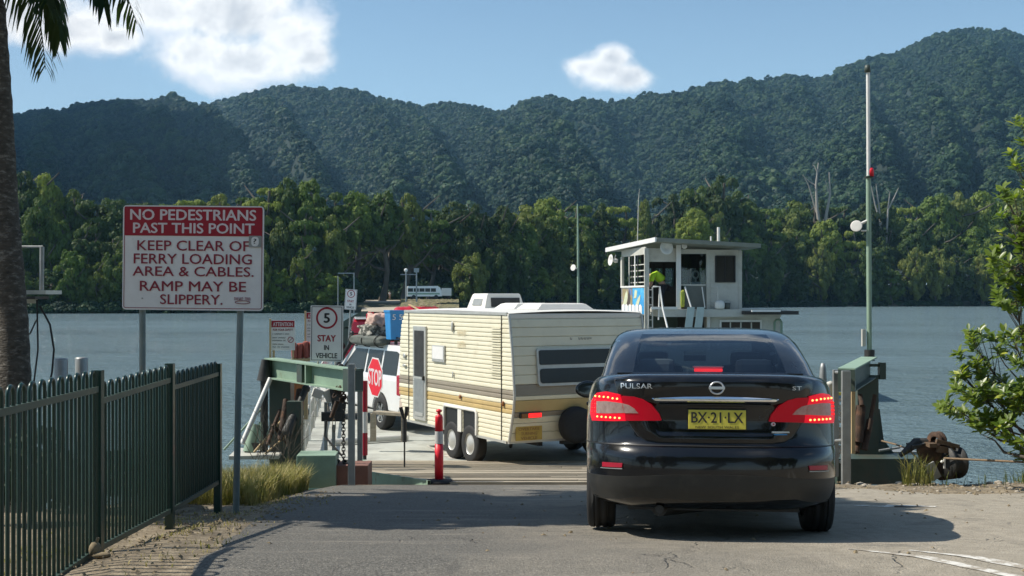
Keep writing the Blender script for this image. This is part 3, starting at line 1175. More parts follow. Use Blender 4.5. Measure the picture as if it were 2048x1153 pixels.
LM = [(-400, 'well beyond the left edge of the palm trunk'), (-110, 'hidden just behind the leaning palm trunk'), (70, 'just right of the palm trunk'), (150, 'left of the big red and white sign'), (250, 'behind the left edge of the big sign'),
      (330, 'above the word NO on the big sign'), (400, 'above the middle of the big sign'), (470, 'above the right end of the big sign'), (540, 'just right of the big sign'),
      (600, 'behind the ATTENTION sign'), (655, 'above the near speed 5 sign'), (705, 'above the far speed 5 sign'), (760, 'left of the far landing lamps'),
      (830, 'behind the white bus'), (900, 'right of the white bus'), (960, 'above the caravan air conditioner'), (1030, 'above the caravan roof hatches'),
      (1100, 'left of the thin far mast'), (1160, 'behind the thin far mast'), (1220, 'left of the wheelhouse roof'), (1290, 'above the wheelhouse mural'),
      (1350, 'above the wheelhouse loudspeaker'), (1430, 'above the wheelhouse back wall'), (1510, 'right of the wheelhouse'), (1580, 'left of the bleached dead tree'),
      (1650, 'behind the bleached dead tree'), (1710, 'left of the tall lamp mast'), (1770, 'right of the tall lamp mast'), (1840, 'between the tall mast and the near bush'),
      (1910, 'left of the near leafy bush'), (1980, 'behind the near leafy bush'), (2060, 'at the far right behind the bush')]


def landmark(px):
    best = LM[0][1]
    for a, s in LM:
        if px >= a - 30: best = s
    return best


TOPS = [(-200, 345), (30, 335), (80, 338), (120, 362), (180, 380), (250, 398), (330, 386), (450, 384), (500, 372), (530, 352), (570, 345), (640, 362), (700, 378), (800, 376), (860, 398),
        (950, 394), (1030, 402), (1130, 388), (1200, 400), (1280, 396), (1330, 386), (1400, 360), (1430, 335), (1460, 340), (1480, 375), (1550, 400), (1640, 392), (1750, 398),
        (1830, 400), (1880, 380), (1960, 378), (2048, 378), (2300, 360)]
used_lab = {}
GROUPF = 'trees along the far river bank'


def tree_label(adj, px, row):
    base = '%s %s' % (adj, landmark(px))
    k = (base, row)
    used_lab[k] = used_lab.get(k, 0) + 1
    base += {0: ', at water', 1: ', mid row', 2: ', skyline'}[row]
    if used_lab[k] == 2: base += ', again'
    if used_lab[k] > 2: base += ', third'
    used_lab[base] = used_lab.get(base, 0) + 1
    if used_lab[base] > 1: base = base.replace('foliage', 'leaves').replace('tree ', 'riverside tree ', 1)
    return base


def place_tree(px, D, zb, ztop, rxy, kind, adj, row, crown_frac=0.7, name='broadleaf_tree'):
    X = XD(px, D)
    t = thing(name, tree_label(adj, px, row), 'tree', (X, D, zb), group=GROUPF)
    H = ztop - zb
    rz = H * crown_frac / 2
    linked('trunk', TR[rnd.randint(0, 1)], t, (0, 0, -0.3), (0, 0, rnd.uniform(0, 6)), (H * 0.9, H * 0.9, H * 0.9))
    c = linked('crown', CR[kind], t, (0, 0, H - rz * 1.0), (0, 0, rnd.uniform(0, 6.28)), (rxy, rxy, rz))
    return t


def zpix(py, D): return EYE - (py - 595) / F * D


def shoreD(px):
    # depth where the bearing meets the far shore
    D = 250.0
    for _ in range(30):
        D = 0.5 * D + 0.5 * shore_Y(XD(px, D))
    return D


kinds_top = ['round', 'dome', 'layer', 'wild', 'dome', 'round', 'layer', 'round']
adjs = {'round': 'full rounded green tree', 'wild': 'ragged dark green tree', 'layer': 'tiered yellow green tree', 'column': 'narrow olive green tree',
        'dome': 'domed bright green tree', 'spiky': 'spiky topped dark tree', 'bank': 'mangrove with low hanging foliage', 'low': 'dark bushy mangrove'}
# back row, sets the skyline
px = -190
i = 0
while px < 2260:
    D = shoreD(px) + 26
    top = interp(px, TOPS) + rnd.uniform(-2, 9)
    if 860 < px < 900: top += 6
    kd = kinds_top[(i * 3 + int(abs(nz(i * 0.7, 2)) * 9)) % 8]
    if 1405 <= px <= 1465: kd = 'wild'
    if (1100 < px < 1330 or 850 < px < 1000) and rnd.random() < 0.35: kd = 'spiky'
    rxy = rnd.uniform(38, 60) / F * D
    if kd in ('spiky', 'column'): rxy *= 0.7
    place_tree(px, D, 2.0, zpix(top, D), rxy, kd, adjs[kd], 2, 0.72)
    px += rnd.uniform(40, 56)
    i += 1
# middle row
px = -170
while px < 2240:
    if not (690 < px < 890):
        D = shoreD(px) + 13
        top = interp(px, TOPS) + rnd.uniform(38, 85)
        kd = rnd.choice(['round', 'wild', 'layer', 'dome', 'column', 'round'])
        rxy = rnd.uniform(32, 48) / F * D
        place_tree(px, D, 1.5, zpix(top, D), rxy, kd, adjs[kd], 1, 0.82)
    else:
        D = shoreD(px) + 52
        place_tree(px, D, 1.0, zpix(interp(px, TOPS) + 70, D), 50 / F * D, 'low', adjs['low'], 1, 1.1)
        place_tree(px + 14, D + 12, 0.0, zpix(500, D), 46 / F * D, 'bank', adjs['low'], 0, 1.1)
    px += rnd.uniform(46, 64)
# water's edge row, foliage down to the water
px = -180
while px < 2240:
    D = shoreD(px) + 3
    kd = rnd.choice(['bank', 'low'])
    top = rnd.uniform(478, 535)
    if 650 < px < 700: top = 540
    if not (700 < px < 905):
        rxy = rnd.uniform(30, 42) / F * D
        place_tree(px, D, -0.3, zpix(top, D), rxy, kd, adjs[kd], 0, 0.97, 'mangrove_tree')
    px += rnd.uniform(40, 54)
# the light domed tree and the dead trees that stand out
place_tree(1388, 345, 3, zpix(418, 345), 40 / F * 345, 'dome', 'smooth domed yellow green tree behind the wheelhouse', 1, 0.55)


def dead_tree(px, D, py0, py1, label, branches):
    t = thing('dead_tree', label, 'tree', (XD(px, D), D, 0), group='bleached dead trees on the far bank')
    mb = MB()
    for seq, r in branches:
        mb.tube([(XD(a, D) - XD(px, D), rnd.uniform(-.5, .5), zpix(b, D)) for a, b in seq], [r * (1 - 0.75 * k / (len(seq) - 1)) for k in range(len(seq))], 6)
    mb.build('trunk', M['deadbark'], t)


dead_tree(1645, 452, 330, 600, 'bleached dead tree with forked bare trunks on the far bank', [
    ([(1648, 610), (1642, 470), (1634, 420), (1632, 370), (1637, 326)], 0.95), ([(1652, 610), (1648, 470), (1652, 430), (1660, 390), (1658, 345)], 0.95),
    ([(1634, 425), (1618, 372), (1606, 350)], 0.4), ([(1634, 372), (1622, 366), (1604, 350)], 0.35), ([(1658, 385), (1650, 360)], 0.3), ([(1634, 345), (1629, 333), (1625, 330)], 0.25)])
dead_tree(1768, 458, 360, 560, 'bleached bare branches spreading right of the tall mast', [
    ([(1768, 600), (1760, 440), (1750, 410), (1742, 372)], 0.6), ([(1762, 450), (1756, 400), (1752, 368)], 0.45), ([(1770, 520), (1775, 420), (1788, 398), (1797, 376)], 0.5),
    ([(1776, 420), (1780, 385), (1772, 378)], 0.3)])

# ---- low bushes along the whole water line, overhang shade put in their dark colour
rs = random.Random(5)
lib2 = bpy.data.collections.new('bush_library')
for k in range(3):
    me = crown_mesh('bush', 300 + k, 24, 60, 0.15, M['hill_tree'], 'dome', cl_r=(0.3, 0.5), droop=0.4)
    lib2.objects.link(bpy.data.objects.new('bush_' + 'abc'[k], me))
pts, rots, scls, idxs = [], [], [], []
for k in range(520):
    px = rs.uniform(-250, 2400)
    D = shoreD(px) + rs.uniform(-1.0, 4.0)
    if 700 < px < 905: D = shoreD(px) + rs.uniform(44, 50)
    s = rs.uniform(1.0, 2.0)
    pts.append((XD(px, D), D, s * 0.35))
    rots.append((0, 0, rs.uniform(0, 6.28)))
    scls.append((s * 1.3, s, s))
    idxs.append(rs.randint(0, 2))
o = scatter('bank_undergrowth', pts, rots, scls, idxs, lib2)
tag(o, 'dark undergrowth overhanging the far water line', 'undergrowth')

# ---- understorey between the trunks; its dark foliage colour stands for the shade
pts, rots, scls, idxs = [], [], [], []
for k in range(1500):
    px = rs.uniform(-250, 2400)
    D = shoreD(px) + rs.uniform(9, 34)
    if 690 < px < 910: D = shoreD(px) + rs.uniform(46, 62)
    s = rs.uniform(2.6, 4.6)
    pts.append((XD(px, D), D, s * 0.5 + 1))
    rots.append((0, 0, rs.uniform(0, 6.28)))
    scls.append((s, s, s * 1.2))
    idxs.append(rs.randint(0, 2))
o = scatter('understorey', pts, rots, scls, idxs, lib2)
tag(o, 'understorey painted dark for shade between the far bank trunks', 'undergrowth')

# ---- far landing: pale concrete ramp, dirt bank, road beyond
D = 262
mb = MB()
def LP(px, py, D): return P(px, py, D)
mb.add([LP(722, 624, 255), LP(806, 624, 255), LP(803, 603, 285), LP(728, 603, 285), LP(696, 598.2, 330), LP(905, 598.2, 330), LP(905, 601, 300), LP(806, 602.5, 288)],
       [(0, 1, 2, 3), (3, 2, 7, 6, 5, 4)], False)
M['far_conc'] = pm('far_landing_concrete', (0.40, 0.35, 0.27), 0.9, var=0.2, scale=0.3)
o = mb.build('far_landing_road', M['far_conc'])
tag(o, kind='structure')
mb = MB()
for k in range(26):
    for j in range(7):
        pass
nx_, ny_ = 40, 10
vs = []
for j in range(ny_ + 1):
    for i in range(nx_ + 1):
        px = 800 + 118 * i / nx_
        D = 257 + 30 * j / ny_
        py0 = 624 - 2 * i / nx_
        z = max(-0.3, 2.9 * min(1, j / 6)) + 0.35 * nz(i * 0.5, j * 0.8, 3)
        if i == 0: z -= 0.6
        vs.append((XD(px, D), D, z))
fs = [(j * (nx_ + 1) + i, j * (nx_ + 1) + i + 1, (j + 1) * (nx_ + 1) + i + 1, (j + 1) * (nx_ + 1) + i) for j in range(ny_) for i in range(nx_)]
M['far_mound'] = pm('grassy_rubble_bank', (0.12, 0.115, 0.05), 0.95, var=0.5, scale=0.6, col2=(0.24, 0.19, 0.12), c2lo=0.48, c2hi=0.6, c2scale=0.8)
o = MB().add(vs, fs, True).build('far_earth_bank', M['far_mound'])
tag(o, kind='structure')

# ---- a real cumulus up left, out of frame, that shades the left hills
rs = random.Random(3)
bm = bmesh.new()
bmesh.ops.create_icosphere(bm, subdivisions=5, radius=1)
for v in bm.verts:
    p = v.co.copy()
    k = 1 + 0.2 * mnoise.noise(p * 1.6) + 0.2 * mnoise.noise(p * 4) + 0.08 * mnoise.noise(p * 9)
    v.co = Vector((p.x * 600 - p.y * 1350 * .16, p.y * 1350, (p.z * 150 if p.z > 0 else p.z * 60))) * k
mb = MB()
mb.bm(bm, smooth=True)
bm.free()
M['cloud'] = pm('cloud_white', (0.85, 0.86, 0.88), 1.0, var=0.02)
CLOUD_T = 1350
cl = mb.build('cumulus_cloud', M['cloud'])
cl.location = Vector((-915, 1500, 170)) + SUN_DIR * CLOUD_T
tag(cl, kind='structure')

# ---- haze
HAZE = True
if HAZE:
    m = bpy.data.materials.new('valley_haze')
    m.use_nodes = True
    nt = m.node_tree
    nt.nodes.clear()
    out = nt.nodes.new('ShaderNodeOutputMaterial')
    pv = nt.nodes.new('ShaderNodeVolumePrincipled')
    pv.inputs['Color'].default_value = (0.36, 0.70, 1.0, 1)
    pv.inputs['Density'].default_value = 0.000085
    pv.inputs['Anisotropy'].default_value = 0.1
    nt.links.new(pv.outputs[0], out.inputs['Volume'])
    mb = MB().box((0, 1300, 300), (7600, 5200, 610))
    hz = mb.build('haze', m)
    hz.data.materials[0] = m
    tag(hz, kind='stuff')

# ================================================================== BLACK SEDAN
def ssgn(v): return 1 if v >= 0 else -1


def ring(w, yr, yf, z, n, N=96, Lr=1.35, Lf=1.25, nx_=None, ztilt=None):
    """plan outline: superellipse ends joined by straight sides; returns N points starting at rear centre going right"""
    pts = []
    q = N // 4
    for s in range(N):
        a = -math.pi / 2 + 2 * math.pi * s / N
        c, si = math.cos(a), math.sin(a)
        x = w * ssgn(c) * abs(c) ** (2 / n)
        y0 = abs(si) ** (2 / n)
        if si < 0: y = yr + Lr - Lr * y0
        else: y = yf - Lf + Lf * y0
        zz = z
        if ztilt: zz = ztilt(x, y, z)
        pts.append(Vector((x, y, zz)))
    return pts


def smooth(t):
    t = max(0, min(1, t))
    return t * t * (3 - 2 * t)


def body_tilt(x, y, z):
    if z > 0.6:
        k = smooth((y - 2.7) / 1.9)
        z = 0.6 + (z - 0.6) * (1 - 0.42 * k)
    return z


def loft(rings, cap0=True, cap1=True, faces=None):
    n = len(rings[0])
    vs = [p for r in rings for p in r]
    fs = []
    for j in range(len(rings) - 1):
        for i in range(n):
            if faces is None or faces(j, i):
                fs.append((j * n + i, j * n + (i + 1) % n, (j + 1) * n + (i + 1) % n, (j + 1) * n + i))
    return vs, fs


def make_sedan():
    org = Vector((1.315, 7.72, 0))   # rear centre on the ground
    yaw = -R(6.0)
    zr = ground_z(1.5, 8.9) + 0.012
    t = thing('parked_car', 'black four door sedan with lit brake lights and yellow number plate waiting on the ramp', 'car')
    t.rotation_euler = Euler((-math.atan(0.1058), 0, yaw), 'XYZ')
    t.rotation_euler = (Matrix.Rotation(yaw, 3, 'Z') @ Matrix.Rotation(-math.atan(0.1058) * 0.85, 3, 'X')).to_euler()
    t.location = (org.x, org.y, EYE + road_rel(org.y) - 0.004)
    NN = 128
    spec = [  # z, w, yr, yf, n
        (0.215, .70, .30, 4.36, 3.2), (0.22, .80, .16, 4.42, 3.4), (.27, .845, .06, 4.52, 3.5), (.36, .865, .018, 4.57, 3.6), (.46, .876, .0, 4.59, 3.7), (.56, .88, .0, 4.6, 3.7),
        (.615, .88, .012, 4.6, 3.7), (.645, .88, .05, 4.59, 3.7), (.665, .88, .072, 4.58, 3.8), (.72, .88, .082, 4.57, 3.8), (.82, .878, .085, 4.54, 3.8), (.92, .872, .075, 4.5, 3.8),
        (1.0, .862, .062, 4.46, 3.8), (1.06, .845, .055, 4.42, 3.8), (1.10, .825, .058, 4.38, 3.8), (1.125, .80, .085, 4.33, 3.7), (1.137, .77, .14, 4.25, 3.6), (1.142, .72, .24, 4.1, 3.5),
        (1.15, .55, .5, 3.8, 3.2), (1.155, .25, 1.0, 3.3, 3.0), (1.155, .02, 1.9, 2.6, 2.5)]
    rings = [ring(w, yr, yf, z, n, NN, Lr=min(1.3, (yf - yr) / 2), Lf=min(1.3, (yf - yr) / 2), ztilt=body_tilt) for z, w, yr, yf, n in spec]
    vs, fs = loft(rings)
    mb = MB().add(vs, fs, True)
    mb.add(rings[0], [tuple(range(NN))[::-1]])
    mb.add(rings[-1], [tuple(range(NN))])
    body = fixn(mb.build('body', M['car_paint'], t))
    bvh = BVHTree.FromPolygons([tuple(v) for v in vs], fs)
    # wheel arches
    cut = MB()
    for yw in (0.98, 3.68):
        for s in (-1, 1):
            cut.cyl((s * 0.58, yw, 0.31), (s * 1.1, yw, 0.31), 0.365, n=48)
    co = cut.build('arch_cut', M['trim'], t)
    co2 = fixn(co)
    md = body.modifiers.new('b', 'BOOLEAN')
    md.operation = 'DIFFERENCE'
    md.object = co
    md.solver = 'EXACT'
    bpy.context.view_layer.update()
    dg = bpy.context.evaluated_depsgraph_get()
    nm = bpy.data.meshes.new_from_object(body.evaluated_get(dg))
    body.modifiers.clear()
    body.data = nm
    nm.polygons.foreach_set('use_smooth', [True] * len(nm.polygons))
    bpy.data.objects.remove(co)
    try:
        nm.set_sharp_from_angle(angle=R(40))
    except Exception:
        pass

    def hit(x, z, off):
        xx = max(-0.872, min(0.872, x))
        r = bvh.ray_cast(Vector((xx, -1, z)), Vector((0, 1, 0)))
        if r[0] is None:
            return Vector((x, 0.3, z))
        return r[0] + r[1] * ssgn(-r[1].y) * off

    def patch(name, poly, mat, off=0.006, step=0.022, parent=t, lip=True, hitf=hit, sm=True):
        P2 = []
        m = len(poly)
        for i in range(m):
            a, b = Vector(poly[i]), Vector(poly[(i + 1) % m])
            k = max(1, int((b - a).length / step))
            P2 += [a + (b - a) * j / k for j in range(k)]
        nb = len(P2)
        x0, x1 = min(p.x for p in P2), max(p.x for p in P2)
        z0, z1 = min(p.y for p in P2), max(p.y for p in P2)

        def inside(q):
            c = False
            for i in range(m):
                a, b = poly[i], poly[(i + 1) % m]
                if (a[1] > q[1]) != (b[1] > q[1]) and q[0] < (b[0] - a[0]) * (q[1] - a[1]) / (b[1] - a[1]) + a[0]: c = not c
            return c
        G = list(P2)
        xx = x0 + step
        while xx < x1:
            zz = z0 + step
            while zz < z1:
                if inside((xx, zz)) and min((Vector((xx, zz)) - q).length for q in P2) > step * 0.45: G.append(Vector((xx, zz)))
                zz += step
            xx += step
        v2, _, f2, *_ = delaunay_2d_cdt(G, [], [list(range(nb))], 1, 1e-6)
        top = [hitf(p.x, p.y, off) for p in v2]
        mb = MB()
        mb.add(top, [f for f in f2], sm)
        if lip:
            low = [hitf(p.x, p.y, -0.012) for p in P2]
            tp = [hitf(p.x, p.y, off) for p in P2]
            mb.add(tp + low, [(i, (i + 1) % nb, nb + (i + 1) % nb, nb + i) for i in range(nb)], False)
        return mb.build(name, mat, parent)

    def strip(name, pts, w, mat, off=0.007, hitf=hit, parent=t):
        """thin line following the surface"""
        v = [Vector(p) for p in pts]
        d = []
        for a, b in zip(v, v[1:]):
            k = max(1, int((b - a).length / 0.03))
            d += [a + (b - a) * j / k for j in range(k)]
        d.append(v[-1])
        mb = MB()
        L1, L2 = [], []
        for i, p in enumerate(d):
            q = d[min(i + 1, len(d) - 1)] - d[max(i - 1, 0)]
            nrm = Vector((q.y, -q.x)).normalized() * w / 2
            L1.append(hitf(p.x + nrm.x, p.y + nrm.y, off))
            L2.append(hitf(p.x - nrm.x, p.y - nrm.y, off))
        n = len(d)
        mb.add(L1 + L2, [(i, i + 1, n + i + 1, n + i) for i in range(n - 1)], True)
        return mb.build(name, mat, parent)

    def mir(poly): return [(-x, z) for x, z in poly][::-1]
    # boot lid: slightly proud panel
    half = [(0.0, 1.118), (.40, 1.116), (.60, 1.108), (.655, 1.09), (.635, 1.02), (.605, .93), (.575, .84), (.545, .78), (.50, .715), (.45, .685), (.36, .672), (0.0, .668)]
    lidp = half + [(-x, z) for x, z in half[1:-1]][::-1]
    def lid_half(z): return interp(z, [(.668, .36), (.685, .45), (.715, .50), (.78, .545), (.84, .575), (.93, .605), (1.02, .635), (1.09, .655), (1.12, .60)])

    def lid_hit(x, z, off):
        if off < 0: return hit(x, z, off)
        inner = smooth((lid_half(z) - abs(x)) / .09) * smooth((z - .668) / .06) * smooth((1.118 - z) / .02)
        rec = smooth((.47 - abs(x) - (.93 - z) * .35) / .05) * smooth((.950 - z) / .02) * smooth((z - .70) / .04)
        return hit(x, z, .007 + .020 * inner * (1 - rec))
    patch('boot_lid', lidp, M['car_paint'], 0.007, 0.02, hitf=lid_hit)
    strip('panel_gap', half + [(-x, z) for x, z in half[1:-1]][::-1] + [half[0]], 0.011, M['trim'], 0.0035)
    strip('panel_gap', [(-.88, .655), (-.5, .648), (0, .646), (.5, .648), (.88, .655)], 0.008, M['trim'], 0.004)
    # number plate recess (a shallow hollow look comes from the proud lid edge), plate
    crease = [(.30, .92), (.36, .80), (.40, .765), (.44, .74)]
    # chrome strip
    def hl(x, z, off): return hit(x, z, off + 0.008)
    cs = [(-.405, .975), (-.2, .985), (0, .988), (.2, .985), (.405, .975), (.375, .952), (.33, .938), (0, .944), (-.33, .938), (-.375, .952)]
    patch('chrome_strip', cs, M['chrome'], 0.040, 0.009, lip=True, hitf=lambda x, z, off: hit(x, z, (.047 - abs(z - .968) * .75) if off > 0 else off))
    patch('chrome_strip_painted_shadow', [(-.36, .934), (0, .939), (.36, .934), (.34, .925), (0, .929), (-.34, .925)], M['trim'], 0.034, 0.02)  # black strip laid on as the shadow below the chrome
    pl = MB().box((0.012, 0.045, .828), (.372, .012, .130), bev=0.004).build('number_plate', M['plate_y'], t)
    text('BX·21·LX', M['black'], pl, (.012, .0375, .842), .335, .072, 0.012)
    text('NEW SOUTH WALES', M['black'], pl, (.012, .0375, .777), .28, .016, 0.012)
    MB().box((0.012, 0.054, .828), (.385, .012, .142), bev=0.004).build('plate_frame', M['trim'], t)
    # tail lamps, each an outer (body) and inner (lid) part
    for s in (-1, 1):
        mm = (lambda q: q) if s < 0 else mir
        outer = [(-.79, .975), (-.765, 1.003), (-.70, 1.012), (-.61, .992), (-.585, .90), (-.575, .812), (-.66, .808), (-.80, .808), (-.815, .86), (-.81, .93)]
        ob = patch('tail_lamp', mm(outer), M['lens_lit'], 0.020, 0.018)
        inner = [(-.598, .985), (-.52, .982), (-.46, .965), (-.41, .93), (-.36, .865), (-.345, .822), (-.362, .816), (-.45, .814), (-.565, .812), (-.575, .90)]
        ib = patch('tail_lamp', mm(inner), M['lens_red'], 0.032, 0.018)
        patch('clear_lens', mm([(-.765, .945), (-.70, .948), (-.597, .935), (-.583, .868), (-.70, .862), (-.765, .862)]), M['lens_clear'], 0.024, 0.018, parent=ob)
        patch('clear_lens', mm([(-.588, .935), (-.55, .925), (-.515, .90), (-.49, .868), (-.575, .868)]), M['lens_clear'], 0.036, 0.018, parent=ib)
        for k in range(6):
            for zz in ((.982 - .0025 * k - (0.004 if k > 3 else 0)), .832 + .0022 * (5 - k) * 0.6):
                x = -.772 + k * .029 + (0.014 if zz < .9 else 0)
                p = hit(s * -x if s > 0 else x, zz, 0.023)
                MB().sphere(p, (.0085, .004, .0075), sub=1).build('led', M['led'], ob)
        for k, zz in enumerate((.950, .925, .898, .872)):
            for x in (-.792, -.775):
                p = hit(-x if s > 0 else x, zz, 0.024)
                MB().sphere(p, (.007, .004, .007), sub=1).build('led', M['led_red'], ob)
        # bumper reflector with bright lip
        patch('reflector', mm([(-.735, .525), (-.60, .525), (-.605, .495), (-.735, .493)]), M['refl_red'], 0.008, 0.02)
        strip('reflector_lip', mm([(-.745, .485), (-.60, .487)]), 0.006, M['galv'], 0.01)
    # bumper lower dusty valance
    low = [(-.86, .43), (-.6, .435), (-.3, .455), (0, .46), (.3, .455), (.6, .435), (.86, .43), (.85, .30), (.80, .262), (.62, .275), (.52, .30), (0, .285), (-.52, .30), (-.62, .275), (-.80, .262), (-.85, .30)]
    patch('bumper_valance', low, M['car_dusty'], 0.004, 0.03)
    # badge: ring with bar
    em = thing('badge', None, None)
    em.parent = t
    p0 = hit(0.01, 1.045, 0.035)
    MB().tube([(p0.x + .044 * math.cos(a * math.pi / 14), p0.y, p0.z + .040 * math.sin(a * math.pi / 14)) for a in range(28)], .0062, 8, closed=True).build('badge_ring', M['badge'], em)
    MB().box((p0.x, p0.y - .003, p0.z), (.104, .012, .019), bev=0.002).build('badge_bar', M['badge'], em)

    def onbody(p): return hit(p.x, p.z, 0.031)
    text('PULSAR', M['badge'], t, (-.50, 0, 1.05), .20, .030, 0.03, fn=onbody, name='model_lettering')
    text('ST', M['badge'], t, (.52, 0, 1.045), .062, .028, 0.03, fn=onbody, name='trim_lettering')
    # small round sticker and silver blue badge under the right lamp
    patch('round_sticker', [(.372 + .013 * math.cos(a), .80 + .013 * math.sin(a)) for a in [k * math.pi / 6 for k in range(12)]], M['sign_pinkwhite'], 0.030, 0.02)
    patch('round_sticker_core', [(.372 + .006 * math.cos(a), .80 + .006 * math.sin(a)) for a in [k * math.pi / 4 for k in range(8)]], M['refl_red'], 0.032, 0.02)
    patch('dealer_badge', [(.362, .752), (.47, .752), (.474, .742), (.40, .738), (.362, .74)], M['badge'], 0.030, 0.02)
    patch('dealer_badge_stripe', [(.37, .735), (.455, .736), (.46, .728), (.38, .726)], M['blue_drum'], 0.030, 0.02)
    # exhaust, underbody
    MB().box((0, 2.3, .30), (1.14, 3.9, .22)).build('underbody', M['trim'], t)
    MB().cyl((-.36, .12, .215), (-.36, .6, .215), .028, n=14).cyl((-.36, .35, .22), (-.05, .7, .23), .075, n=12).build('exhaust', M['steel_dark'], t)
    MB().box((-.1, .75, .23), (.7, .28, .12), bev=.03).build('muffler', M['steel_dark'], t)
    # ------------------------------------------------ greenhouse
    gz = [(1.10, .785, .56, 3.52), (1.135, .775, .60, 3.46), (1.165, .765, .655, 3.38), (1.235, .75, .78, 3.22), (1.31, .728, .94, 3.04), (1.375, .708, 1.10, 2.86), (1.42, .69, 1.24, 2.70),
          (1.45, .672, 1.34, 2.60), (1.475, .645, 1.46, 2.48), (1.497, .60, 1.58, 2.36), (1.512, .52, 1.70, 2.28), (1.525, .36, 1.82, 2.2), (1.531, .18, 1.92, 2.12), (1.532, .02, 2.0, 2.05)]

    def gt(x, y, z):
        k = smooth((y - 2.4) / 1.2)
        return z - (0.17 * k if z < 1.17 else 0.17 * k * max(0, (1.50 - z) / 0.33)) + 0.0
    gz[:] = [(z if z < 1.2 else 1.165 + (z - 1.165) * 1.13, w, a, b) for z, w, a, b in gz]
    t.scale = (1, 1, .965)
    gr = []
    for z, w, yr, yf in gz:
        L_ = min(0.55, (yf - yr) / 2 - 0.005)
        gr.append(ring(w, yr, yf, z, 4.2, NN, Lr=L_, Lf=L_, ztilt=gt))

    def region(j, i):
        """which pane a greenhouse face belongs to: row j, column i"""
        if not (2 <= j <= 6): return 'roof'
        a = gr[j][i]
        b = gr[j][(i + 1) % NN]
        c = (a + b) / 2
        w = gz[j][1]
        k = i if i < NN / 2 else NN - 1 - i
        if k <= 9: return 'rear'
        if k >= NN // 2 - 10: return 'front'
        return 'side'
    # side glass is divided by pillars at fixed y; rebuild: columns whose y lies in pillar bands stay paint
    def side_pane(j, i):
        a, b = gr[j][i], gr[j][(i + 1) % NN]
        return a, b
    vs, fs = loft(gr, faces=lambda j, i: region(j, i) in ('roof', 'side'))
    mb = MB().add(vs, fs, True)
    mb.add(gr[-1], [tuple(range(NN))])
    fixn(mb.build('roof', M['car_paint'], t))
    for nm_, mt in (('rear', 'glass'), ('front', 'glass')):
        vs, fs = loft(gr, faces=lambda j, i: region(j, i) == nm_)
        g = MB().add(vs, fs, True).build('rear_window' if nm_ == 'rear' else 'windscreen', M[mt], t)
    # side windows as dark panes 3 mm proud of the shell
    for s in (-1, 1):
        for (ya, yb) in ((1.30, 2.02), (2.10, 2.86)):
            mb = MB()
            poly = []
            zl, zh = 1.165, 1.43

            def sp(y, z):
                w = interp(z, [(g[0], g[1]) for g in gz])
                yr = interp(z, [(g[0], g[2]) for g in gz])
                yf = interp(z, [(g[0], g[3]) for g in gz])
                L_ = min(0.55, (yf - yr) / 2 - 0.005)
                if y < yr + L_: u = (yr + L_ - y) / L_
                elif y > yf - L_: u = (y - yf + L_) / L_
                else: u = 0
                w2 = w * (1 - min(1, abs(u)) ** 4.2) ** (1 / 4.2)
                zz = gt(0, y, z)
                return Vector((s * (w2 + 0.004), y, zz))
            for j in range(7):
                z = zl + (zh - zl) * j / 6
                lo = max(ya, interp(z, [(g[0], g[2]) for g in gz]) + 0.12)
                hi = min(yb, interp(z, [(g[0], g[3]) for g in gz]) - 0.12)
                for i in range(11): poly.append(sp(lo + (hi - lo) * i / 10, z))
            mb.add(poly, [(j * 11 + i, j * 11 + i + 1, (j + 1) * 11 + i + 1, (j + 1) * 11 + i) for j in range(6) for i in range(10)], True)
            mb.build('side_window', M['glass_dark'], t)
    # bright reflection comes from the rounded glass; heater lines, third brake lamp, shelf, seats, headrests
    MB().box((0, .95, 1.150), (1.30, .55, .02)).build('parcel_shelf', M['trim'], t)
    MB().box((0.0, .80, 1.185), (.20, .06, .024), bev=.006).build('high_brake_lamp', M['led_red'], t)
    MB().box((0.0, .815, 1.21), (.22, .05, .012), bev=.004).build('brake_lamp_hood', M['pods'], t)
    for x in (-.36, 0.36):
        mb = MB()
        mb.box((x, 1.22, 1.215), (.27, .10, .14), bev=.045)
        mb.build('headrest', M['seat'], t)
    for x in (-.38, .38):
        MB().box((x, 2.1, 1.16), (.5, .12, .22), bev=.05).build('front_seat_back', M['seat'], t)
        MB().box((x, 2.12, 1.31), (.25, .09, .15), bev=.04).build('headrest', M['seat'], t)
    MB().box((0, 2.86, 1.36), (.20, .03, .055), bev=.01).build('rear_view_mirror', M['trim'], t)
    MB().box((0, 3.0, 1.08), (1.3, .35, .12), bev=.04).build('dashboard', M['trim'], t)
    # pale things seen through the glass: papers on the dash
    # door mirrors
    for s in (-1, 1):
        mb = MB()
        mb.sphere((s * .935, 2.62, 1.06), (.115, .07, .078), sub=3)
        for v in mb.v:
            if v.y < 2.60: v.y = 2.60
        o_ = mb.build('door_mirror', M['car_paint'], t)
        MB().sphere((s * .935, 2.597, 1.06), (.10, .003, .064), sub=3).build('mirror_glass', M['mirror_dark'], o_)
        MB().box((s * .87, 2.65, 1.02), (.12, .05, .03), bev=.01).build('mirror_arm', M['trim'], o_)
    # door handles and side gaps
    for s in (-1, 1):
        for yh in (1.42, 2.42):
            MB().box((s * .885, yh, .93), (.02, .18, .03), bev=.008).build('door_handle', M['car_paint'], t)
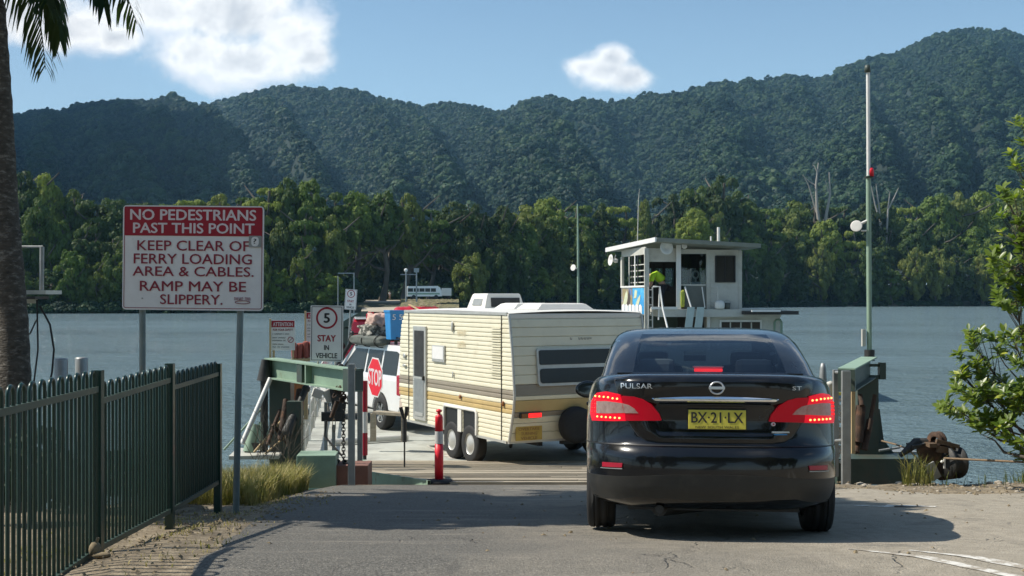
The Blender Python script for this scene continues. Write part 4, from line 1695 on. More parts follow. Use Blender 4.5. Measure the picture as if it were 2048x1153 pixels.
    # wheels
    for yw in (.98, 3.68):
        for s in (-1, 1):
            w = thing('wheel', None, None)
            w.parent = t
            w.location = (s * .765, yw, .312 / .965)
            w.scale = (1, 1, 1 / .965)
            Mx = Matrix.Rotation(math.pi / 2, 4, 'Y')
            pr = [(.20, -.098), (.27, -.1), (.295, -.095), (.310, -.075), (.312, -.05)]
            pr2 = pr + [(.3125, -.052), (.305, -.05), (.305, -.043), (.3125, -.041), (.3125, -.012), (.305, -.011), (.305, .011), (.3125, .012)] + [(.3125, .041), (.305, .043), (.305, .05), (.3125, .052)] + [(r, -h) for r, h in pr[::-1]]
            MB().lathe(pr2, 48, Mx).build('tyre', M['rubber'], w)
            mb = MB()
            mb.lathe([(.205, -.09), (.20, -.03 * s), (.03, -.05 * s)], 40, Mx)
            for k in range(10):
                a = 2 * math.pi * k / 10
                mb.box((s * .075, .115 * math.cos(a), .115 * math.sin(a)), (.02, .17, .035), rot=Matrix.Rotation(a, 3, 'X'), bev=.005)
            mb.lathe([(.0, .09 * s), (.05, .088 * s), (.055, .07 * s)], 20, Mx)
            mb.lathe([(.195, .092 * s), (.21, .092 * s), (.205, .07 * s)], 40, Mx)
            mb.build('rim', M['badge'], w)
    return t


make_sedan()

# ================================================================== FERRY
AX = Vector((-0.12, 0.993, 0))      # ferry runs towards the far landing
DECK = 0.6


def ferry_left(Y): return -3.75 - 0.13 * (Y - 21)


def ferry_right(Y): return 5.75 - 0.12 * (Y - 20.5)


ferry = thing('cable_ferry', 'wide flat green cable ferry with pale grey vehicle deck moored at the ramp', 'ferry', (0, 20.5, 0))
FO = Vector((0, 20.5, 0))


def fl(v): return Vector(v) - FO


# hull
mb = MB()
q = [(ferry_left(20.5), 20.5), (ferry_right(20.5), 20.5), (ferry_right(47), 47), (ferry_left(47), 47)]
mb.prism(q, lambda x, y: fl((x, y, DECK - 0.02)), lambda x, y: fl((x * 0.98, y, -0.4)))
mb.build('hull', M['green_steel'], ferry)
# deck plates, separate sheets with joints
rr = random.Random(4)
for j in range(9):
    y0, y1 = 20.5 + j * 2.95, 20.5 + (j + 1) * 2.95 - 0.02
    for i in range(3):
        def ex(y, k): return ferry_left(y) + (ferry_right(y) - ferry_left(y)) * k / 3
        mb = MB()
        pl = [(ex(y0, i) + .01, y0), (ex(y0, i + 1) - .01, y0), (ex(y1, i + 1) - .01, y1), (ex(y1, i) + .01, y1)]
        mb.prism(pl, lambda x, y: fl((x, y, DECK - 0.018)), lambda x, y: fl((x, y, DECK + 0.004 * ((i + j) % 2))))
        fixn(mb.build('deck_plate', M['deck'], ferry))
# painted deck lines
for (a, b, w) in (((-1.02, 20.75), (-1.55, 22.6), .13), ((1.6, 21.0), (-1.1, 44), .12)):
    a, b = Vector(a), Vector(b)
    d = (b - a).normalized()
    s = Vector((d.y, -d.x)) * w / 2
    mb = MB().add([fl((a.x - s.x, a.y - s.y, DECK + .009)), fl((a.x + s.x, a.y + s.y, DECK + .009)), fl((b.x + s.x, b.y + s.y, DECK + .009)), fl((b.x - s.x, b.y - s.y, DECK + .009))], [(0, 1, 2, 3)])
    mb.build('deck_line', M['line'], ferry)
# white kerb beam across the left front of the deck
mb = MB()
a, b = P(655, 884, 22.6), P(815, 872, 23.4)
a.z = b.z = DECK + .07
mb.tube([fl(a), fl(b)], .075, 4)
mb.build('wheel_kerb', M['white'], ferry)
# side railing left: posts, rails, kick plate
for k in range(11):
    y = 21.0 + k * 2.35
    x = ferry_left(y) + .1
    z0 = DECK if y > 20.4 else DECK + .15
    MB().box(fl((x, y, z0 + .5)), (.07, .07, 1.0)).build('railing_post', M['white'], ferry)
for hz in (.35, .68, 1.0):
    MB().tube([fl((ferry_left(20.6) + .1, 20.6, DECK + hz)), fl((ferry_left(45) + .1, 45, DECK + hz))], .028, 8).build('rail', M['offwhite'], ferry)
for k in range(34):
    y = 20.6 + k * .36
    MB().box(fl((ferry_left(y) + .1, y, DECK + .34)), (.02, .035, .64)).build('baluster', M['offwhite'], ferry)
# right side bulwark
for k in range(11):
    y = 20.8 + k * 2.4
    MB().box(fl((ferry_right(y) - .1, y, DECK + .5)), (.07, .07, 1.0)).build('railing_post', M['white'], ferry)
for hz in (.5, 1.0):
    MB().tube([fl((ferry_right(20.7) - .1, 20.7, DECK + hz)), fl((ferry_right(35.4) - .1, 35.4, DECK + hz))], .028, 8).build('rail', M['offwhite'], ferry)
# far end lifting beam seen behind the red van
mb = MB()
mb.prism([(0, 0), (1, 0), (1, 1), (0, 1)], lambda u, v: fl(P(683 + 40 * u, 645 - 22 * u + v * 14, 46.0)) + Vector((0, 0, 0)), lambda u, v: fl(P(683 + 40 * u, 645 - 22 * u + v * 14, 46.0)) + Vector((.2, .4, 0)))
fixn(mb.build('far_lifting_beam', M['dark_green'], ferry))
MB().box(fl((XD(720, 46), 46.2, 1.5)), (.2, .3, 2.2)).box(fl((XD(690, 46), 46.2, 1.3)), (.2, .3, 1.8)).build('far_beam_post', M['dark_green'], ferry)

# ---- loading ramp of planks between road and ferry
ramp = thing('loading_ramp', 'hinged ramp of weathered cross planks between the road and the ferry deck', 'ramp', (0, 15.3, 0))
RO = Vector((0, 15.3, 0))


def ramp_z(Y): return DECK + 0.02 + (20.46 - Y) / (20.46 - 15.34) * 0.41


def ramp_l(Y): return interp(Y, [(15.3, -1.02), (17.1, -2.05), (20.5, -2.5)])


def ramp_r(Y): return interp(Y, [(15.3, 3.6), (17.1, 4.3), (20.5, 4.9)])


rr = random.Random(8)
n = 27
for k in range(n):
    y0 = 15.34 + (20.46 - 15.34) * k / n
    y1 = 15.34 + (20.46 - 15.34) * (k + 1) / n - rr.uniform(.010, .022)
    ym = (y0 + y1) / 2
    off = rr.uniform(-.012, .010)
    a, b = ramp_l(ym) + rr.uniform(-.02, .05), ramp_r(ym)
    split = a + (b - a) * rr.uniform(.35, .6)
    for (p, q_) in ((a, split - .006), (split + .006, b)):
        mb = MB()
        vs = [Vector((x, y, ramp_z(y) + off + dz + rr.uniform(-.004, .004))) - RO for x in (p, q_) for y in (y0, y1) for dz in (-.05, 0)]
        mb.add(vs, [(0, 1, 3, 2), (4, 6, 7, 5), (0, 4, 5, 1), (2, 3, 7, 6), (0, 2, 6, 4), (1, 5, 7, 3)])
        mb.build('plank', M['plank'], ramp)
# green side plate along the cut left edge and the right one, girders beneath
for sgn, fe in ((-1, ramp_l), (1, ramp_r)):
    mb = MB()
    ys_ = [15.25, 16.2, 17.1, 18.8, 20.4]
    vs = []
    for y in ys_:
        for dx in (0, .04):
            vs.append(Vector((fe(y) + sgn * (dx + .012), y, ramp_z(y) + .035)) - RO)
            vs.append(Vector((fe(y) + sgn * (dx + .012), y, ramp_z(y) - .42)) - RO)
    m = len(ys_)
    fs = []
    for i in range(m - 1):
        o_ = i * 4
        fs += [(o_, o_ + 4, o_ + 5, o_ + 1), (o_ + 2, o_ + 3, o_ + 7, o_ + 6), (o_, o_ + 2, o_ + 6, o_ + 4)]
    mb.add(vs, fs)
    mb.build('side_plate', M['green_steel'], ramp)
MB().box((1.3, 2.6, .35), (3.8, 4.6, .2)).build('girder', M['dark_green'], ramp)

# ---- left lifting frame: I beam on posts, with blocks, chain, hoses
def P0(px, py, D): return P(px, py, D)


lf = thing('lifting_frame', 'pale green steel I-beam frame with chain and hoses left of the ramp', 'frame', P(703, 973, 15.1))
LO = lf.location.copy()
bA, bB = Vector((XD(541, 17.2), 17.2, zpix(716, 17.2))), Vector((XD(712, 15.4), 15.4, zpix(739, 15.4)))
bd = (bB - bA)
bn = Vector((bd.y, -bd.x, 0)).normalized()     # horizontal normal, towards camera/right
if bn.y > 0: bn = -bn


def beam_pt(t, side, dz): return bA + bd * t + bn * side + Vector((0, 0, dz)) - LO


def slab(mb, t0, t1, s0, s1, z0, z1):
    vs = [beam_pt(t, s, z) for t in (t0, t1) for s in (s0, s1) for z in (z0, z1)]
    mb.add(vs, [(0, 1, 3, 2), (4, 6, 7, 5), (0, 4, 5, 1), (2, 3, 7, 6), (0, 2, 6, 4), (1, 5, 7, 3)])


hb = .27
mb = MB()
slab(mb, 0, 1, -.10, .10, -.018, 0)
slab(mb, 0, 1, -.10, .10, -hb - .018, -hb)
slab(mb, 0.003, .997, -.008, .008, -hb, -.018)
for tt in (.50,):
    slab(mb, tt, tt + .012, -.095, .095, -hb + .001, -.019)
fixn(mb.build('i_beam', M['green_steel'], lf))
for nm_, ar in (('stiffener', (.012, .03, -.095, .095, -hb + .001, -.019)), ('stiffener', (.40, .46, -.02, .09, -hb + .001, -.019)), ('end_plate', (.94, 1.0, -.11, .112, -hb - .02, .002))):
    mb = MB()
    slab(mb, *ar)
    fixn(mb.build(nm_, M['dark_green'], lf))
# posts
p = bA - LO
ztop = p.z - .28
MB().box((p.x + .16, p.y + .02, (ztop - 1.3) / 2 + 0.0), (.30, .30, ztop + 1.3)).build('post', M['dark_green'], lf)
mb = MB()
mb.cyl((p.x - .07, p.y - .1, ztop - 1.15), (p.x - .07, p.y - .1, p.z - .30), .055, n=12)
mb.cyl((p.x - .07, p.y - .1, p.z - .32), (p.x - .05, p.y - .1, p.z - .02), .105, .055, n=14)
mb.build('hydraulic_cap', M['steel_dark'], lf)
q2 = P(590, 900, 16.5) - LO
MB().box((q2.x, q2.y, .35), (.20, .2, 1.2)).build('post', M['dark_green'], lf)
# near grey stanchion pair with bent top
gx = P(703, 973, 15.1) - LO
mb = MB()
mb.box((0, 0, .76), (.085, .06, 1.56), bev=.006)
mb.build('stanchion', M['galv'], lf)
s2 = P(720, 939, 16.6) - LO
mb = MB()
mb.box((s2.x, s2.y, s2.z + .67), (.07, .06, 1.30), bev=.006)
mb.tube([(.02, 0, 1.50), (s2.x - .01, s2.y, s2.z + 1.30)], .03, 8)
mb.build('stanchion', M['galv'], lf)
# chain: individual links
cx0 = P(687, 790, 15.7) - LO
cbot = P(689, 922, 15.7) - LO
nl = 20
for k in range(nl):
    zc_ = cx0.z + (cbot.z - cx0.z) * (k + .5) / nl
    L_ = abs(cbot.z - cx0.z) / nl * .72
    a = (k % 2) * math.pi / 2 + .4
    pts_ = []
    for j in range(12):
        th = 2 * math.pi * j / 12
        u, v = .022 * math.cos(th), L_ * math.sin(th)
        pts_.append((cx0.x + u * math.cos(a), cx0.y + u * math.sin(a), zc_ + v))
    MB().tube(pts_, .0075, 5, closed=True).build('chain_link', M['steel_dark'], lf)
# tangle of shackles at top and heap at the foot of the chain
mb = MB()
rr = random.Random(2)
for k in range(10):
    c = cx0 + Vector((rr.uniform(-.11, .07), rr.uniform(-.05, .05), rr.uniform(-.06, .13)))
    mb.tube([c + Vector((.035 * math.cos(j) * (1 if k % 2 else .4), .035 * math.sin(j) * .6, .04 * math.sin(j + k))) for j in [i * math.pi / 4 for i in range(8)]], .012, 6, closed=True)
mb.cyl(cx0 + Vector((-.08, 0, -.08)), cx0 + Vector((-.16, .02, -.30)), .03, n=10)
mb.build('shackle', M['rust'], lf)
mb = MB()
for k in range(14):
    c = cbot + Vector((rr.uniform(-.22, .04), rr.uniform(-.08, .08), rr.uniform(-.10, .0)))
    mb.tube([c + Vector((.035 * math.cos(j), .03 * math.sin(j), .02 * math.sin(j + k))) for j in [i * math.pi / 4 for i in range(8)]], .011, 6, closed=True)
mb.build('chain_heap', M['steel_dark'], lf)
h0, h1 = P(652, 842, 16) - LO, P(684, 912, 15.8) - LO
MB().tube([h0, h0 + Vector((-.02, 0, -.2)), h0.lerp(h1, .55) + Vector((-.05, 0, -.05)), h1], .014, 6).build('hose', M['rubber'], lf)
h0 = P(668, 838, 16) - LO
MB().tube([h0 + Vector((.02 * math.sin(a) - 0, 0, -.09 + .09 * math.cos(a))) for a in [2 * math.pi * i / 12 for i in range(12)]], .005, 6, closed=True).build('rope_loop', M['rope'], lf)
# diagonal hydraulic ram and props
mb = MB()
a, b = P(612, 778, 16.7) - LO, P(572, 868, 16.3) - LO
mb.cyl(a, a.lerp(b, .5), .045, n=10).cyl(a.lerp(b, .5), b, .07, n=12)
mb.sphere(a, .06)
mb.build('hydraulic_ram', M['steel_dark'], lf)
mb = MB()
for (u, v, r) in (((586, 868), (600, 780), .05), ((560, 880), (572, 800), .04), ((545, 850), (590, 905), .03), ((535, 890), (560, 820), .028), ((600, 900), (580, 840), .04)):
    mb.tube([P(*u, 16.6) - LO, P(*v, 16.9) - LO], r, 7)
mb.build('rusty_brace', M['rust'], lf)
# light grey counterweight boxes just right of the ram
mb = MB()
rr = random.Random(12)
# green end block and brown block at the foot
MB().box(P(631, 943, 15.45) - LO + Vector((0, .2, 0)), (.50, .5, .42), rot=(0, 0, .06), bev=.01).build('end_block', M['green_steel'], lf)
MB().box(P(700, 955, 15.5) - LO + Vector((0, .25, -.01)), (.46, .45, .32), bev=.01).build('brown_block', M['brownsteel'], lf)

# ---- pale strut and mooring platform on the left
st = thing('mooring_platform', 'small pale steel platform with slanted white strut beside the grassy bank', 'platform', P(500, 912, 16.8))
SO = st.location.copy()
MB().box((.05, .25, 0), (.68, .9, .05), rot=(0, 0, .1)).build('platform_plate', M['offwhite'], st)
MB().tube([P(484, 888, 16.6) - SO, P(541, 757, 17.0) - SO], .035, 8).build('strut', M['white'], st)
mb = MB()
for (u, v, r) in (((498, 905), (512, 850), .09), ((516, 900), (524, 845), .05), ((448, 900), (530, 810), .016), ((505, 905), (538, 862), .02)):
    mb.tube([P(*u, 17) - SO, P(*v, 17.1) - SO], r, 8)
mb.build('winch_bits', M['green_steel'], st)
MB().tube([P(508, 905, 16.7) - SO, P(566, 838, 16.8) - SO], .018, 6).tube([P(530, 908, 16.5) - SO, P(585, 862, 16.8) - SO], .014, 6).build('plank_offcut', M['wood'], st)
MB().box(P(510, 893, 17) - SO, (.12, .1, .1)).box(P(504, 880, 17.1) - SO, (.2, .12, .04)).build('cleat', M['steel_dark'], st)

# ---- right lifting frame
rf = thing('lifting_frame', 'dark green steel frame with rusty hangers right of the black sedan', 'frame', P(1702, 955, 15.45))
QO = rf.location.copy()
bA, bB = Vector((XD(1738, 17.3), 17.3, zpix(714, 17.3))), Vector((XD(1693, 15.5), 15.5, zpix(737, 15.5)))
bd = (bB - bA)
bn = Vector((bd.y, -bd.x, 0)).normalized()
if bn.y > 0: bn = -bn


def beam_pt(t, side, dz): return bA + bd * t + bn * side + Vector((0, 0, dz)) - QO


mb = MB()
slab(mb, 0, 1, -.11, .11, -.018, 0)
fixn(mb.build('beam_flange', M['green_steel'], rf))
mb = MB()
slab(mb, 0, 1, -.11, .11, -.30, -.285)
slab(mb, 0.0, 1, -.02, .02, -.285, -.018)
slab(mb, .96, .999, -.108, .108, -.284, -.019)
fixn(mb.build('beam_web', M['dark_green'], rf))
a = bA - QO
MB().box((a.x - .05, a.y, a.z - .95), (.30, .25, 1.35)).box((a.x - .03, a.y + .02, a.z - 1.5), (.42, .25, .5)).build('post', M['dark_green'], rf)
mb = MB()
mb.prism([(0, 0), (.62, 0), (.18, .55), (.12, 1.0), (0, 1.0)], lambda u, v: (a.x + .05 + u, a.y + .05, a.z - 1.76 + v), lambda u, v: (a.x + .05 + u, a.y + .09, a.z - 1.76 + v))
fixn(mb.build('gusset', M['dark_green'], rf))
MB().box((a.x + .17, a.y - .05, a.z - .20), (.09, .1, .24)).box((a.x + .06, a.y - .06, a.z - .12), (.14, .03, .04)).box((a.x + .06, a.y - .06, a.z - .28), (.14, .03, .04)).build('bracket', M['dark_green'], rf)
for (px_, D_, zt, w_) in ((1692, 15.3, 742, .11), (1671, 16.2, 740, .07)):
    b_ = P(px_, 958, D_) - QO
    zt_ = zpix(zt, D_) - QO.z
    MB().box((b_.x, b_.y, (zt_ - .1) / 2), (w_, .07, zt_ + .1), bev=.006).build('stanchion', M['galv'], rf)
u = P(1692, 745, 15.3) - QO
v = P(1671, 745, 16.2) - QO
MB().tube([u, v], .02, 8).tube([P(1692, 880, 15.3) - QO, P(1671, 882, 16.2) - QO], .02, 8).build('cross_bar', M['galv'], rf)
mb = MB()
for (p_, q_, r) in (((1716, 885), (1722, 812), .07), ((1724, 812), (1720, 790), .035), ((1737, 860), (1750, 790), .03), ((1728, 900), (1740, 840), .05), ((1712, 905), (1716, 870), .05), ((1720, 775), (1708, 778), .03)):
    mb.tube([P(*p_, 16.4) - QO, P(*q_, 16.5) - QO], r, 8)
mb.build('hanger', M['rust'], rf)
mb = MB()
rr = random.Random(6)
for k in range(22):
    c = P(1679 + rr.uniform(-9, 8), 800 + k * 6.2, 16.6) - QO
    mb.sphere(c, (rr.uniform(.03, .07), .03, rr.uniform(.015, .035)), sub=1)
mb.build('hanging_rags', M['offwhite'], rf)
MB().box(P(1706, 845, 16.3) - QO, (.05, .05, .85)).build('timber_stop', M['wood'], rf)
MB().box(P(1680, 788, 16.5) - QO, (.10, .04, .04)).build('yellow_tape', M['plate_y'], rf)
MB().box(P(1755, 938, 17.0) - QO, (1.3, .6, .36)).build('ferry_corner', M['dark_green'], rf)
# ferry corner deck junk
MB().box(P(1765, 902, 18) - QO, (.9, .5, .03)).tube([P(1758, 902, 17) - QO, P(1800, 895, 17) - QO], .02, 6).build('edge_bar', M['galv'], rf)

# ---- posts beside the right lamp of the sedan: rounded bollards
t = thing('mooring_bollard', 'tall tapered grey bollard just right of the sedan roofline', 'bollard', (XD(1646, 17.6), 17.6, 1.0))
zt = zpix(726, 17.6) - 1.0
MB().lathe([(.06, 0), (.06, zt - .28), (.045, zt - .08), (.03, zt - .01), (0, zt)], 14).build('shaft', M['galv'], t)
MB().lathe([(.063, zt - .40), (.063, zt - .30)], 14).build('band', M['brownsteel'], t)
t = thing('mooring_bollard', 'short white capped bollard behind the sedan right tail lamp', 'bollard', (XD(1661, 16.6), 16.6, 1.0))
zt = zpix(762, 16.6) - 1.0
MB().lathe([(.05, 0), (.05, zt - .06), (.058, zt - .05), (.05, zt - .02), (0, zt)], 14).build('shaft', M['offwhite'], t)

# ---- tall lamp mast on the right
t = thing('lamp_mast', 'tall pole, white above and green below, with flood lamp and red beacon', 'lamp mast', (XD(1739, 17.5), 17.5, zpix(716, 17.5)))
TO = t.location.copy()


def q(px, py, D=17.5): return P(px, py, D) - TO


MB().tube([q(1739, 716), q(1738, 560), q(1737, 352)], .036, 12).build('lower_pole', M['green_steel'], t)
MB().tube([q(1737, 352), q(1736, 138)], .027, 12).build('upper_pole', M['white'], t)
MB().lathe([(.0, .05), (.035, .045), (.045, 0), (.045, -.06), (.0, -.07)], 12, Matrix.Translation(q(1735, 137))).build('finial', M['dark_green'], t)
MB().lathe([(0, .075), (.03, .07), (.042, .03), (.042, -.06), (0, -.06)], 14, Matrix.Translation(q(1742, 346))).build('beacon', M['safety_red'], t)
MB().box(q(1738, 355), (.11, .11, .02)).build('beacon_plate', M['steel_dark'], t)


def flood(parent, c, s, yaw, mt='pods'):
    Mx = Matrix.Translation(c) @ Matrix.Rotation(yaw, 4, 'Z') @ Matrix.Rotation(R(80), 4, 'X') @ Matrix.Scale(s, 4)
    mb = MB().lathe([(0, -.30), (.25, -.28), (.5, -.12), (.95, .10), (1.0, .18), (.9, .2), (.0, .15)], 20, Mx)
    return mb.build('flood_lamp', M[mt], parent)


flood(t, q(1713, 453), .085, R(-25))
MB().tube([q(1722, 448), q(1738, 440)], .02, 8).tube([q(1722, 462), q(1738, 462)], .012, 6).build('lamp_bracket', M['pods'], t)
MB().box(q(1727, 676), (.05, .06, .25)).build('junction_box', M['offwhite'], t)
MB().cyl(q(1739, 722), q(1739, 700), .075, n=12).build('clamp', M['steel_dark'], t)

# ---- thin far mast with lamp, on the ferry far edge
t = thing('lamp_mast', 'thin pale green mast with small flood lamp rising behind the caravan roof', 'lamp mast', (XD(1157, 44), 44, DECK))
TO = t.location.copy()
MB().tube([(0, 0, 0), P(1157, 640, 44) - TO, P(1156, 500, 44) - TO, P(1155, 408, 44) - TO], [.055, .05, .04, .02], 8).build('pole', M['green_steel'], t)
flood(t, P(1147, 536, 44) - TO, .12, R(-40))
MB().tube([P(1148, 536, 44) - TO, P(1157, 538, 44) - TO], .03, 6).build('lamp_bracket', M['pods'], t)
t = thing('whip_antenna', 'slender whip antenna standing behind the left part of the wheelhouse roof', 'antenna', (XD(1275, 41), 41, zpix(486, 41)))
TO = t.location.copy()
MB().tube([(0, 0, 0), P(1277, 400, 41) - TO, P(1279, 378, 41) - TO], [.02, .013, .006], 6).build('rod', M['offwhite'], t)

# ---- signs --------------------------------------------------------------
def round_rect(w, h, r, n=6):
    out = []
    for (cx, cz, a0) in ((w / 2 - r, h / 2 - r, 0), (-w / 2 + r, h / 2 - r, 90), (-w / 2 + r, -h / 2 + r, 180), (w / 2 - r, -h / 2 + r, 270)):
        for k in range(n + 1):
            a = R(a0 + 90 * k / n)
            out.append((cx + r * math.cos(a), cz + r * math.sin(a)))
    return out


def plate(name, w, h, r, y0, y1, mat, parent, cx=0, cz=0):
    mb = MB()
    mb.prism(round_rect(w, h, r), lambda x, z: (cx + x, y0, cz + z), lambda x, z: (cx + x, y1, cz + z))
    return fixn(mb.build(name, mat, parent))


def ringplate(name, cx, cz, r0, r1, y, mat, parent, n=40):
    mb = MB()
    vs = [(cx + r * math.cos(2 * math.pi * k / n), y, cz + r * math.sin(2 * math.pi * k / n)) for r in (r0, r1) for k in range(n)]
    mb.add(vs, [(k, (k + 1) % n, n + (k + 1) % n, n + k) for k in range(n)])
    return mb.build(name, mat, parent)


def frame_rect(name, w, h, t_, y, mat, parent, cx=0, cz=0, r=.02):
    mb = MB()
    A = round_rect(w, h, r)
    B = round_rect(w - 2 * t_, h - 2 * t_, max(.003, r - t_))
    n = len(A)
    vs = [(cx + x, y, cz + z) for x, z in A + B]
    mb.add(vs, [(k, (k + 1) % n, n + (k + 1) % n, n + k) for k in range(n)])
    return mb.build(name, mat, parent)


def scribble(name, mat, parent, c, w, h, n, seed, fn=None):
    """a row of unreadable letter strokes, as small worn print looks from here"""
    rr_ = random.Random(seed)
    mb = MB()
    for k in range(n):
        x = c[0] - w / 2 + w * (k + .5) / n
        if rr_.random() < .1: continue
        st = w / n * .22
        for (dx, dz, a_, b_) in ((-.28, 0, st, h), (.22, 0, st * rr_.uniform(.5, 1), h * rr_.uniform(.5, 1)), (0, rr_.choice((-.4, 0, .4)) * h, w / n * .6, st)):
            X, Z = x + dx * w / n, c[2] + dz
            vs_ = [Vector((X - a_ / 2, c[1], Z - b_ / 2)), Vector((X + a_ / 2, c[1], Z - b_ / 2)), Vector((X + a_ / 2, c[1], Z + b_ / 2)), Vector((X - a_ / 2, c[1], Z + b_ / 2))]
            if fn: vs_ = [fn(p_) for p_ in vs_]
            mb.add(vs_, [(0, 1, 2, 3)])
    return mb.build(name, mat, parent)


# big sign
D = 11.1
S = D / F
cx_, cy_ = 386.3, 516.5
t = thing('warning_sign', 'large red and white sign reading NO PEDESTRIANS PAST THIS POINT on two posts', 'sign', P(cx_, cy_, D), rot=(0, R(0.6), R(-1.5)))
W_, H_ = 284 * S, 209 * S
plate('sign_panel', W_, H_, .035, -.004, .004, M['sign_white'], t)
frame_rect('border', W_ - .026, H_ - .030, .006, -.0065, M['sign_text_red'], t, r=.02)


def sx(px): return (px - cx_) * S


def sz(py): return (cy_ - py) * S


mb = MB()
mb.prism(round_rect(W_ - .030, 58 * S, .012), lambda x, z: (x, -.0075, z + sz(443.5)), lambda x, z: (x, -.0045, z + sz(443.5)))
fixn(mb.build('red_header', M['sign_red'], t))
rows = [('NO PEDESTRIANS', 259, 513, 430.5, 22, 'w'), ('PAST THIS POINT', 265, 510, 457, 21, 'w'), ('KEEP CLEAR OF', 274, 500, 492, 20.5, 'r'), ('FERRY LOADING', 267, 505, 518.5, 20.5, 'r'),
        ('AREA & CABLES.', 265, 509, 543.5, 19.5, 'r'), ('RAMP MAY BE', 280, 494, 573, 20, 'r'), ('SLIPPERY.', 321, 447, 599.5, 20, 'r')]
for s_, a_, b_, yc, hh, c_ in rows:
    dy = ((a_ + b_) / 2 - cx_) * 0.008
    text(s_, M['sign_pinkwhite'] if c_ == 'w' else M['sign_text_red'], t, (sx((a_ + b_) / 2), -.0095, sz(yc + dy)), (b_ - a_) * S, hh * S, .022 if c_ == 'w' else .010)
# maker's mark and sticker
scribble('maker_mark', M['sign_text_red'], t, (sx(487), -.0095, sz(597)), 34 * S, 6.5 * S, 11, 3)
MB().tube([(sx(487) + 15 * S * math.cos(a), -.009, sz(604) + 3 * S * math.sin(a)) for a in [2 * math.pi * i / 20 for i in range(20)]], .0028, 4, closed=True).build('maker_oval', M['sign_text_red'], t)
plate('sticker', 25 * S, 23 * S, .004, -.011, -.0096, M['galv'], t, sx(511), sz(482.5))
plate('sticker_face', 15 * S, 19 * S, .03, -.0125, -.0112, M['sign_white'], t, sx(511), sz(482.5))
text('?', M['black'], t, (sx(511), -.0135, sz(482)), 6 * S, 10 * S, .0)
for (px_, top, bot, r, D2) in ((285, 622, 700, .029, 11.16), (481, 625, 1020, .030, 11.15)):
    zb = ground_z(XD(px_, D2), D2) - .1
    lean = -.10 if px_ > 400 else 0.0
    o_ = MB().tube([Vector((XD(px_, D2) + lean * .45, D2, zb)) , Vector((XD(px_, D2) + .0, D2, zpix(600, D2))), Vector((XD(px_, D2) + .01, D2, zpix(430, D2)))], r, 12).build('sign_post', M['post_grey'])
    o_.parent = t
    o_.matrix_parent_inverse = (Matrix.Translation(t.location) @ t.rotation_euler.to_matrix().to_4x4()).inverted()
for px_ in (285, 481):
    for py_ in (432, 598):
        MB().cyl((sx(px_), -.012, sz(py_)), (sx(px_), -.005, sz(py_)), .006, n=8).build('bolt', M['galv'], t)


def speed_sign(px, py, D, w, h, label, yaw, lean=0.0):
    S = D / F
    t = thing('speed_sign', label, 'sign', P(px, py, D), rot=(0, lean, yaw))
    W_, H_ = w * S, h * S
    k = W_ / 62
    plate('sign_panel', W_, H_, .012, -.004, .004, M['sign_white'], t)
    frame_rect('border', W_ - 4 * k, H_ - 4 * k, 1.1 * k, -.0062, M['black'], t, r=.012)
    ringplate('red_ring', 0, 30 * k * H_ / W_ / 1.75, 16.8 * k, 20.4 * k, -.0066, M['sign_red'], t)
    text('5', M['black'], t, (0, -.0066, 30 * k * H_ / W_ / 1.75), 12 * k, 18.5 * k, .03)
    text('STAY', M['sign_red'], t, (0, -.0066, -9 * k), 35 * k, 12.5 * k, .03)
    text('IN', M['black'], t, (0, -.0066, -26.5 * k), 9.5 * k, 9.5 * k, .025)
    text('VEHICLE', M['black'], t, (0, -.0066, -41.5 * k), 41 * k, 10 * k, .022)
    return t


t = speed_sign(653.5, 667.5, 16.2, 66, 112, 'white sign with ringed 5 and STAY IN VEHICLE above the green beam', R(-3), R(0.6))
MB().tube([(-.12, .02, -.2), (-.12, .03, -.43)], .015, 6).tube([(.12, .02, -.2), (.12, .03, -.43)], .015, 6).build('bracket', M['offwhite'], t)
t = speed_sign(701.5, 599.5, 45.6, 23.5, 41, 'small distant speed 5 sign at the far end of the ferry', R(0), R(4))
MB().tube([(0, .03, .2), (0.03, .03, -1.6)], .03, 8).build('sign_post', M['galv'], t)

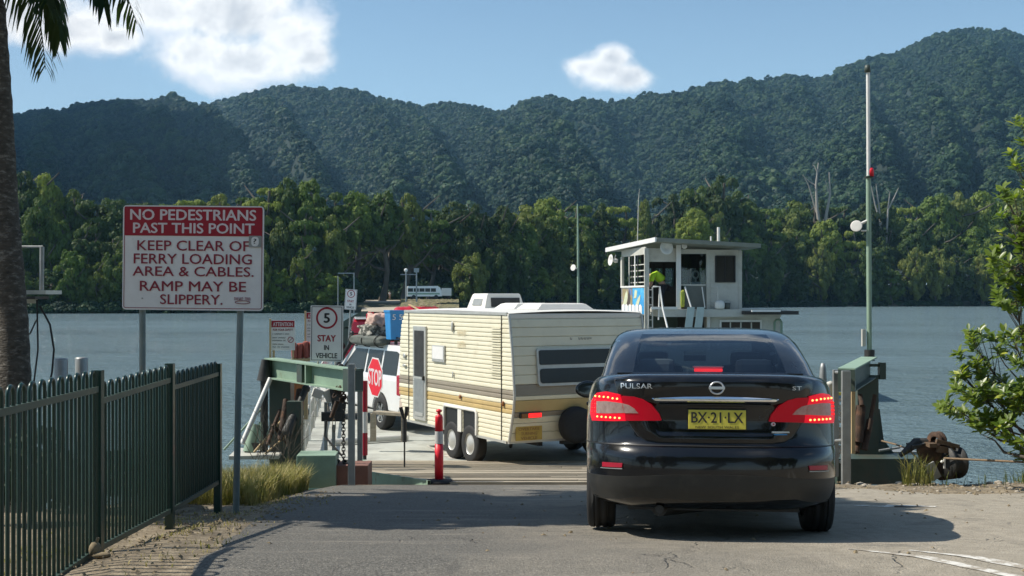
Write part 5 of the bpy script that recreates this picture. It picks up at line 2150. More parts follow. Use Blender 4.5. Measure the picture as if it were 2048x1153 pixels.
# attention signs in pale timber frames
def attention(px, py, D, w, h, label, yaw):
    S = D / F
    t = thing('attention_sign', label, 'sign', P(px, py, D), rot=(0, 0, yaw))
    W_, H_ = w * S, h * S
    plate('sign_panel', W_, H_, .006, -.004, .004, M['sign_white'], t)
    k = W_ / 48
    mb = MB()
    mb.box((0, -.006, H_ / 2 - 7.5 * k), (W_ - 2 * k, .003, 13 * k))
    mb.build('red_header', M['sign_red'], t)
    text('ATTENTION', M['sign_pinkwhite'], t, (0, -.0085, H_ / 2 - 8 * k), 40 * k, 8 * k, .02)
    text('FOR YOUR SAFETY', M['sign_text_red'], t, (0, -.0065, H_ / 2 - 19 * k), 40 * k, 4.5 * k, .02)
    for (s_, zz, ww, xx) in () if False else (('REMAIN IN YOUR VEHICLE', 27.5, 34, -4), ('TURN ENGINE OFF &', 35, 27, -8), ('HANDBRAKE ON', 40.5, 27, -8), ('DO NOT SMOKE', 48, 22, -10), ('BEWARE OF MOVING RAMP', 53.5, 34, -4)):
        scribble('small_print', M['black'], t, (xx * k, -.0065, H_ / 2 - zz * k), ww * k, 2.6 * k, int(ww * .6), int(zz))
    ringplate('prohibition_ring', 15.5 * k, H_ / 2 - 39 * k, 4.9 * k, 6.1 * k, -.0066, M['sign_red'], t, 24)
    MB().box((15.5 * k, -.0072, H_ / 2 - 39 * k), (10 * k, .001, 1.1 * k), rot=(0, R(-45), 0)).build('prohibition_bar', M['sign_red'], t)
    MB().box((-W_ / 2 - .012, .004, -.05), (.024, .03, H_ + .14)).build('timber_edge', M['wood'], t)
    MB().box((-W_ / 2 + .035, .012, -H_ / 2 - .06), (.03, .02, .14)).box((W_ / 2 - .03, .012, -H_ / 2 - .07), (.02, .02, .16)).build('sign_leg', M['wood'], t)
    return t


attention(566, 671, 17.3, 48, 60, 'white ATTENTION notice with red heading left of the near speed sign', R(-2))
t = attention(634, 662, 18.2, 44, 74, 'second red headed notice mostly hidden behind the near speed sign', R(-4))

# pink red life jackets hanging behind the beam
t = thing('life_jacket_rack', 'row of faded red folded life jackets beside the ATTENTION notice', 'life jackets', P(604, 712, 17.8))
rr = random.Random(9)
for k in range(4):
    mb = MB()
    mb.box((-.12 + k * .085, .04 * k, .085 + rr.uniform(-.02, .02)), (.078, .14, .24 + rr.uniform(-.02, .03)), rot=(0, rr.uniform(-.08, .08), rr.uniform(-.3, .3)), bev=.028)
    mb.build('life_jacket', M['vest'], t)
MB().box((.05, .05, -.06), (.42, .2, .04)).box((.05, .05, -.5), (.05, .05, .9)).build('rack_shelf', M['wood'], t)

# orange board bin with a red lamp under the beam
t = thing('orange_bin', 'orange brown board bin with small red lamp under the green beam', 'bin', P(583, 800, 18.2))
for k in range(5):
    MB().box((-.16 + k * .085, 0, .06), (.08, .04, .42 + .03 * (k % 2)), rot=(0, R(6), 0)).build('board', M['orange_wood'], t)
MB().box((-.08, -.04, .03), (.11, .03, .13), bev=.01).build('red_lamp', M['led_red'], t)
MB().box((0, .02, -.19), (.5, .2, .08)).box((0, .02, -.4), (.06, .06, .4)).build('bin_base', M['dark_green'], t)

# ---- stop sign on swinging boom
D = 18.8
t = thing('stop_sign', 'red octagonal STOP sign turned sideways in front of the white wagon', 'sign', P(750.5, 755, D), rot=(0, R(2), R(-62)))
rO = .305
octa = [(rO / math.cos(R(22.5)) * math.cos(R(22.5 + 45 * k)), rO / math.cos(R(22.5)) * math.sin(R(22.5 + 45 * k))) for k in range(8)]
mb = MB().prism(octa, lambda x, z: (x, -.003, z), lambda x, z: (x, .003, z))
fixn(mb.build('sign_panel', M['sign_white'], t))
mb = MB().prism([(x * .93, z * .93) for x, z in octa], lambda x, z: (x, -.0065, z), lambda x, z: (x, -.0035, z))
fixn(mb.build('red_face', M['safety_red'], t))
text('STOP', M['sign_pinkwhite'], t, (0, -.0085, 0), .56, .26, .02)
t = thing('boom_pole', 'red and white striped vertical pole beside the STOP sign', 'pole', (XD(729.5, 19.2), 19.2, zpix(917, 19.2)))
zt = zpix(762, 19.2) - t.location.z
for k, (a_, b_, mt) in enumerate(((0.04, .33, 'refl_red'), (.33, .60, 'white'), (.60, 1.0, 'refl_red'))):
    MB().cyl((0, 0, a_ * zt), (0, 0, b_ * zt - .001), .047, n=14).build('stripe', M[mt], t)
MB().cyl((0, 0, -.02), (0, 0, .05 * zt), .03, n=10).build('foot', M['steel_dark'], t)

# pale grey machinery shapes seen under the beam: brackets of the hinge
t = thing('hinge_gear', 'pale grey ramp hinge brackets seen below the green beam', 'machinery', P(650, 800, 18.6))
MB().box((-.12, 0, .10), (.16, .10, .14), rot=(0, R(20), .3), bev=.02).box((.05, .05, .06), (.14, .1, .20), rot=(0, R(-25), .2), bev=.02).build('bracket', M['offwhite'], t)
MB().box((.19, .02, -.05), (.16, .12, .50), rot=(0, R(-8), 0)).box((.13, 0, -.26), (.36, .1, .14)).build('motor_box', M['steel_dark'], t)
MB().box((.0, .1, -.42), (.05, .05, .75)).box((.12, .1, -.6), (.05, .05, .4)).build('support', M['galv'], t)

# ---- low pale bench-like barrier right of the boom
t = thing('step_barrier', 'low weathered timber step barrier behind the boom pole', 'barrier', P(775, 868, 21.8))
MB().box((0.06, 0, .37), (.62, .25, .05), rot=(0, R(2), -.3)).build('top_board', M['plank'], t)
MB().box((-.26, 0, .12), (.10, .1, .5)).build('leg', M['plank'], t)
MB().box((.30, -.1, .12), (.08, .1, .5)).build('leg', M['plank'], t)

# ---- forked black pole standing on the ramp
t = thing('forked_prop', 'thin black prop with forked top standing on the planks', 'prop', (XD(809, 18.6), 18.6, ramp_z(18.6)))
zt = zpix(815, 18.6) - t.location.z
MB().tube([(0, 0, 0), (0, 0, zt * .42)], .013, 8).tube([(0, 0, zt * .42), (.0, 0, zt * .8)], .035, 8).build('shaft', M['steel_dark'], t)
MB().tube([(-.06, 0, zt * 1.0), (-.035, 0, zt * .9), (0, 0, zt * .76), (.03, 0, zt * .9), (.035, 0, zt * 1.01)], .028, 8).build('fork', M['steel_dark'], t)

# ---- red and white T-top bollard
t = thing('traffic_bollard', 'red plastic T-top bollard with grey reflective band on black rubber base', 'bollard', (XD(878, 15.45), 15.45, ramp_z(15.5) + .0))
Hb = .945
MB().lathe([(0, .0), (.055, 0), (.057, .32 * 1.0), (.052, .50), (.050, .50)], 20).lathe([(.050, .66), (.052, .66), (.050, .84), (.042, .865), (.022, .872), (.02, .90), (.038, .91), (.04, .925), (.02, .94), (0, .945)], 20).build('post', M['safety_red'], t)
MB().lathe([(.0535, .50), (.0535, .66)], 20).build('reflective_band', M['reflect'], t)
MB().lathe([(0, .045), (.06, .045), (.17, .03), (.19, 0), (0, 0)], 24).build('rubber_base', M['rubber'], t)

# ---- green pool style fence
FX = [(-10, -1.75), (5.7, -2.43), (7.5, -2.59), (9.4, -2.68), (11.3, -2.775)]
FTOP = [(0, EYE - .34), (5.549, EYE - .345), (5.551, EYE - .43), (7.499, EYE - .458), (7.501, EYE - .538), (9.399, EYE - .532), (9.401, EYE - .597), (11.6, EYE - .607)]


def fbot(Y): return EYE + interp(Y, [(3.6, -1.50), (5.6, -1.55), (7.5, -1.60), (9.4, -1.70), (11.4, -1.775)])


fence_posts = [3.6, 5.55, 7.5, 9.4, 11.32]
fence = thing('tubular_fence', 'dark green tubular steel fence with looped tops along the left verge', 'fence', (interp(3.6, FX), 3.6, ground_z(-2.3, 3.6)))
FOo = fence.location.copy()
for Y in fence_posts:
    x = interp(Y, FX)
    ht = interp(Y, FTOP) + (.035 if Y < 11 else -.02)
    ht = {3.6: EYE - .32, 5.55: EYE - .34, 7.5: EYE - .455, 9.4: EYE - .518, 11.32: EYE - .625}[Y]
    gb = ground_z(x, Y) - .12
    MB().box(Vector((x, Y, (gb + ht) / 2)) - FOo, (.065, .065, ht - gb), bev=.004).build('fence_post', M['fence'], fence)
for a_, b_ in zip(fence_posts, fence_posts[1:]):
    ya, yb = a_ + .04, b_ - .04
    for nm_, fz, mt in (('top_rail', lambda Y: interp(Y, FTOP) - .115, 'fence_rail'), ('bottom_rail', lambda Y: fbot(Y) + .03, 'fence_rail')):
        pa, pb = Vector((interp(ya, FX), ya, fz(ya))), Vector((interp(yb, FX), yb, fz(yb)))
        d = (pb - pa)
        mb = MB()
        nrm = Vector((d.y, -d.x, 0)).normalized() * .019
        h_ = Vector((0, 0, .018))
        vs = [p_ + s1 * nrm + s2 * h_ - FOo for p_ in (pa, pb) for s1 in (-1, 1) for s2 in (-1, 1)]
        mb.add(vs, [(0, 1, 3, 2), (4, 6, 7, 5), (0, 4, 5, 1), (2, 3, 7, 6), (0, 2, 6, 4), (1, 5, 7, 3)])
        mb.build(nm_, M[mt], fence)
    nloop = 11
    for k in range(nloop):
        y0 = ya + (yb - ya) * (k + .25) / nloop
        y1 = ya + (yb - ya) * (k + .75) / nloop
        r = (y1 - y0) / 2
        yc = (y0 + y1) / 2
        zt_ = interp(yc, FTOP) - r
        zb_ = fbot(yc) + .02
        xc = lambda Y: interp(Y, FX)
        pts_ = [(xc(y0), y0, zb_), (xc(y0), y0, zt_)]
        for j in range(1, 6):
            a = math.pi - math.pi * j / 6
            pts_.append((xc(yc + r * math.cos(a)), yc + r * math.cos(a), zt_ + r * math.sin(a)))
        pts_ += [(xc(y1), y1, zt_), (xc(y1), y1, zb_)]
        MB().tube([Vector(p_) - FOo for p_ in pts_], .0108, 7).build('picket_loop', M['fence'], fence)

# ---- grey pile stubs and jetty frame behind the fence, left
for k, (px_, D_, tp, w_, lb) in enumerate(((122, 13.4, 717, .075, 'left of two round grey piles behind the fence'), (163, 13.6, 715, .07, 'right of two round grey piles behind the fence'))):
    zb = -.6
    t = thing('mooring_pile', lb, 'pile', (XD(px_, D_), D_, zb))
    zt = zpix(tp, D_) - zb
    MB().lathe([(w_, 0), (w_, zt - .02), (w_ - .01, zt), (0, zt)], 16).build('shaft', M['galv'], t)
t = thing('cable_gantry', 'rusty grey frame with platform and hanging black cables behind the palm trunk', 'gantry', (XD(50, 17), 17, 0))
TO = t.location.copy()


def q(px, py, D=17): return P(px, py, D) - TO


MB().tube([q(-60, 494), q(86, 494)], .022, 4).tube([q(84, 494), q(83, 588)], .035, 4).tube([q(-30, 494), q(-30, 588)], .035, 4).build('frame', M['galv'], t)
MB().box(q(25, 585) + Vector((0, .2, 0)), (1.02, .6, .055)).box(q(30, 603), (.6, .1, .06)).build('platform', M['offwhite'], t)
MB().box(q(25, 596), (.84, .5, .04)).box(q(5, 800), (.14, .14, 3.0)).build('support_post', M['steel_dark'], t)
MB().tube([q(74, 600), q(76, 700), q(66, 780), q(60, 860)], .013, 6).tube([q(80, 612), q(100, 650), q(108, 700), q(104, 745), (q(92, 800))], .015, 6).tube([q(73, 640), q(60, 668), q(40, 678)], .012, 6).build('hanging_cable', M['rubber'], t)

# ================================================================== CARAVAN
HD = Vector((-0.48, 0.877, 0)).normalized()
car_yaw = math.atan2(HD.y, HD.x) - math.pi / 2      # local +y is the heading


def make_caravan():
    t = thing('caravan', 'old cream caravan with ribbed cladding, gold and brown stripes and spare wheel', 'caravan')
    Wd, Ln = 2.54, 4.42
    right = Vector((HD.y, -HD.x, 0))
    rl = Vector((XD(1021, 19), 19.0, DECK))
    t.location = rl + right * Wd / 2
    t.rotation_euler = (0, 0, car_yaw)
    hw = Wd / 2
    zb, zt = .50, 2.54
    # rear wall profile bulges at the belt line
    rear = [(zb, .05), (1.02, -.10), (1.25, -.13), (1.9, -.06), (2.36, .02), (zt - .03, .05), (zt, .12)]

    def ry(z): return interp(z, rear)
    fy = lambda z: Ln - interp(z, [(zb, .30), (1.0, .0), (1.9, .04), (2.3, .12), (zt - .05, .25), (zt, .5)])
    # shell core a little inside the cladding
    zs = [zb, .75, 1.02, 1.25, 1.6, 1.9, 2.15, 2.36, zt - .05, zt]
    mb = MB()
    vs, fs = [], []
    for z in zs:
        for (x, y) in ((-hw + .02, ry(z) + .02), (hw - .02, ry(z) + .02), (hw - .02, fy(z)), (-hw + .02, fy(z))):
            vs.append((x, y, z))
    for j in range(len(zs) - 1):
        for i in range(4):
            fs.append((j * 4 + i, j * 4 + (i + 1) % 4, j * 4 + 4 + (i + 1) % 4, j * 4 + 4 + i))
    fs.append((0, 3, 2, 1))
    mb.add(vs, fs)
    mb.build('inner_shell', M['cream'], t)
    # roof with slight camber
    mb = MB()
    n = 12
    vs = []
    for (y, dz) in ((.04, 0), (.15, .02), (2.2, .03), (4.0, .02), (Ln - .30, -.03), (Ln - .12, -.12)):
        for i in range(n + 1):
            x = -hw - .012 + (Wd + .024) * i / n
            vs.append((x, y, zt + dz + .035 * (1 - (x / hw) ** 2)))
    mb.add(vs, [(j * (n + 1) + i, j * (n + 1) + i + 1, (j + 1) * (n + 1) + i + 1, (j + 1) * (n + 1) + i) for j in range(5) for i in range(n)], True)
    mb.build('roof_sheet', M['pods'], t)
    for s in (-1, 1):
        MB().box((s * (hw + .006), Ln / 2 - .08, zt - .005), (.03, Ln - .35, .05), bev=.008).build('gutter', M['alu'], t)
    MB().box((0, ry(zt) - .045, zt - .045), (Wd + .02, .06, .085), bev=.02).build('rear_cornice', M['pods'], t)
    # cladding boards on both sides: ribbed boards as own parts
    nb = 27
    hb = (zt - .02 - zb) / nb

    def stripe(z):
        if 1.185 < z < 1.335: return M['cream_brown']
        if 1.335 < z < 1.40: return M['cream']
        if .99 < z < 1.13: return M['cream_gold']
        if .94 < z < .99: return M['cream_brown'] if False else M['cream_gold']
        return M['cream']
    wheel_y = (1.42, 2.12)
    for s in (-1, 1):
        for k in range(nb):
            z0 = zb + hb * k
            z1 = z0 + hb
            zm = (z0 + z1) / 2
            segs = [(ry(zm) + .0, fy(zm))]
            if z1 < .90:      # wheel openings
                segs = []
                cur = ry(zm)
                for wy in wheel_y:
                    segs.append((cur, wy - .25))
                    cur = wy + .25
                segs.append((cur, fy(zm)))
            for (y0, y1) in segs:
                if y1 - y0 < .02: continue
                mb = MB()
                x = s * hw
                pf = [(z0 + .002, 0), (z0 + .010, .007), (z0 + hb * .35, .009), (z0 + hb * .80, .007), (z1 - .004, .001)]
                vs = []
                for (z, o_) in pf:
                    vs += [(x + s * o_, y0, z), (x + s * o_, y1, z)]
                m_ = len(pf)
                fsx = [(2 * i, 2 * i + 1, 2 * i + 3, 2 * i + 2) for i in range(m_ - 1)]
                mb.add(vs + [(x - s * .02, y0, z0 + .002), (x - s * .02, y1, z0 + .002), (x - s * .02, y0, z1 - .004), (x - s * .02, y1, z1 - .004)],
                       fsx + [(2 * m_, 2 * m_ + 1, 1, 0), (2 * m_ - 2, 2 * m_ - 1, 2 * m_ + 3, 2 * m_ + 2)])
                mb.build('cladding_board', stripe(zm), t)
    # rear wall boards, wider
    zr = [zb, .66, .82, .965, 1.13, 1.20, 1.36, 1.52, 1.68, 1.84, 2.0, 2.15, 2.30, 2.46]
    mats_r = ['cream', 'cream', 'cream_brown', 'cream_gold', 'cream', 'cream_brown', 'cream', 'cream', 'cream', 'cream', 'cream', 'cream', 'cream']
    zr = [zb, .64, .80, .90, .98, 1.17, 1.24, 1.42, 1.57, 1.72, 1.87, 2.02, 2.17, 2.32, 2.45]
    mats_r = ['cream', 'cream', 'cream', 'cream_brown', 'cream_gold', 'cream', 'cream_brown', 'cream', 'cream', 'cream', 'cream', 'cream', 'cream', 'cream']
    for z0, z1, mt in zip(zr, zr[1:], mats_r):
        mb = MB()
        pf = [(z0 + .001, ry(z0)), (z0 + .006, ry(z0) - .008), (z1 - .010, ry(z1) - .008), (z1 - .003, ry(z1))]
        vs = []
        for z, y in pf: vs += [(-hw + .01, y, z), (hw - .01, y, z)]
        mb.add(vs, [(2 * i, 2 * i + 1, 2 * i + 3, 2 * i + 2) for i in range(3)])
        mb.add([(-hw + .01, ry(z0) + .02, z0 + .001), (hw - .01, ry(z0) + .02, z0 + .001), (-hw + .01, ry(z1) + .02, z1 - .003), (hw - .01, ry(z1) + .02, z1 - .003),
                (-hw + .01, ry(z0), z0 + .001), (hw - .01, ry(z0), z0 + .001), (-hw + .01, ry(z1), z1 - .003), (hw - .01, ry(z1), z1 - .003)], [(0, 1, 5, 4), (2, 6, 7, 3)])
        mb.build('rear_board', M[mt], t)
    # corner mouldings (follow the bulge)
    for s in (-1, 1):
        MB().tube([(s * hw, ry(z) - .004, z) for z in [zb + (zt - zb - .03) * i / 16 for i in range(17)]], .022, 8).build('corner_moulding', M['alu'], t)
        MB().tube([(s * (hw + .014), .28, z) for z in (zb, zt - .03)], .008, 6).build('joint_strip', M['steel_dark'], t)
        MB().tube([(s * (hw + .014), 3.95, z) for z in (zb, zt - .03)], .008, 6).build('joint_strip', M['steel_dark'], t)
    MB().box((0, ry(zb) + .02, zb - .01), (Wd, .05, .04)).box((-hw, (1.17 + .1) / 2, zb - .01), (.04, 1.05, .04)).box((-hw, 3.2, zb - .01), (.04, 1.65, .04)).box((hw, Ln / 2, zb - .01), (.04, Ln - .5, .04)).build('skirt_trim', M['alu'], t)
    # vent column near the rear left corner
    for k in range(20):
        MB().box((-hw - .018, .46, 1.50 + k * .042), (.006, .30, .014)).build('vent_slat', M['cream'], t)
    # left side: door
    x = -hw
    d = thing('door', None, None)
    d.parent = t
    d.location = (x - .02, 3.42, 0)
    MB().box((0, 0, 1.41), (.045, .56, 1.72), bev=.012).build('door_frame', M['alu'], d)
    MB().box((-.014, 0, 1.77), (.03, .42, .84), bev=.004).build('screen_pane', M['steel_dark'], d)
    MB().box((-.014, 0, .98), (.03, .42, .66), bev=.004).build('lower_panel', M['galv'], d)
    MB().box((-.016, 0, .66), (.036, .36, .07), bev=.004).build('door_vent', M['alu'], d)
    MB().box((-.04, -.22, 1.33), (.04, .04, .08), bev=.004).build('handle', M['steel_dark'], d)
    # small window beside the door
    w = thing('window', None, None)
    w.parent = t
    w.location = (x - .02, 2.62, 1.80)
    MB().box((0, 0, 0), (.04, .52, .30), bev=.015).build('frame', M['alu'], w)
    MB().box((-.02, 0, .015), (.01, .45, .22), bev=.002).build('pane', M['sign_white'], w)
    # oval lamp, marker lights, catches, lettering remnants
    MB().sphere((x - .03, 2.05, 2.29), (.02, .035, .10)).build('door_lamp', M['alu'], t)
    MB().sphere((x - .03, 2.03, 1.46), (.012, .02, .06)).build('water_inlet', M['alu'], t)
    MB().sphere((x - .03, 1.75, 1.10), (.02, .035, .04)).build('side_marker', M['amber'], t)
    MB().sphere((x - .03, .20, 1.10), (.02, .03, .05)).build('side_marker', M['amber'], t)
    MB().sphere((x - .03, 4.12, 1.52), (.02, .08, .03)).sphere((x - .03, 4.12, 1.70), (.015, .07, .05)).build('hose_point', M['alu'], t)

    def side(p): return Vector((x - .022, 1.72 - p.x, p.z))
    scribble('faded_lettering', M['faded'], t, (0, 0, 2.19), .34, .10, 6, 1, side)
    scribble('faded_lettering', M['faded'], t, (0, 0, 1.99), .30, .12, 5, 2, side)
    # wheel arch trims, wheels, axle
    MB().tube([(x - .02, wheel_y[0] - .28, zb)] + [(x - .02, wheel_y[0] - .28, .86), (x - .02, wheel_y[0] - .24, .91), (x - .02, wheel_y[1] + .24, .91), (x - .02, wheel_y[1] + .28, .86)] + [(x - .02, wheel_y[1] + .28, zb)], .03, 6).box((x - .008, (wheel_y[0] + wheel_y[1]) / 2, .70), (.05, .14, .40)).build('wheel_arch_trim', M['pods'], t)
    for s in (-1, 1):
        for wy in wheel_y:
            MB().box((s * (hw - .009), wy, (zb + .89) / 2), (.02, .49, .89 - zb)).build('wheel_opening_shade', M['trim'], t)  # black slab stands for the shade inside the wheel opening
            wl = thing('wheel', None, None)
            wl.parent = t
            wl.location = (s * (hw - .075), wy, .325)
            Mx = Matrix.Rotation(math.pi / 2, 4, 'Y')
            MB().lathe([(.18, -.09), (.26, -.10), (.31, -.085), (.325, -.05), (.325, .05), (.31, .085), (.26, .10), (.18, .09)], 32, Mx).build('tyre', M['rubber'], wl)
            MB().lathe([(.19, .085 * s), (.17, .06 * s), (.12, .08 * s), (.07, .11 * s), (0, .115 * s)], 28, Mx).build('hubcap', M['alu'], wl)
    MB().box((0, 1.77, .40), (1.9, .1, .1)).box((-.55, 2.4, .42), (.08, 4.2, .1)).box((.55, 2.4, .42), (.08, 4.2, .1)).box((0, 1.77, .62), (2.1, 1.3, .3)).build('chassis', M['trim'], t)
    MB().tube([(-.55, 4.3, .42), (0, 5.5, .45), (.55, 4.3, .42)], .045, 6).build('drawbar', M['steel_dark'], t)
    MB().box((-.75, 3.0, .38), (.5, .25, .12)).box((-.95, 3.2, .40), (.1, .4, .04)).build('step', M['steel_dark'], t)
    MB().tube([(-.95, .55, zb), (-.75, .95, .30)], .03, 6).build('corner_leg', M['steel_dark'], t)
    # rear: window with two dark panes in a pale frame
    rw = thing('rear_window', None, None)
    rw.parent = t
    zc_, w_, h_ = 1.68, 1.84, .60
    rw.location = (0.07, ry(zc_) - .02, zc_)
    rw.rotation_euler = (math.atan2(ry(1.97) - ry(1.4), .57) * -1, 0, 0)

    def rplate(nm, w, h, r, y0, y1, mat, cz=0):
        mb = MB()
        mb.prism(round_rect(w, h, r), lambda a, b: (a, y0, cz + b), lambda a, b: (a, y1, cz + b))
        return fixn(mb.build(nm, mat, rw))
    rplate('frame', w_, h_, .05, -.03, .03, M['alu'])
    rplate('upper_pane', w_ - .07, .235, .03, -.04, -.0305, M['glass_solid'], .155)
    rplate('lower_pane', w_ - .07, .235, .05, -.04, -.0305, M['glass_solid'], -.14)

    def rear_txt(p): return Vector((p.x, ry(p.z) - .011, p.z))
    scribble('faded_badge', M['cream_brown'], t, (.05, 0, 2.13), .48, .035, 9, 4, rear_txt)
    # lamp clusters
    for s in (-1, 1):
        MB().box((s * .97, ry(.92) - .03, .925), (.38, .05, .085), bev=.008).build('lamp_base', M['steel_dark'], t)
        MB().box((s * .96, ry(.92) - .06, .925), (.12, .02, .07), bev=.004).build('brake_lamp', M['led_red'], t)
        MB().box((s * .84, ry(.92) - .06, .925), (.12, .02, .07), bev=.004).build('tail_lamp', M['led_red'], t)
        MB().box((s * 1.08, ry(.92) - .06, .925), (.12, .02, .07), bev=.004).build('turn_lamp', M['amber'], t)
    wp = MB().box((-.95, ry(.66) - .028, .665), (.48, .012, .29)).build('warning_plate', M['plate_o'], t)
    for i, s_ in enumerate(('DO NOT', 'OVERTAKE', 'TURNING', 'VEHICLE')):
        text(s_, M['plate_o_txt'], wp, (-.95, ry(.66) - .036, .775 - i * .073), (.24, .38, .30, .30)[i], .048, .025)
    # spare wheel with dark cover
    sp = Matrix.Translation((-.16, ry(.75) - .15, .74)) @ Matrix.Rotation(math.pi / 2, 4, 'X')
    MB().lathe([(.0, .11), (.20, .112), (.26, .10), (.295, .06), (.30, 0), (.295, -.06), (.23, -.08)], 36, sp).build('spare_wheel', M['rubber'], t)
    MB().box((.2, ry(.5) + .1, .45), (.9, .1, .1)).build('bumper_bar', M['steel_dark'], t)
    # roof: air conditioner pod and two hatches
    ac = thing('air_conditioner', None, None)
    ac.parent = t
    ac.location = (0.15, 3.15, zt + .04)
    mb = MB()
    A = [(-.42, -.33), (.42, -.33), (.42, .40), (-.42, .40)]
    B = [(-.34, -.29), (.34, -.29), (.34, .30), (-.34, .30)]
    zz = [0, .26, .285]
    ringv = []
    for z, sc_ in ((0, 0), (.22, .75), (.275, 1.0), (.29, 1.25)):
        ringv.append([(A[i][0] + (B[i][0] - A[i][0]) * sc_, A[i][1] + (B[i][1] - A[i][1]) * sc_, z) for i in range(4)])
    vs = [p for r_ in ringv for p in r_]
    mb.add(vs, [(j * 4 + i, j * 4 + (i + 1) % 4, j * 4 + 4 + (i + 1) % 4, j * 4 + 4 + i) for j in range(3) for i in range(4)] + [(12, 13, 14, 15)])
    mb.build('pod_shell', M['pods'], ac)
    MB().box((.02, -.318, .125), (.60, .02, .17), rot=(-.12, 0, 0), bev=.008).build('rear_grille', M['steel_dark'], ac)
    MB().box((-.385, .02, .13), (.02, .36, .13), rot=(0, .33, 0), bev=.006).build('side_vent', M['galv'], ac)
    for k in range(5):
        MB().box((-.39 + .008 * k, .02, .09 + k * .024), (.02, .34, .006)).build('vent_slat', M['pods'], ac)
    for (yy, xx, sx_) in ((1.75, -.12, 1), (.85, -.05, 1.25)):
        h = thing('roof_hatch', None, None)
        h.parent = t
        h.location = (xx + .1, yy, zt + .045)
        mb = MB()
        ringv = []
        for z, k in ((0, 0), (.10, .13), (.115, .2)):
            ringv.append([(-.45 * sx_ + k, -.38 + k * .6, z), (.45 * sx_ - k, -.38 + k * .6, z), (.45 * sx_ - k, .38 - k * .6, z), (-.45 * sx_ + k, .38 - k * .6, z)])
        vs = [p for r_ in ringv for p in r_]
        mb.add(vs, [(j * 4 + i, j * 4 + (i + 1) % 4, j * 4 + 4 + (i + 1) % 4, j * 4 + 4 + i) for j in range(2) for i in range(4)] + [(8, 9, 10, 11)])
        mb.build('hatch_lid', M['pods'], h)
        MB().box((0, 0, .005), (.92 * sx_, .8, .02)).build('hatch_frame', M['alu'], h)
    return t


M['glass_solid'] = pm('dark_window_glass', (0.020, 0.020, 0.017), 0.18, var=0.2, spec=0.35)
make_caravan()


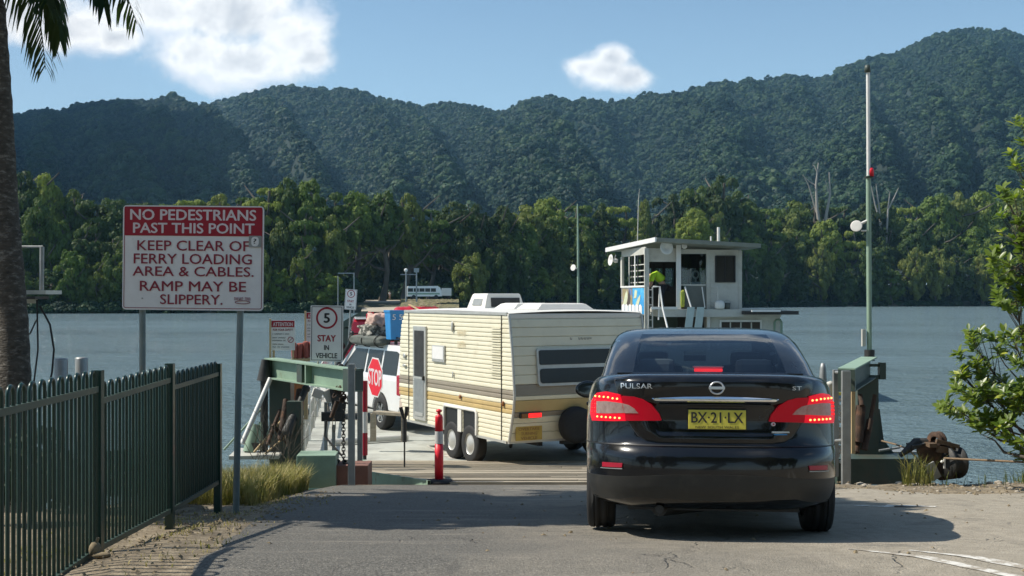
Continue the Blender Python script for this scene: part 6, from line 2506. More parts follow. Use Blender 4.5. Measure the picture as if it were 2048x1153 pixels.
# ================================================================== WAGONS
def make_wagon(label, loc, yaw, paint, scale=1.0, detail=True, H=1.78, group=None):
    t = thing('station_wagon', label, 'car', loc, yaw, group)
    t.scale = (scale,) * 3
    L, W = 4.75, 1.80
    # lower body: profile in y,z extruded with rounded edges
    prof = [(0.10, .42), (.0, .50), (-.02, .75), (.02, .80), (.04, 1.10), (3.3, 1.10), (4.55, 1.00), (4.72, .85), (4.75, .55), (4.65, .42)]
    bm = bmesh.new()
    vl = [bm.verts.new((-W / 2, y, z)) for y, z in prof]
    f = bm.faces.new(vl)
    r = bmesh.ops.extrude_face_region(bm, geom=[f])
    for v in r['geom']:
        if isinstance(v, bmesh.types.BMVert): v.co.x = W / 2
    bmesh.ops.recalc_face_normals(bm, faces=bm.faces[:])
    bmesh.ops.bevel(bm, geom=[e for e in bm.edges if abs(e.verts[0].co.x - e.verts[1].co.x) < 1e-4 and e.calc_length() > .05], offset=.045, segments=3, affect='EDGES', profile=.6)
    mb = MB()
    mb.bm(bm, smooth=False)
    bm.free()
    body = mb.build('body', paint, t)
    cut = MB()
    for yw in (.98, 3.72):
        for s in (-1, 1):
            cut.cyl((s * .6, yw, .37), (s * 1.2, yw, .37), .43, n=36)
    co = fixn(cut.build('c', paint, t))
    md = body.modifiers.new('b', 'BOOLEAN')
    md.operation = 'DIFFERENCE'
    md.object = co
    md.solver = 'EXACT'
    bpy.context.view_layer.update()
    nm = bpy.data.meshes.new_from_object(body.evaluated_get(bpy.context.evaluated_depsgraph_get()))
    body.modifiers.clear()
    body.data = nm
    bpy.data.objects.remove(co)
    # greenhouse: tapered
    gp = [(.06, 1.08), (.12, 1.40), (.26, H - .06), (.36, H), (2.45, H), (2.75, H - .05), (3.55, 1.08)]

    def gx(z): return W / 2 - .03 - (z - 1.08) * .20
    mb = MB()
    a = [(-gx(z), y, z) for y, z in gp]
    b = [(gx(z), y, z) for y, z in gp]
    n = len(gp)
    mb.add(a, [tuple(range(n))])
    mb.add(b, [tuple(range(n))[::-1]])
    mb.add(a + b, [(i, n + i, n + i + 1, i + 1) for i in range(n - 1)])
    fixn(mb.build('cabin', paint, t))
    # window panes with dark rubber surround, 6 mm proud
    gm = M['glass_solid']
    for s in (-1, 1):
        for nm_, pl in (('quarter_window', [(.25, 1.17), (.30, 1.62), (.42, 1.66), (1.02, 1.66), (1.00, 1.17)]), ('rear_door_window', [(1.10, 1.17), (1.12, 1.66), (1.86, 1.66), (1.86, 1.17)]),
                        ('front_door_window', [(1.96, 1.17), (1.96, 1.66), (2.58, 1.66), (3.20, 1.17)])):
            k = (H - .12) / 1.66
            mb = MB()
            mb.prism(pl, lambda y, z: (s * (gx(min(H - .08, z * 1.0)) + .002), y, z), lambda y, z: (s * (gx(z) + .012), y, z))
            fixn(mb.build(nm_, gm, t))
            if nm_ == 'quarter_window' and detail:
                c = [(sum(p[0] for p in pl) / 5, sum(p[1] for p in pl) / 5)][0]
    mb = MB()
    mb.prism([(-.66, 1.17), (.66, 1.17), (.58, 1.62), (-.58, 1.62)], lambda x, z: (x, interp(z, [(1.08, .06), (1.40, .12), (H - .06, .26)]) - .01, z), lambda x, z: (x, interp(z, [(1.08, .06), (1.40, .12), (H - .06, .26)]) + .01, z))
    fixn(mb.build('rear_window', gm, t))
    mb = MB()
    mb.prism([(-.70, 1.14), (.70, 1.14), (.60, H - .1), (-.60, H - .1)], lambda x, z: (x, interp(z, [(1.08, 3.55), (H - .05, 2.75)]) - .01, z), lambda x, z: (x, interp(z, [(1.08, 3.55), (H - .05, 2.75)]) + .012, z))
    fixn(mb.build('windscreen', gm, t))
    for s in (-1, 1):
        MB().box((s * .83, .06, .98), (.155, .19, .42), bev=.03).build('tail_lamp', M['refl_red'], t)
        MB().box((s * (W / 2 + .004), 1.05, .80), (.008, .012, .62)).box((s * (W / 2 + .004), 2.0, .80), (.008, .012, .62)).build('door_gap', M['trim'], t)
        MB().box((s * (W / 2 + .015), 1.28, .98), (.03, .16, .035), bev=.008).build('door_handle', M['trim'], t)
        MB().box((s * (W / 2 + .015), 2.22, .98), (.03, .16, .035), bev=.008).build('door_handle', M['trim'], t)
        MB().sphere((s * 1.0, 2.95, 1.20), (.10, .06, .10)).build('door_mirror', M['trim'], t)
    MB().box((0, -.06, .60), (W, .22, .24), bev=.05).build('rear_bumper', M['pinkbump'] if paint == M['wd'] else M['trim'], t)
    MB().box((0, 4.80, .60), (W, .22, .24), bev=.05).build('front_bumper', M['trim'], t)
    MB().box((0, 2.4, .42), (1.2, 4.2, .2)).build('underbody', M['trim'], t)
    for yw in (.98, 3.72):
        for s in (-1, 1):
            w = thing('wheel', None, None)
            w.parent = t
            w.location = (s * .80, yw, .37)
            Mx = Matrix.Rotation(math.pi / 2, 4, 'Y')
            MB().lathe([(.22, -.11), (.32, -.12), (.355, -.10), (.37, -.06), (.37, .06), (.355, .10), (.32, .12), (.22, .11)], 32, Mx).build('tyre', M['rubber'], w)
            mb = MB()
            mb.lathe([(.23, .10 * s), (.21, .05 * s), (.06, .07 * s), (0, .09 * s)], 28, Mx)
            for k in range(6):
                a_ = 2 * math.pi * k / 6
                mb.box((s * .085, .14 * math.cos(a_), .14 * math.sin(a_)), (.03, .15, .05), rot=Matrix.Rotation(a_, 3, 'X'), bev=.008)
            mb.build('rim', M['galv'], w)
    return t


M['pinkbump'] = pm('faded_plastic_bumper', (0.50, 0.40, 0.32), 0.6, var=0.15)
right = Vector((HD.y, -HD.x, 0))
HD2 = Vector((-0.5, 0.866, 0))
yaw2 = math.atan2(HD2.y, HD2.x) - math.pi / 2
r2 = Vector((HD2.y, -HD2.x, 0))
rl = Vector((XD(799, 24.5), 24.5, DECK + .01))
wag = make_wagon('white station wagon with loaded roof rack towing the cream caravan', rl + r2 * .9, yaw2, M['wd'])
# roof rack: part of the wagon
mb = MB()
for s in (-1, 1):
    mb.tube([(s * .62, .3, 1.93), (s * .62, 2.6, 1.93)], .02, 6)
for k in range(6):
    y = .35 + k * .44
    mb.tube([(-.64, y, 1.93), (.64, y, 1.93)], .018, 6)
    mb.box((-.62, y, 1.86), (.05, .06, .14)).box((.62, y, 1.86), (.05, .06, .14))
mb.build('roof_rack', M['trim'], wag)
MB().tube([(-.93, 3.25, .9), (-.93, 3.3, 1.25), (-.80, 2.85, 1.76), (-.80, 2.80, 1.95)], .045, 8).sphere((-.80, 2.78, 1.98), (.05, .08, .06)).build('snorkel', M['trim'], wag)


def wloc(x, y, z): return wag.location + r2 * x + HD2 * y + Vector((0, 0, z))


def lump(name, label, cat, c, s, mat, seed, parts=None, amp=.2, yaw=yaw2, pname='bag_body'):
    t = thing(name, label, cat, c, yaw)
    bm = bmesh.new()
    bmesh.ops.create_cube(bm, size=2)
    bmesh.ops.subdivide_edges(bm, edges=bm.edges[:], cuts=7, use_grid_fill=True)
    for v in bm.verts:
        p = v.co.copy()
        l = (abs(p.x) ** 4 + abs(p.y) ** 4 + abs(p.z) ** 4) ** .25
        p = p / l
        k = 1 + amp * mnoise.noise(p * 2.2 + Vector((seed, 0, 0))) + amp * .5 * mnoise.noise(p * 5 + Vector((0, seed, 0)))
        v.co = Vector((p.x * s[0] / 2, p.y * s[1] / 2, p.z * s[2] / 2)) * k
    mb = MB()
    mb.bm(bm, smooth=True)
    bm.free()
    mb.build(pname, mat, t)
    return t


lump('swag_roll', 'long grey canvas roll along the roof rack of the white wagon', 'swag', P(738, 681, 26.2), (.34, 1.75, .22), M['canvas'], 3, amp=.1, pname='canvas_roll')
b = bpy.data.objects['swag_roll']
for yy in (-.7, 0, .7):
    MB().tube([(.19 * math.cos(a), yy, .135 * math.sin(a)) for a in [2 * math.pi * i / 16 for i in range(16)]], .012, 5, closed=True).build('strap', M['trim'], b)
lump('travel_bag', 'dark patterned bag piled behind the canvas roll on the wagon roof', 'bag', P(752, 663, 26.4), (.60, .8, .34), M['camo'], 5, amp=.35)
lump('travel_bag', 'faded pink bag on top of the roof rack pile', 'bag', P(757, 643, 26.3), (.42, .55, .34), M['pinkbag'], 8, amp=.35)
lump('travel_bag', 'small red and white bag at the front of the roof load', 'bag', P(728, 664, 26.6), (.16, .24, .14), M['redfuel'], 2, amp=.3)


def jerry(label, loc, mat, s=1.0, yaw=0, txt=None, name='jerry_can'):
    t = thing(name, label, 'container', loc, yaw)
    t.scale = (s, s, s)
    MB().box((0, 0, .21), (.17, .34, .42), bev=.035).build('can_body', mat, t)
    MB().cyl((0, -.10, .42), (0, -.10, .47), .03, n=12).build('cap', mat, t)
    MB().tube([(0, .0, .42), (0, .0, .47), (0, .12, .47), (0, .12, .42)], .014, 6).build('carry_handle', mat, t)
    return t


jerry('red fuel can standing at the front of the wagon roof load', P(742, 651, 26.5), M['redfuel'], .62, yaw2 + .4)
bl = thing('plastic_tub', 'tall blue plastic tub marked 5 5 at the back of the wagon roof', 'container', P(789, 679, 25.4), yaw2)
bm = MB()
ringv = []
for z, k in ((0, .80), (.62, .97), (.66, 1.06), (.70, 1.06)):
    ringv.append([(sx_ * .17 * k, sy_ * .15 * k, z * .88) for sx_, sy_ in ((-1, -1), (1, -1), (1, 1), (-1, 1))])
vs = [p for r_ in ringv for p in r_]
bm.add(vs, [(j * 4 + i, j * 4 + (i + 1) % 4, j * 4 + 4 + (i + 1) % 4, j * 4 + 4 + i) for j in range(3) for i in range(4)] + [(12, 13, 14, 15), (3, 2, 1, 0)])
bm.build('tub_body', M['blue_drum'], bl)
text('5 5', M['sign_white'], bl, (0, 0, .47), .24, .12, .02, fn=lambda p: Vector((p.x, -.152, p.z)))

# red van ahead with white roof edge
redv = make_wagon('red van with pale roof ahead of the white wagon', (XD(766, 32.6), 32.6, DECK + .01), R(8), M['redcar'], 1.12, H=1.95)
MB().box((0, 1.4, 1.965), (1.35, 2.3, .03), bev=.02).build('white_roof_strip', M['wd'], redv)
# vehicle hidden behind the caravan carrying a red tarpaulin load
wg3 = make_wagon('silver wagon hidden behind the caravan carrying a red covered load', (XD(866, 30.5), 30.5, DECK + .01), R(7), M['wd'], 1.05, H=1.85)
tp = thing('roof_load', 'flat red tarpaulin covered load with timber poking out above the caravan roof', 'load', (XD(832, 31.5), 31.9, zpix(633, 31.9)), R(5))
mb = MB()
vs = []
rr = random.Random(3)
nx_, ny_ = 24, 8
for j in range(ny_ + 1):
    for i in range(nx_ + 1):
        u, v = i / nx_ * 2 - 1, j / ny_ * 2 - 1
        e = min(1, (1 - abs(u)) * 5) * min(1, (1 - abs(v)) * 3)
        vs.append((u * .66, v * .5, .05 + .20 * e ** .5 + .05 * nz(u * 5, v * 4, 1)))
mb.add(vs, [(j * (nx_ + 1) + i, j * (nx_ + 1) + i + 1, (j + 1) * (nx_ + 1) + i + 1, (j + 1) * (nx_ + 1) + i) for j in range(ny_) for i in range(nx_)], True)
mb.build('tarpaulin', M['redfuel'], tp)
MB().box((0, 0, .0), (1.34, 1.0, .12)).build('load_base', M['trim'], tp)
MB().box((-.08, -.45, .24), (.05, .5, .025), rot=(.3, 0, .6)).box((.3, -.3, .26), (.5, .04, .025), rot=(0, .1, .2)).build('timber', M['wood'], tp)


# ================================================================== WHEELHOUSE
WD = 40.0
wh = thing('wheelhouse', 'white ferry wheelhouse on an upper deck with flat overhanging roof', 'wheelhouse', (XD(1365, WD), WD, 0))
WO = wh.location.copy()


def wq(px, py, d=0.0):
    """point on the front plane, d metres further away"""
    v = P(px, py, WD)
    return Vector((v.x, WD + d, v.z)) - WO


def wbox(name, px0, px1, py0, py1, d0, d1, mat, parent=wh):
    a, b = wq(px0, py1), wq(px1, py0)
    mb = MB().box(((a.x + b.x) / 2, (d0 + d1) / 2, (a.z + b.z) / 2), (b.x - a.x, d1 - d0, b.z - a.z))
    return mb.build(name, mat, parent)


# the left end wall faces the sun: it runs from (1298) back-left to (1243) three metres further
cornerL = wq(1297, 600).x
endL = cornerL - .02
backX = (1243 - 1024) / F * (WD + 2.9) - WO.x
ow = M['offwhite']
# lower cabin
wbox('lower_cabin_wall', 1422, 1560, 634, 700, 0, 3.0, ow)
wbox('lower_cabin_wall', 1355, 1422, 688, 700, 0.02, 3.0, ow)
wbox('lower_cabin_back', 1300, 1422, 634, 700, 2.7, 3.0, M['dark_green'])
wbox('upper_deck_floor', 1318, 1558, 619, 634, -.3, 3.4, ow)
wbox('awning', 1480, 1586, 622, 629, -.8, 3.2, M['steel_dark'])
wbox('awning_edge', 1492, 1548, 620, 623.5, -1.0, -.82, M['white'])
wbox('door_frame', 1414, 1420, 626, 700, -.06, 0.05, M['white'])
wbox('deck_beam', 1300, 1352, 614, 619, -.35, -.2, M['white'])
for (a_, b_) in ((1439, 1523),):
    w = thing('cabin_window', None, None)
    w.parent = wh
    w.location = wq((a_ + b_) / 2, 660)
    wd_ = (b_ - a_) / F * WD
    MB().box((0, -.02, .0), (wd_, .06, .66)).build('frame', M['white'], w)
    MB().box((0, -.055, -.02), (wd_ - .12, .02, .56)).build('pane', M['glass_solid'], w)
    for k in range(3):
        MB().box((-wd_ / 4 + k * wd_ / 4, -.07, -.02), (.04, .01, .54)).build('mullion', M['offwhite'], w)
MB().box(wq(1392, 665) + Vector((0, 1.2, 0)), (.9, .1, 1.1)).build('cabin_interior', M['glass_solid'], wh)
MB().tube([wq(1549, 700), wq(1549, 645), wq(1553, 640), wq(1560, 640), wq(1563, 645), wq(1563, 700)], .04, 6).build('hand_loop', M['green_steel'], wh)
# wheelhouse walls: front is mostly opening; posts, sill, fascia
zroof = 500
wbox('corner_post', 1289, 1298, 497, 690, -.05, .12, ow)
wbox('post', 1352, 1361, 490, 618, -.12, .0, M['white'])
wbox('post', 1413, 1421, 500, 619, 0, .12, ow)
wbox('corner_post', 1477, 1484, 502, 619, .0, .14, ow)
# right wall panel built round the window opening
wbox('front_wall', 1421.3, 1431, 500, 619, .01, .10, ow)
wbox('front_wall', 1470, 1476.8, 500, 619, .01, .10, ow)
wbox('front_wall', 1431, 1470, 565, 619, .01, .10, ow)
wbox('front_wall', 1431, 1470, 500, 512, .01, .10, ow)
wbox('fascia', 1298, 1352, 497, 524, .02, .10, ow)
wbox('fascia', 1361, 1413, 499, 508, .02, .10, ow)
w = thing('window', None, None)
w.parent = wh
w.location = wq(1450.5, 538.5)
MB().box((0, .05, 0), (.66, .03, .88)).build('pane', M['glass_solid'], w)
for s in (-1, 1):
    MB().box((s * .32, .0, 0), (.035, .07, .88)).box((0, 0, s * .43), (.62, .07, .035)).build('frame', M['trim'], w)
MB().box((0, .02, 0), (.03, .03, .84)).build('mullion', M['trim'], w)
wbox('glass_screen', 1362, 1412, 509, 570, .05, .07, M['glass'])
wbox('sill_board', 1362, 1412, 569, 572, .02, .10, ow)
wbox('front_panel', 1369, 1412, 572, 618, .03, .08, M['greypanel'])
# inside: dark back wall with windows to the trees behind
MB().box(wq(1390, 512) + Vector((0, 2.75, 0)), (3.0, .08, .7)).box(wq(1390, 608) + Vector((0, 2.75, 0)), (3.0, .08, .75)).build('back_wall', M['interior'], wh)
for px_ in (1302, 1326, 1348, 1372, 1386, 1402, 1420, 1470):
    MB().box(wq(px_, 560) + Vector((0, 2.72, 0)), (.10, .06, 1.2)).build('back_post', M['trim'], wh)
MB().box(wq(1390, 560) + Vector((0.2, 2.9, 0)), (3.4, .02, 1.9)).build('back_window', M['glass'], wh)
MB().box(wq(1325, 590) + Vector((.2, 1.6, 0)), (1.2, .5, .6)).build('console', M['interior'], wh)
MB().box(wq(1482, 560) + Vector((-.02, 1.45, 0)), (.08, 2.8, 2.0)).build('side_wall', ow, wh)
# left end wall (mural below, barred window above)
pA, pB = wq(1291, 600), Vector((backX, 2.9, 0))
dirE = Vector((pB.x - pA.x, 2.9, 0))


def ew(u, z, o=0.0):
    nrm = Vector((-dirE.y, dirE.x, 0)).normalized()
    return Vector((pA.x, 0, 0)) + dirE * u + nrm * o + Vector((0, 0, z))


def eslab(name, u0, u1, z0, z1, o0, o1, mat, parent=wh):
    vs = [ew(u, z, o) for u in (u0, u1) for o in (o0, o1) for z in (z0, z1)]
    mb = MB().add(vs, [(0, 1, 3, 2), (4, 6, 7, 5), (0, 4, 5, 1), (2, 3, 7, 6), (0, 2, 6, 4), (1, 5, 7, 3)])
    return fixn(mb.build(name, mat, parent))


zf = zpix(630, WD)
zs_ = zpix(573, WD)
ztp = zpix(509, WD)
eslab('end_wall', 0.0, 1.0, zf, zs_ - .03, -.04, .0, ow)
eslab('end_sill', 0, 1.0, zs_ - .03, zs_ + .03, -.06, .04, M['white'])
eslab('end_fascia', 0, 1.0, ztp, zpix(494, WD), -.04, .0, ow)
eslab('end_post', .93, 1.0, zs_ + .03, ztp, -.04, .04, ow)
eslab('window_bar', .66, .69, zs_ + .03, ztp, -.02, .0, M['offwhite'])
for k, u in enumerate((.30, .42, .54)):
    eslab('window_bar', u, u + .03, zs_ + .03, ztp, -.02, .0, M['white'] if k == 1 else M['trim'])
for k in range(4):
    z = zs_ + .12 + k * .2
    eslab('window_bar', .08, .62, z, z + .035, -.03, -.02, M['offwhite'])
mural = eslab('mural_panel', .04, .96, zf + .02, zs_ - .06, .004, .02, M['mural'])
# generic stand-in picture shapes on the panel
def mpoly(name, pts_, mat):
    mb = MB()
    mb.add([ew(.96 - .92 * u, zf + .02 + (zs_ - .08 - zf) * v, .026) for u, v in pts_], [tuple(range(len(pts_)))])
    return mb.build(name, mat, mural)


def mpoly2(name, pts_, mat, o=.026):
    mb = MB()
    mb.add([ew(.96 - .92 * u, zf + .02 + (zs_ - .08 - zf) * v, o) for u, v in pts_], [tuple(range(len(pts_)))])
    return mb.build(name, mat, mural)


mpoly2('picture_shape', [(.0, .3), (.5, .3), (.5, 1), (.0, 1)], M['mural_sand'])
mpoly2('picture_shape', [(.06, .35), (.18, .8), (.26, .95), (.3, .6), (.22, .35)], M['mural_pale'], .029)
mpoly2('picture_shape', [(.24, .3), (.3, .75), (.36, .98), (.42, .6), (.38, .3)], M['mural_dark'], .030)
mpoly2('picture_shape', [(.56, .6), (.62, .95), (.72, .9), (.68, .62)], M['mural_pale'], .029)
mpoly2('picture_shape', [(.64, .35), (.74, .6), (.86, .75), (.84, .55), (.78, .35)], M['mural_pale'], .029)
for k in range(6):
    mpoly2('painted_picket', [(.02 + k * .155, .0), (.15 + k * .155, .0), (.15 + k * .155, .33 - .03 * (k % 2)), (.085 + k * .155, .38), (.02 + k * .155, .33)], M['sign_white'], .033)
# roof: flat slab, white lit edge on the left end, overhang to the front and right
mb = MB()
r0 = [wq(1309, 478) + Vector((0, -.8, 0)), wq(1512, 490) + Vector((0, -.8, 0)), wq(1512, 490) + Vector((.4, 3.6, .1)), Vector((backX - .45, 3.5, zpix(497, WD + 3.5)))]
lo = [p - Vector((0, 0, .13)) for p in r0]
mb.add(r0 + lo, [(0, 1, 2, 3), (7, 6, 5, 4), (0, 4, 5, 1), (1, 5, 6, 2), (2, 6, 7, 3), (3, 7, 4, 0)])
fixn(mb.build('roof', M['roofgrey'], wh))
mb = MB()
a_, b_ = r0[0] + Vector((-.03, -.01, .012)), r0[3] + Vector((-.03, 0, .012))
vs = [a_, b_, b_ - Vector((0, 0, .15)), a_ - Vector((0, 0, .15)), a_ + Vector((-.05, 0, 0)), b_ + Vector((-.05, 0, 0)), b_ + Vector((-.05, 0, -.15)), a_ + Vector((-.05, 0, -.15))]
mb.add(vs, [(0, 1, 2, 3), (7, 6, 5, 4), (0, 4, 5, 1), (1, 5, 6, 2), (2, 6, 7, 3), (3, 7, 4, 0)])
fixn(mb.build('roof_edge', M['white'], wh))
# ladders and handrails
mb = MB()
for px_ in (1296, 1304): mb.tube([wq(px_, 690) + Vector((0, -.15, 0)), wq(px_, 574) + Vector((0, -.15, 0))], .025, 6)
for k in range(7): mb.tube([wq(1296, 580 + k * 15) + Vector((0, -.15, 0)), wq(1304, 580 + k * 15) + Vector((0, -.15, 0))], .018, 6)
mb.build('ladder', M['alu'], wh)
mb = MB()
mb.tube([wq(1304, 574) + Vector((0, -.3, 0)), wq(1317, 574) + Vector((0, -.3, 0)), wq(1322, 618) + Vector((0, -.5, 0)), wq(1331, 670) + Vector((0, -1.0, 0))], .032, 6)
mb.tube([wq(1317, 574) + Vector((0, -.3, 0)), wq(1315, 640) + Vector((0, -.3, 0))], .025, 6)
mb.tube([wq(1369, 574) + Vector((0, -.1, 0)), wq(1380, 616) + Vector((0, -.3, 0))], .03, 6)
mb.tube([wq(1403, 574) + Vector((0, -.1, 0)), wq(1409, 616) + Vector((0, -.1, 0))], .02, 6)
mb.build('handrail', M['white'], wh)
for k in range(3):
    MB().tube([wq(1420, 574 + k * 15) + Vector((0, -.25, 0)), wq(1433, 574 + k * 15) + Vector((0, -.25, 0))], .018, 6).build('rail', M['alu'], wh)
MB().tube([wq(1433, 574) + Vector((0, -.25, 0)), wq(1433, 606) + Vector((0, -.25, 0))], .02, 6).build('rail_post', M['alu'], wh)
MB().cyl(wq(1437, 490), wq(1437, 455), .05, n=10).build('vent_pipe', M['pods'], wh)
MB().cyl(wq(1422, 487), wq(1422, 473), .03, n=8).build('vent_pipe', M['pods'], wh)


def horn(label, c, s, yaw):
    t = thing('horn_loudspeaker', label, 'loudspeaker', Vector(c) + WO, yaw)
    Mx = Matrix.Rotation(R(84), 4, 'X') @ Matrix.Scale(s, 4)
    MB().lathe([(0, -1.2), (.35, -1.2), (.4, -.8), (.25, -.6), (.3, -.35), (.55, -.05), (1.0, .12), (.95, .14), (.5, 0.0), (.25, -.25), (0, -.3)], 24, Mx).build('horn_bell', M['pods'], t)
    MB().tube([(0, s * .7, 0), (0, s * .9, s * .9)], .02, 6).build('bracket', M['galv'], t)


horn('white horn loudspeaker on the wheelhouse front under the roof', wq(1329, 497) + Vector((0, -.45, 0)), .235, R(18))
horn('small horn loudspeaker hung at the back left corner of the wheelhouse', wq(1232, 517) + Vector((0, 2.0, 0)), .20, R(-70))
t = thing('flood_lamp', 'small round flood lamp right of the wheelhouse loudspeaker', 'lamp', wq(1366, 494) + WO + Vector((0, -.3, 0)))
flood(t, Vector((0, 0, 0)), .09, 0)
# gear on the upper deck
t = thing('storage_drum', 'pale rounded drum on the upper deck below the barred window', 'drum', wq(1437, 618) + WO + Vector((0, -.2, 0)))
MB().lathe([(0, 0), (.15, 0), (.17, .06), (.17, .18), (.12, .26), (.05, .28), (0, .28)], 18).build('drum_body', M['pods'], t)
t = thing('bucket', 'dark grey bucket beside the pale drum on the upper deck', 'bucket', wq(1453, 618) + WO + Vector((0, -.15, 0)))
MB().lathe([(0, 0), (.085, 0), (.11, .20), (.105, .2), (.08, .02), (0, .02)], 18).build('bucket_body', M['canvas'], t)
MB().tube([(.11 * math.cos(a), 0, .2 + .08 * math.sin(a)) for a in [math.pi * i / 8 for i in range(9)]], .006, 5).build('bucket_handle', M['galv'], t)
t = thing('gangplank', 'pair of blue grey panels leaning against the upper deck edge', 'gangplank', wq(1360, 690) + WO + Vector((0, -.9, 0)))
for dx in (0, .32):
    mb = MB()
    a_, b_ = Vector((dx - .08, -.2, 0)), Vector((dx + .18, .4, 1.26))
    vs = [a_, a_ + Vector((.24, 0, 0)), b_ + Vector((.24, 0, 0)), b_]
    mb.add(vs + [v + Vector((0, .04, 0)) for v in vs], [(0, 1, 2, 3), (7, 6, 5, 4), (0, 4, 5, 1), (1, 5, 6, 2), (2, 6, 7, 3), (3, 7, 4, 0)])
    fixn(mb.build('leaning_panel', M['bluegrey'], t))
t = thing('desk_fan', 'pale pedestal fan behind the wheelhouse glass screen', 'fan', wq(1396, 572) + WO + Vector((0, .5, 0)))
MB().tube([(.0 + .10 * math.cos(a), 0, .38 + .12 * math.sin(a)) for a in [2 * math.pi * i / 18 for i in range(18)]], .03, 6, closed=True).build('fan_ring', M['pods'], t)
MB().box((0, 0, .06), (.36, .2, .16), bev=.05).cyl((0, 0, .1), (0, 0, .28), .03, n=8).build('fan_base', M['pods'], t)
t = lump('hanging_jacket', 'lime yellow work jacket hanging beside the wheelhouse post', 'jacket', wq(1364, 598) + WO + Vector((.0, -.1, 0)), (.14, .14, .55), M['hivis2'], 4, amp=.25, yaw=0, pname='jacket_body')


# ---- crew member bending forward in the wheelhouse doorway
def skin_body(name, joints, edges, mat, parent, sub=2):
    me = bpy.data.meshes.new(name)
    me.from_pydata([j[0] for j in joints], edges, [])
    o = bpy.data.objects.new(name, me)
    COL.objects.link(o)
    o.parent = parent
    sk = o.modifiers.new('skin', 'SKIN')
    sk.use_smooth_shade = True
    for i, j in enumerate(joints):
        me.skin_vertices[0].data[i].radius = j[1] if isinstance(j[1], tuple) else (j[1], j[1])
    me.skin_vertices[0].data[0].use_root = True
    ss = o.modifiers.new('sub', 'SUBSURF')
    ss.levels = ss.render_levels = sub
    bpy.context.view_layer.update()
    nm = bpy.data.meshes.new_from_object(o.evaluated_get(bpy.context.evaluated_depsgraph_get()))
    o.modifiers.clear()
    o.data = nm
    nm.materials.clear()
    nm.materials.append(mat)
    nm.polygons.foreach_set('use_smooth', [True] * len(nm.polygons))
    return o


pr = thing('person', 'crew member in lime shirt and dark trousers bending forward in the wheelhouse doorway', 'person', wq(1322, 619) + WO + Vector((0, .35, -.02)), R(-90))
# standing figure stooping; faces local -y... hips at .88, back nearly level, head low
J = [((0, .10, .88), (.15, .12)), ((0, .02, 1.02), (.14, .11)), ((0, -.14, 1.13), (.16, .12)), ((0, -.28, 1.17), (.15, .10)), ((0, -.38, 1.14), (.06, .06)), ((0, -.47, 1.10), (.085, .10)), ((0, -.52, 1.03), (.07, .08)),
     ((-.09, .12, .80), .095), ((-.11, .06, .47), .062), ((-.12, .10, .10), .045), ((-.12, -.04, .04), (.04, .035)),
     ((.09, .12, .80), .095), ((.11, .04, .47), .062), ((.12, .08, .10), .045), ((.12, -.06, .04), (.04, .035)),
     ((-.20, -.26, 1.13), .055), ((-.24, -.30, .87), .042), ((-.18, -.42, .70), .032), ((-.17, -.46, .63), (.035, .02)),
     ((.20, -.26, 1.13), .055), ((.24, -.30, .87), .042), ((.18, -.42, .70), .032), ((.17, -.46, .63), (.035, .02))]
E = [(0, 1), (1, 2), (2, 3), (3, 4), (4, 5), (5, 6), (0, 7), (7, 8), (8, 9), (9, 10), (0, 11), (11, 12), (12, 13), (13, 14), (3, 15), (15, 16), (16, 17), (17, 18), (3, 19), (19, 20), (20, 21), (21, 22)]
skin_body('body', J, E, M['skin'], pr)
J2 = [((0, .13, .95), (.205, .17)), ((0, .02, 1.06), (.20, .17)), ((0, -.14, 1.17), (.215, .17)), ((0, -.29, 1.18), (.19, .145)), ((-.21, -.26, 1.14), .095), ((-.24, -.30, .93), .085), ((.21, -.26, 1.14), .095), ((.24, -.30, .93), .085)]
skin_body('shirt', J2, [(0, 1), (1, 2), (2, 3), (3, 4), (4, 5), (3, 6), (6, 7)], M['hivis'], pr)
J3 = [((0, .13, .88), (.20, .165)), ((-.09, .12, .78), .13), ((-.11, .06, .47), .082), ((-.12, .10, .12), .065), ((.09, .12, .78), .13), ((.11, .04, .47), .085), ((.12, .08, .12), .065)]
skin_body('trousers', J3, [(0, 1), (1, 2), (2, 3), (0, 4), (4, 5), (5, 6)], M['navy'], pr)
MB().sphere((0, -.485, 1.12), (.088, .095, .10)).sphere((0, -.55, 1.06), (.07, .06, .015)).build('cap', M['navy'], pr)
for s in (-1, 1):
    for k in range(4):
        MB().tube([(s * .17 + (k - 1.5) * .018, -.465, .62), (s * .17 + (k - 1.5) * .019, -.475, .58), (s * .17 + (k - 1.5) * .017, -.465, .55)], [.009, .008, .006], 5).build('finger', M['skin'], pr)
    MB().tube([(s * .14, -.46, .64), (s * .125, -.48, .60)], [.01, .008], 5).build('thumb', M['skin'], pr)
    MB().box((s * .12, -.03, .035), (.09, .25, .07), bev=.025).build('boot', M['trim'], pr)

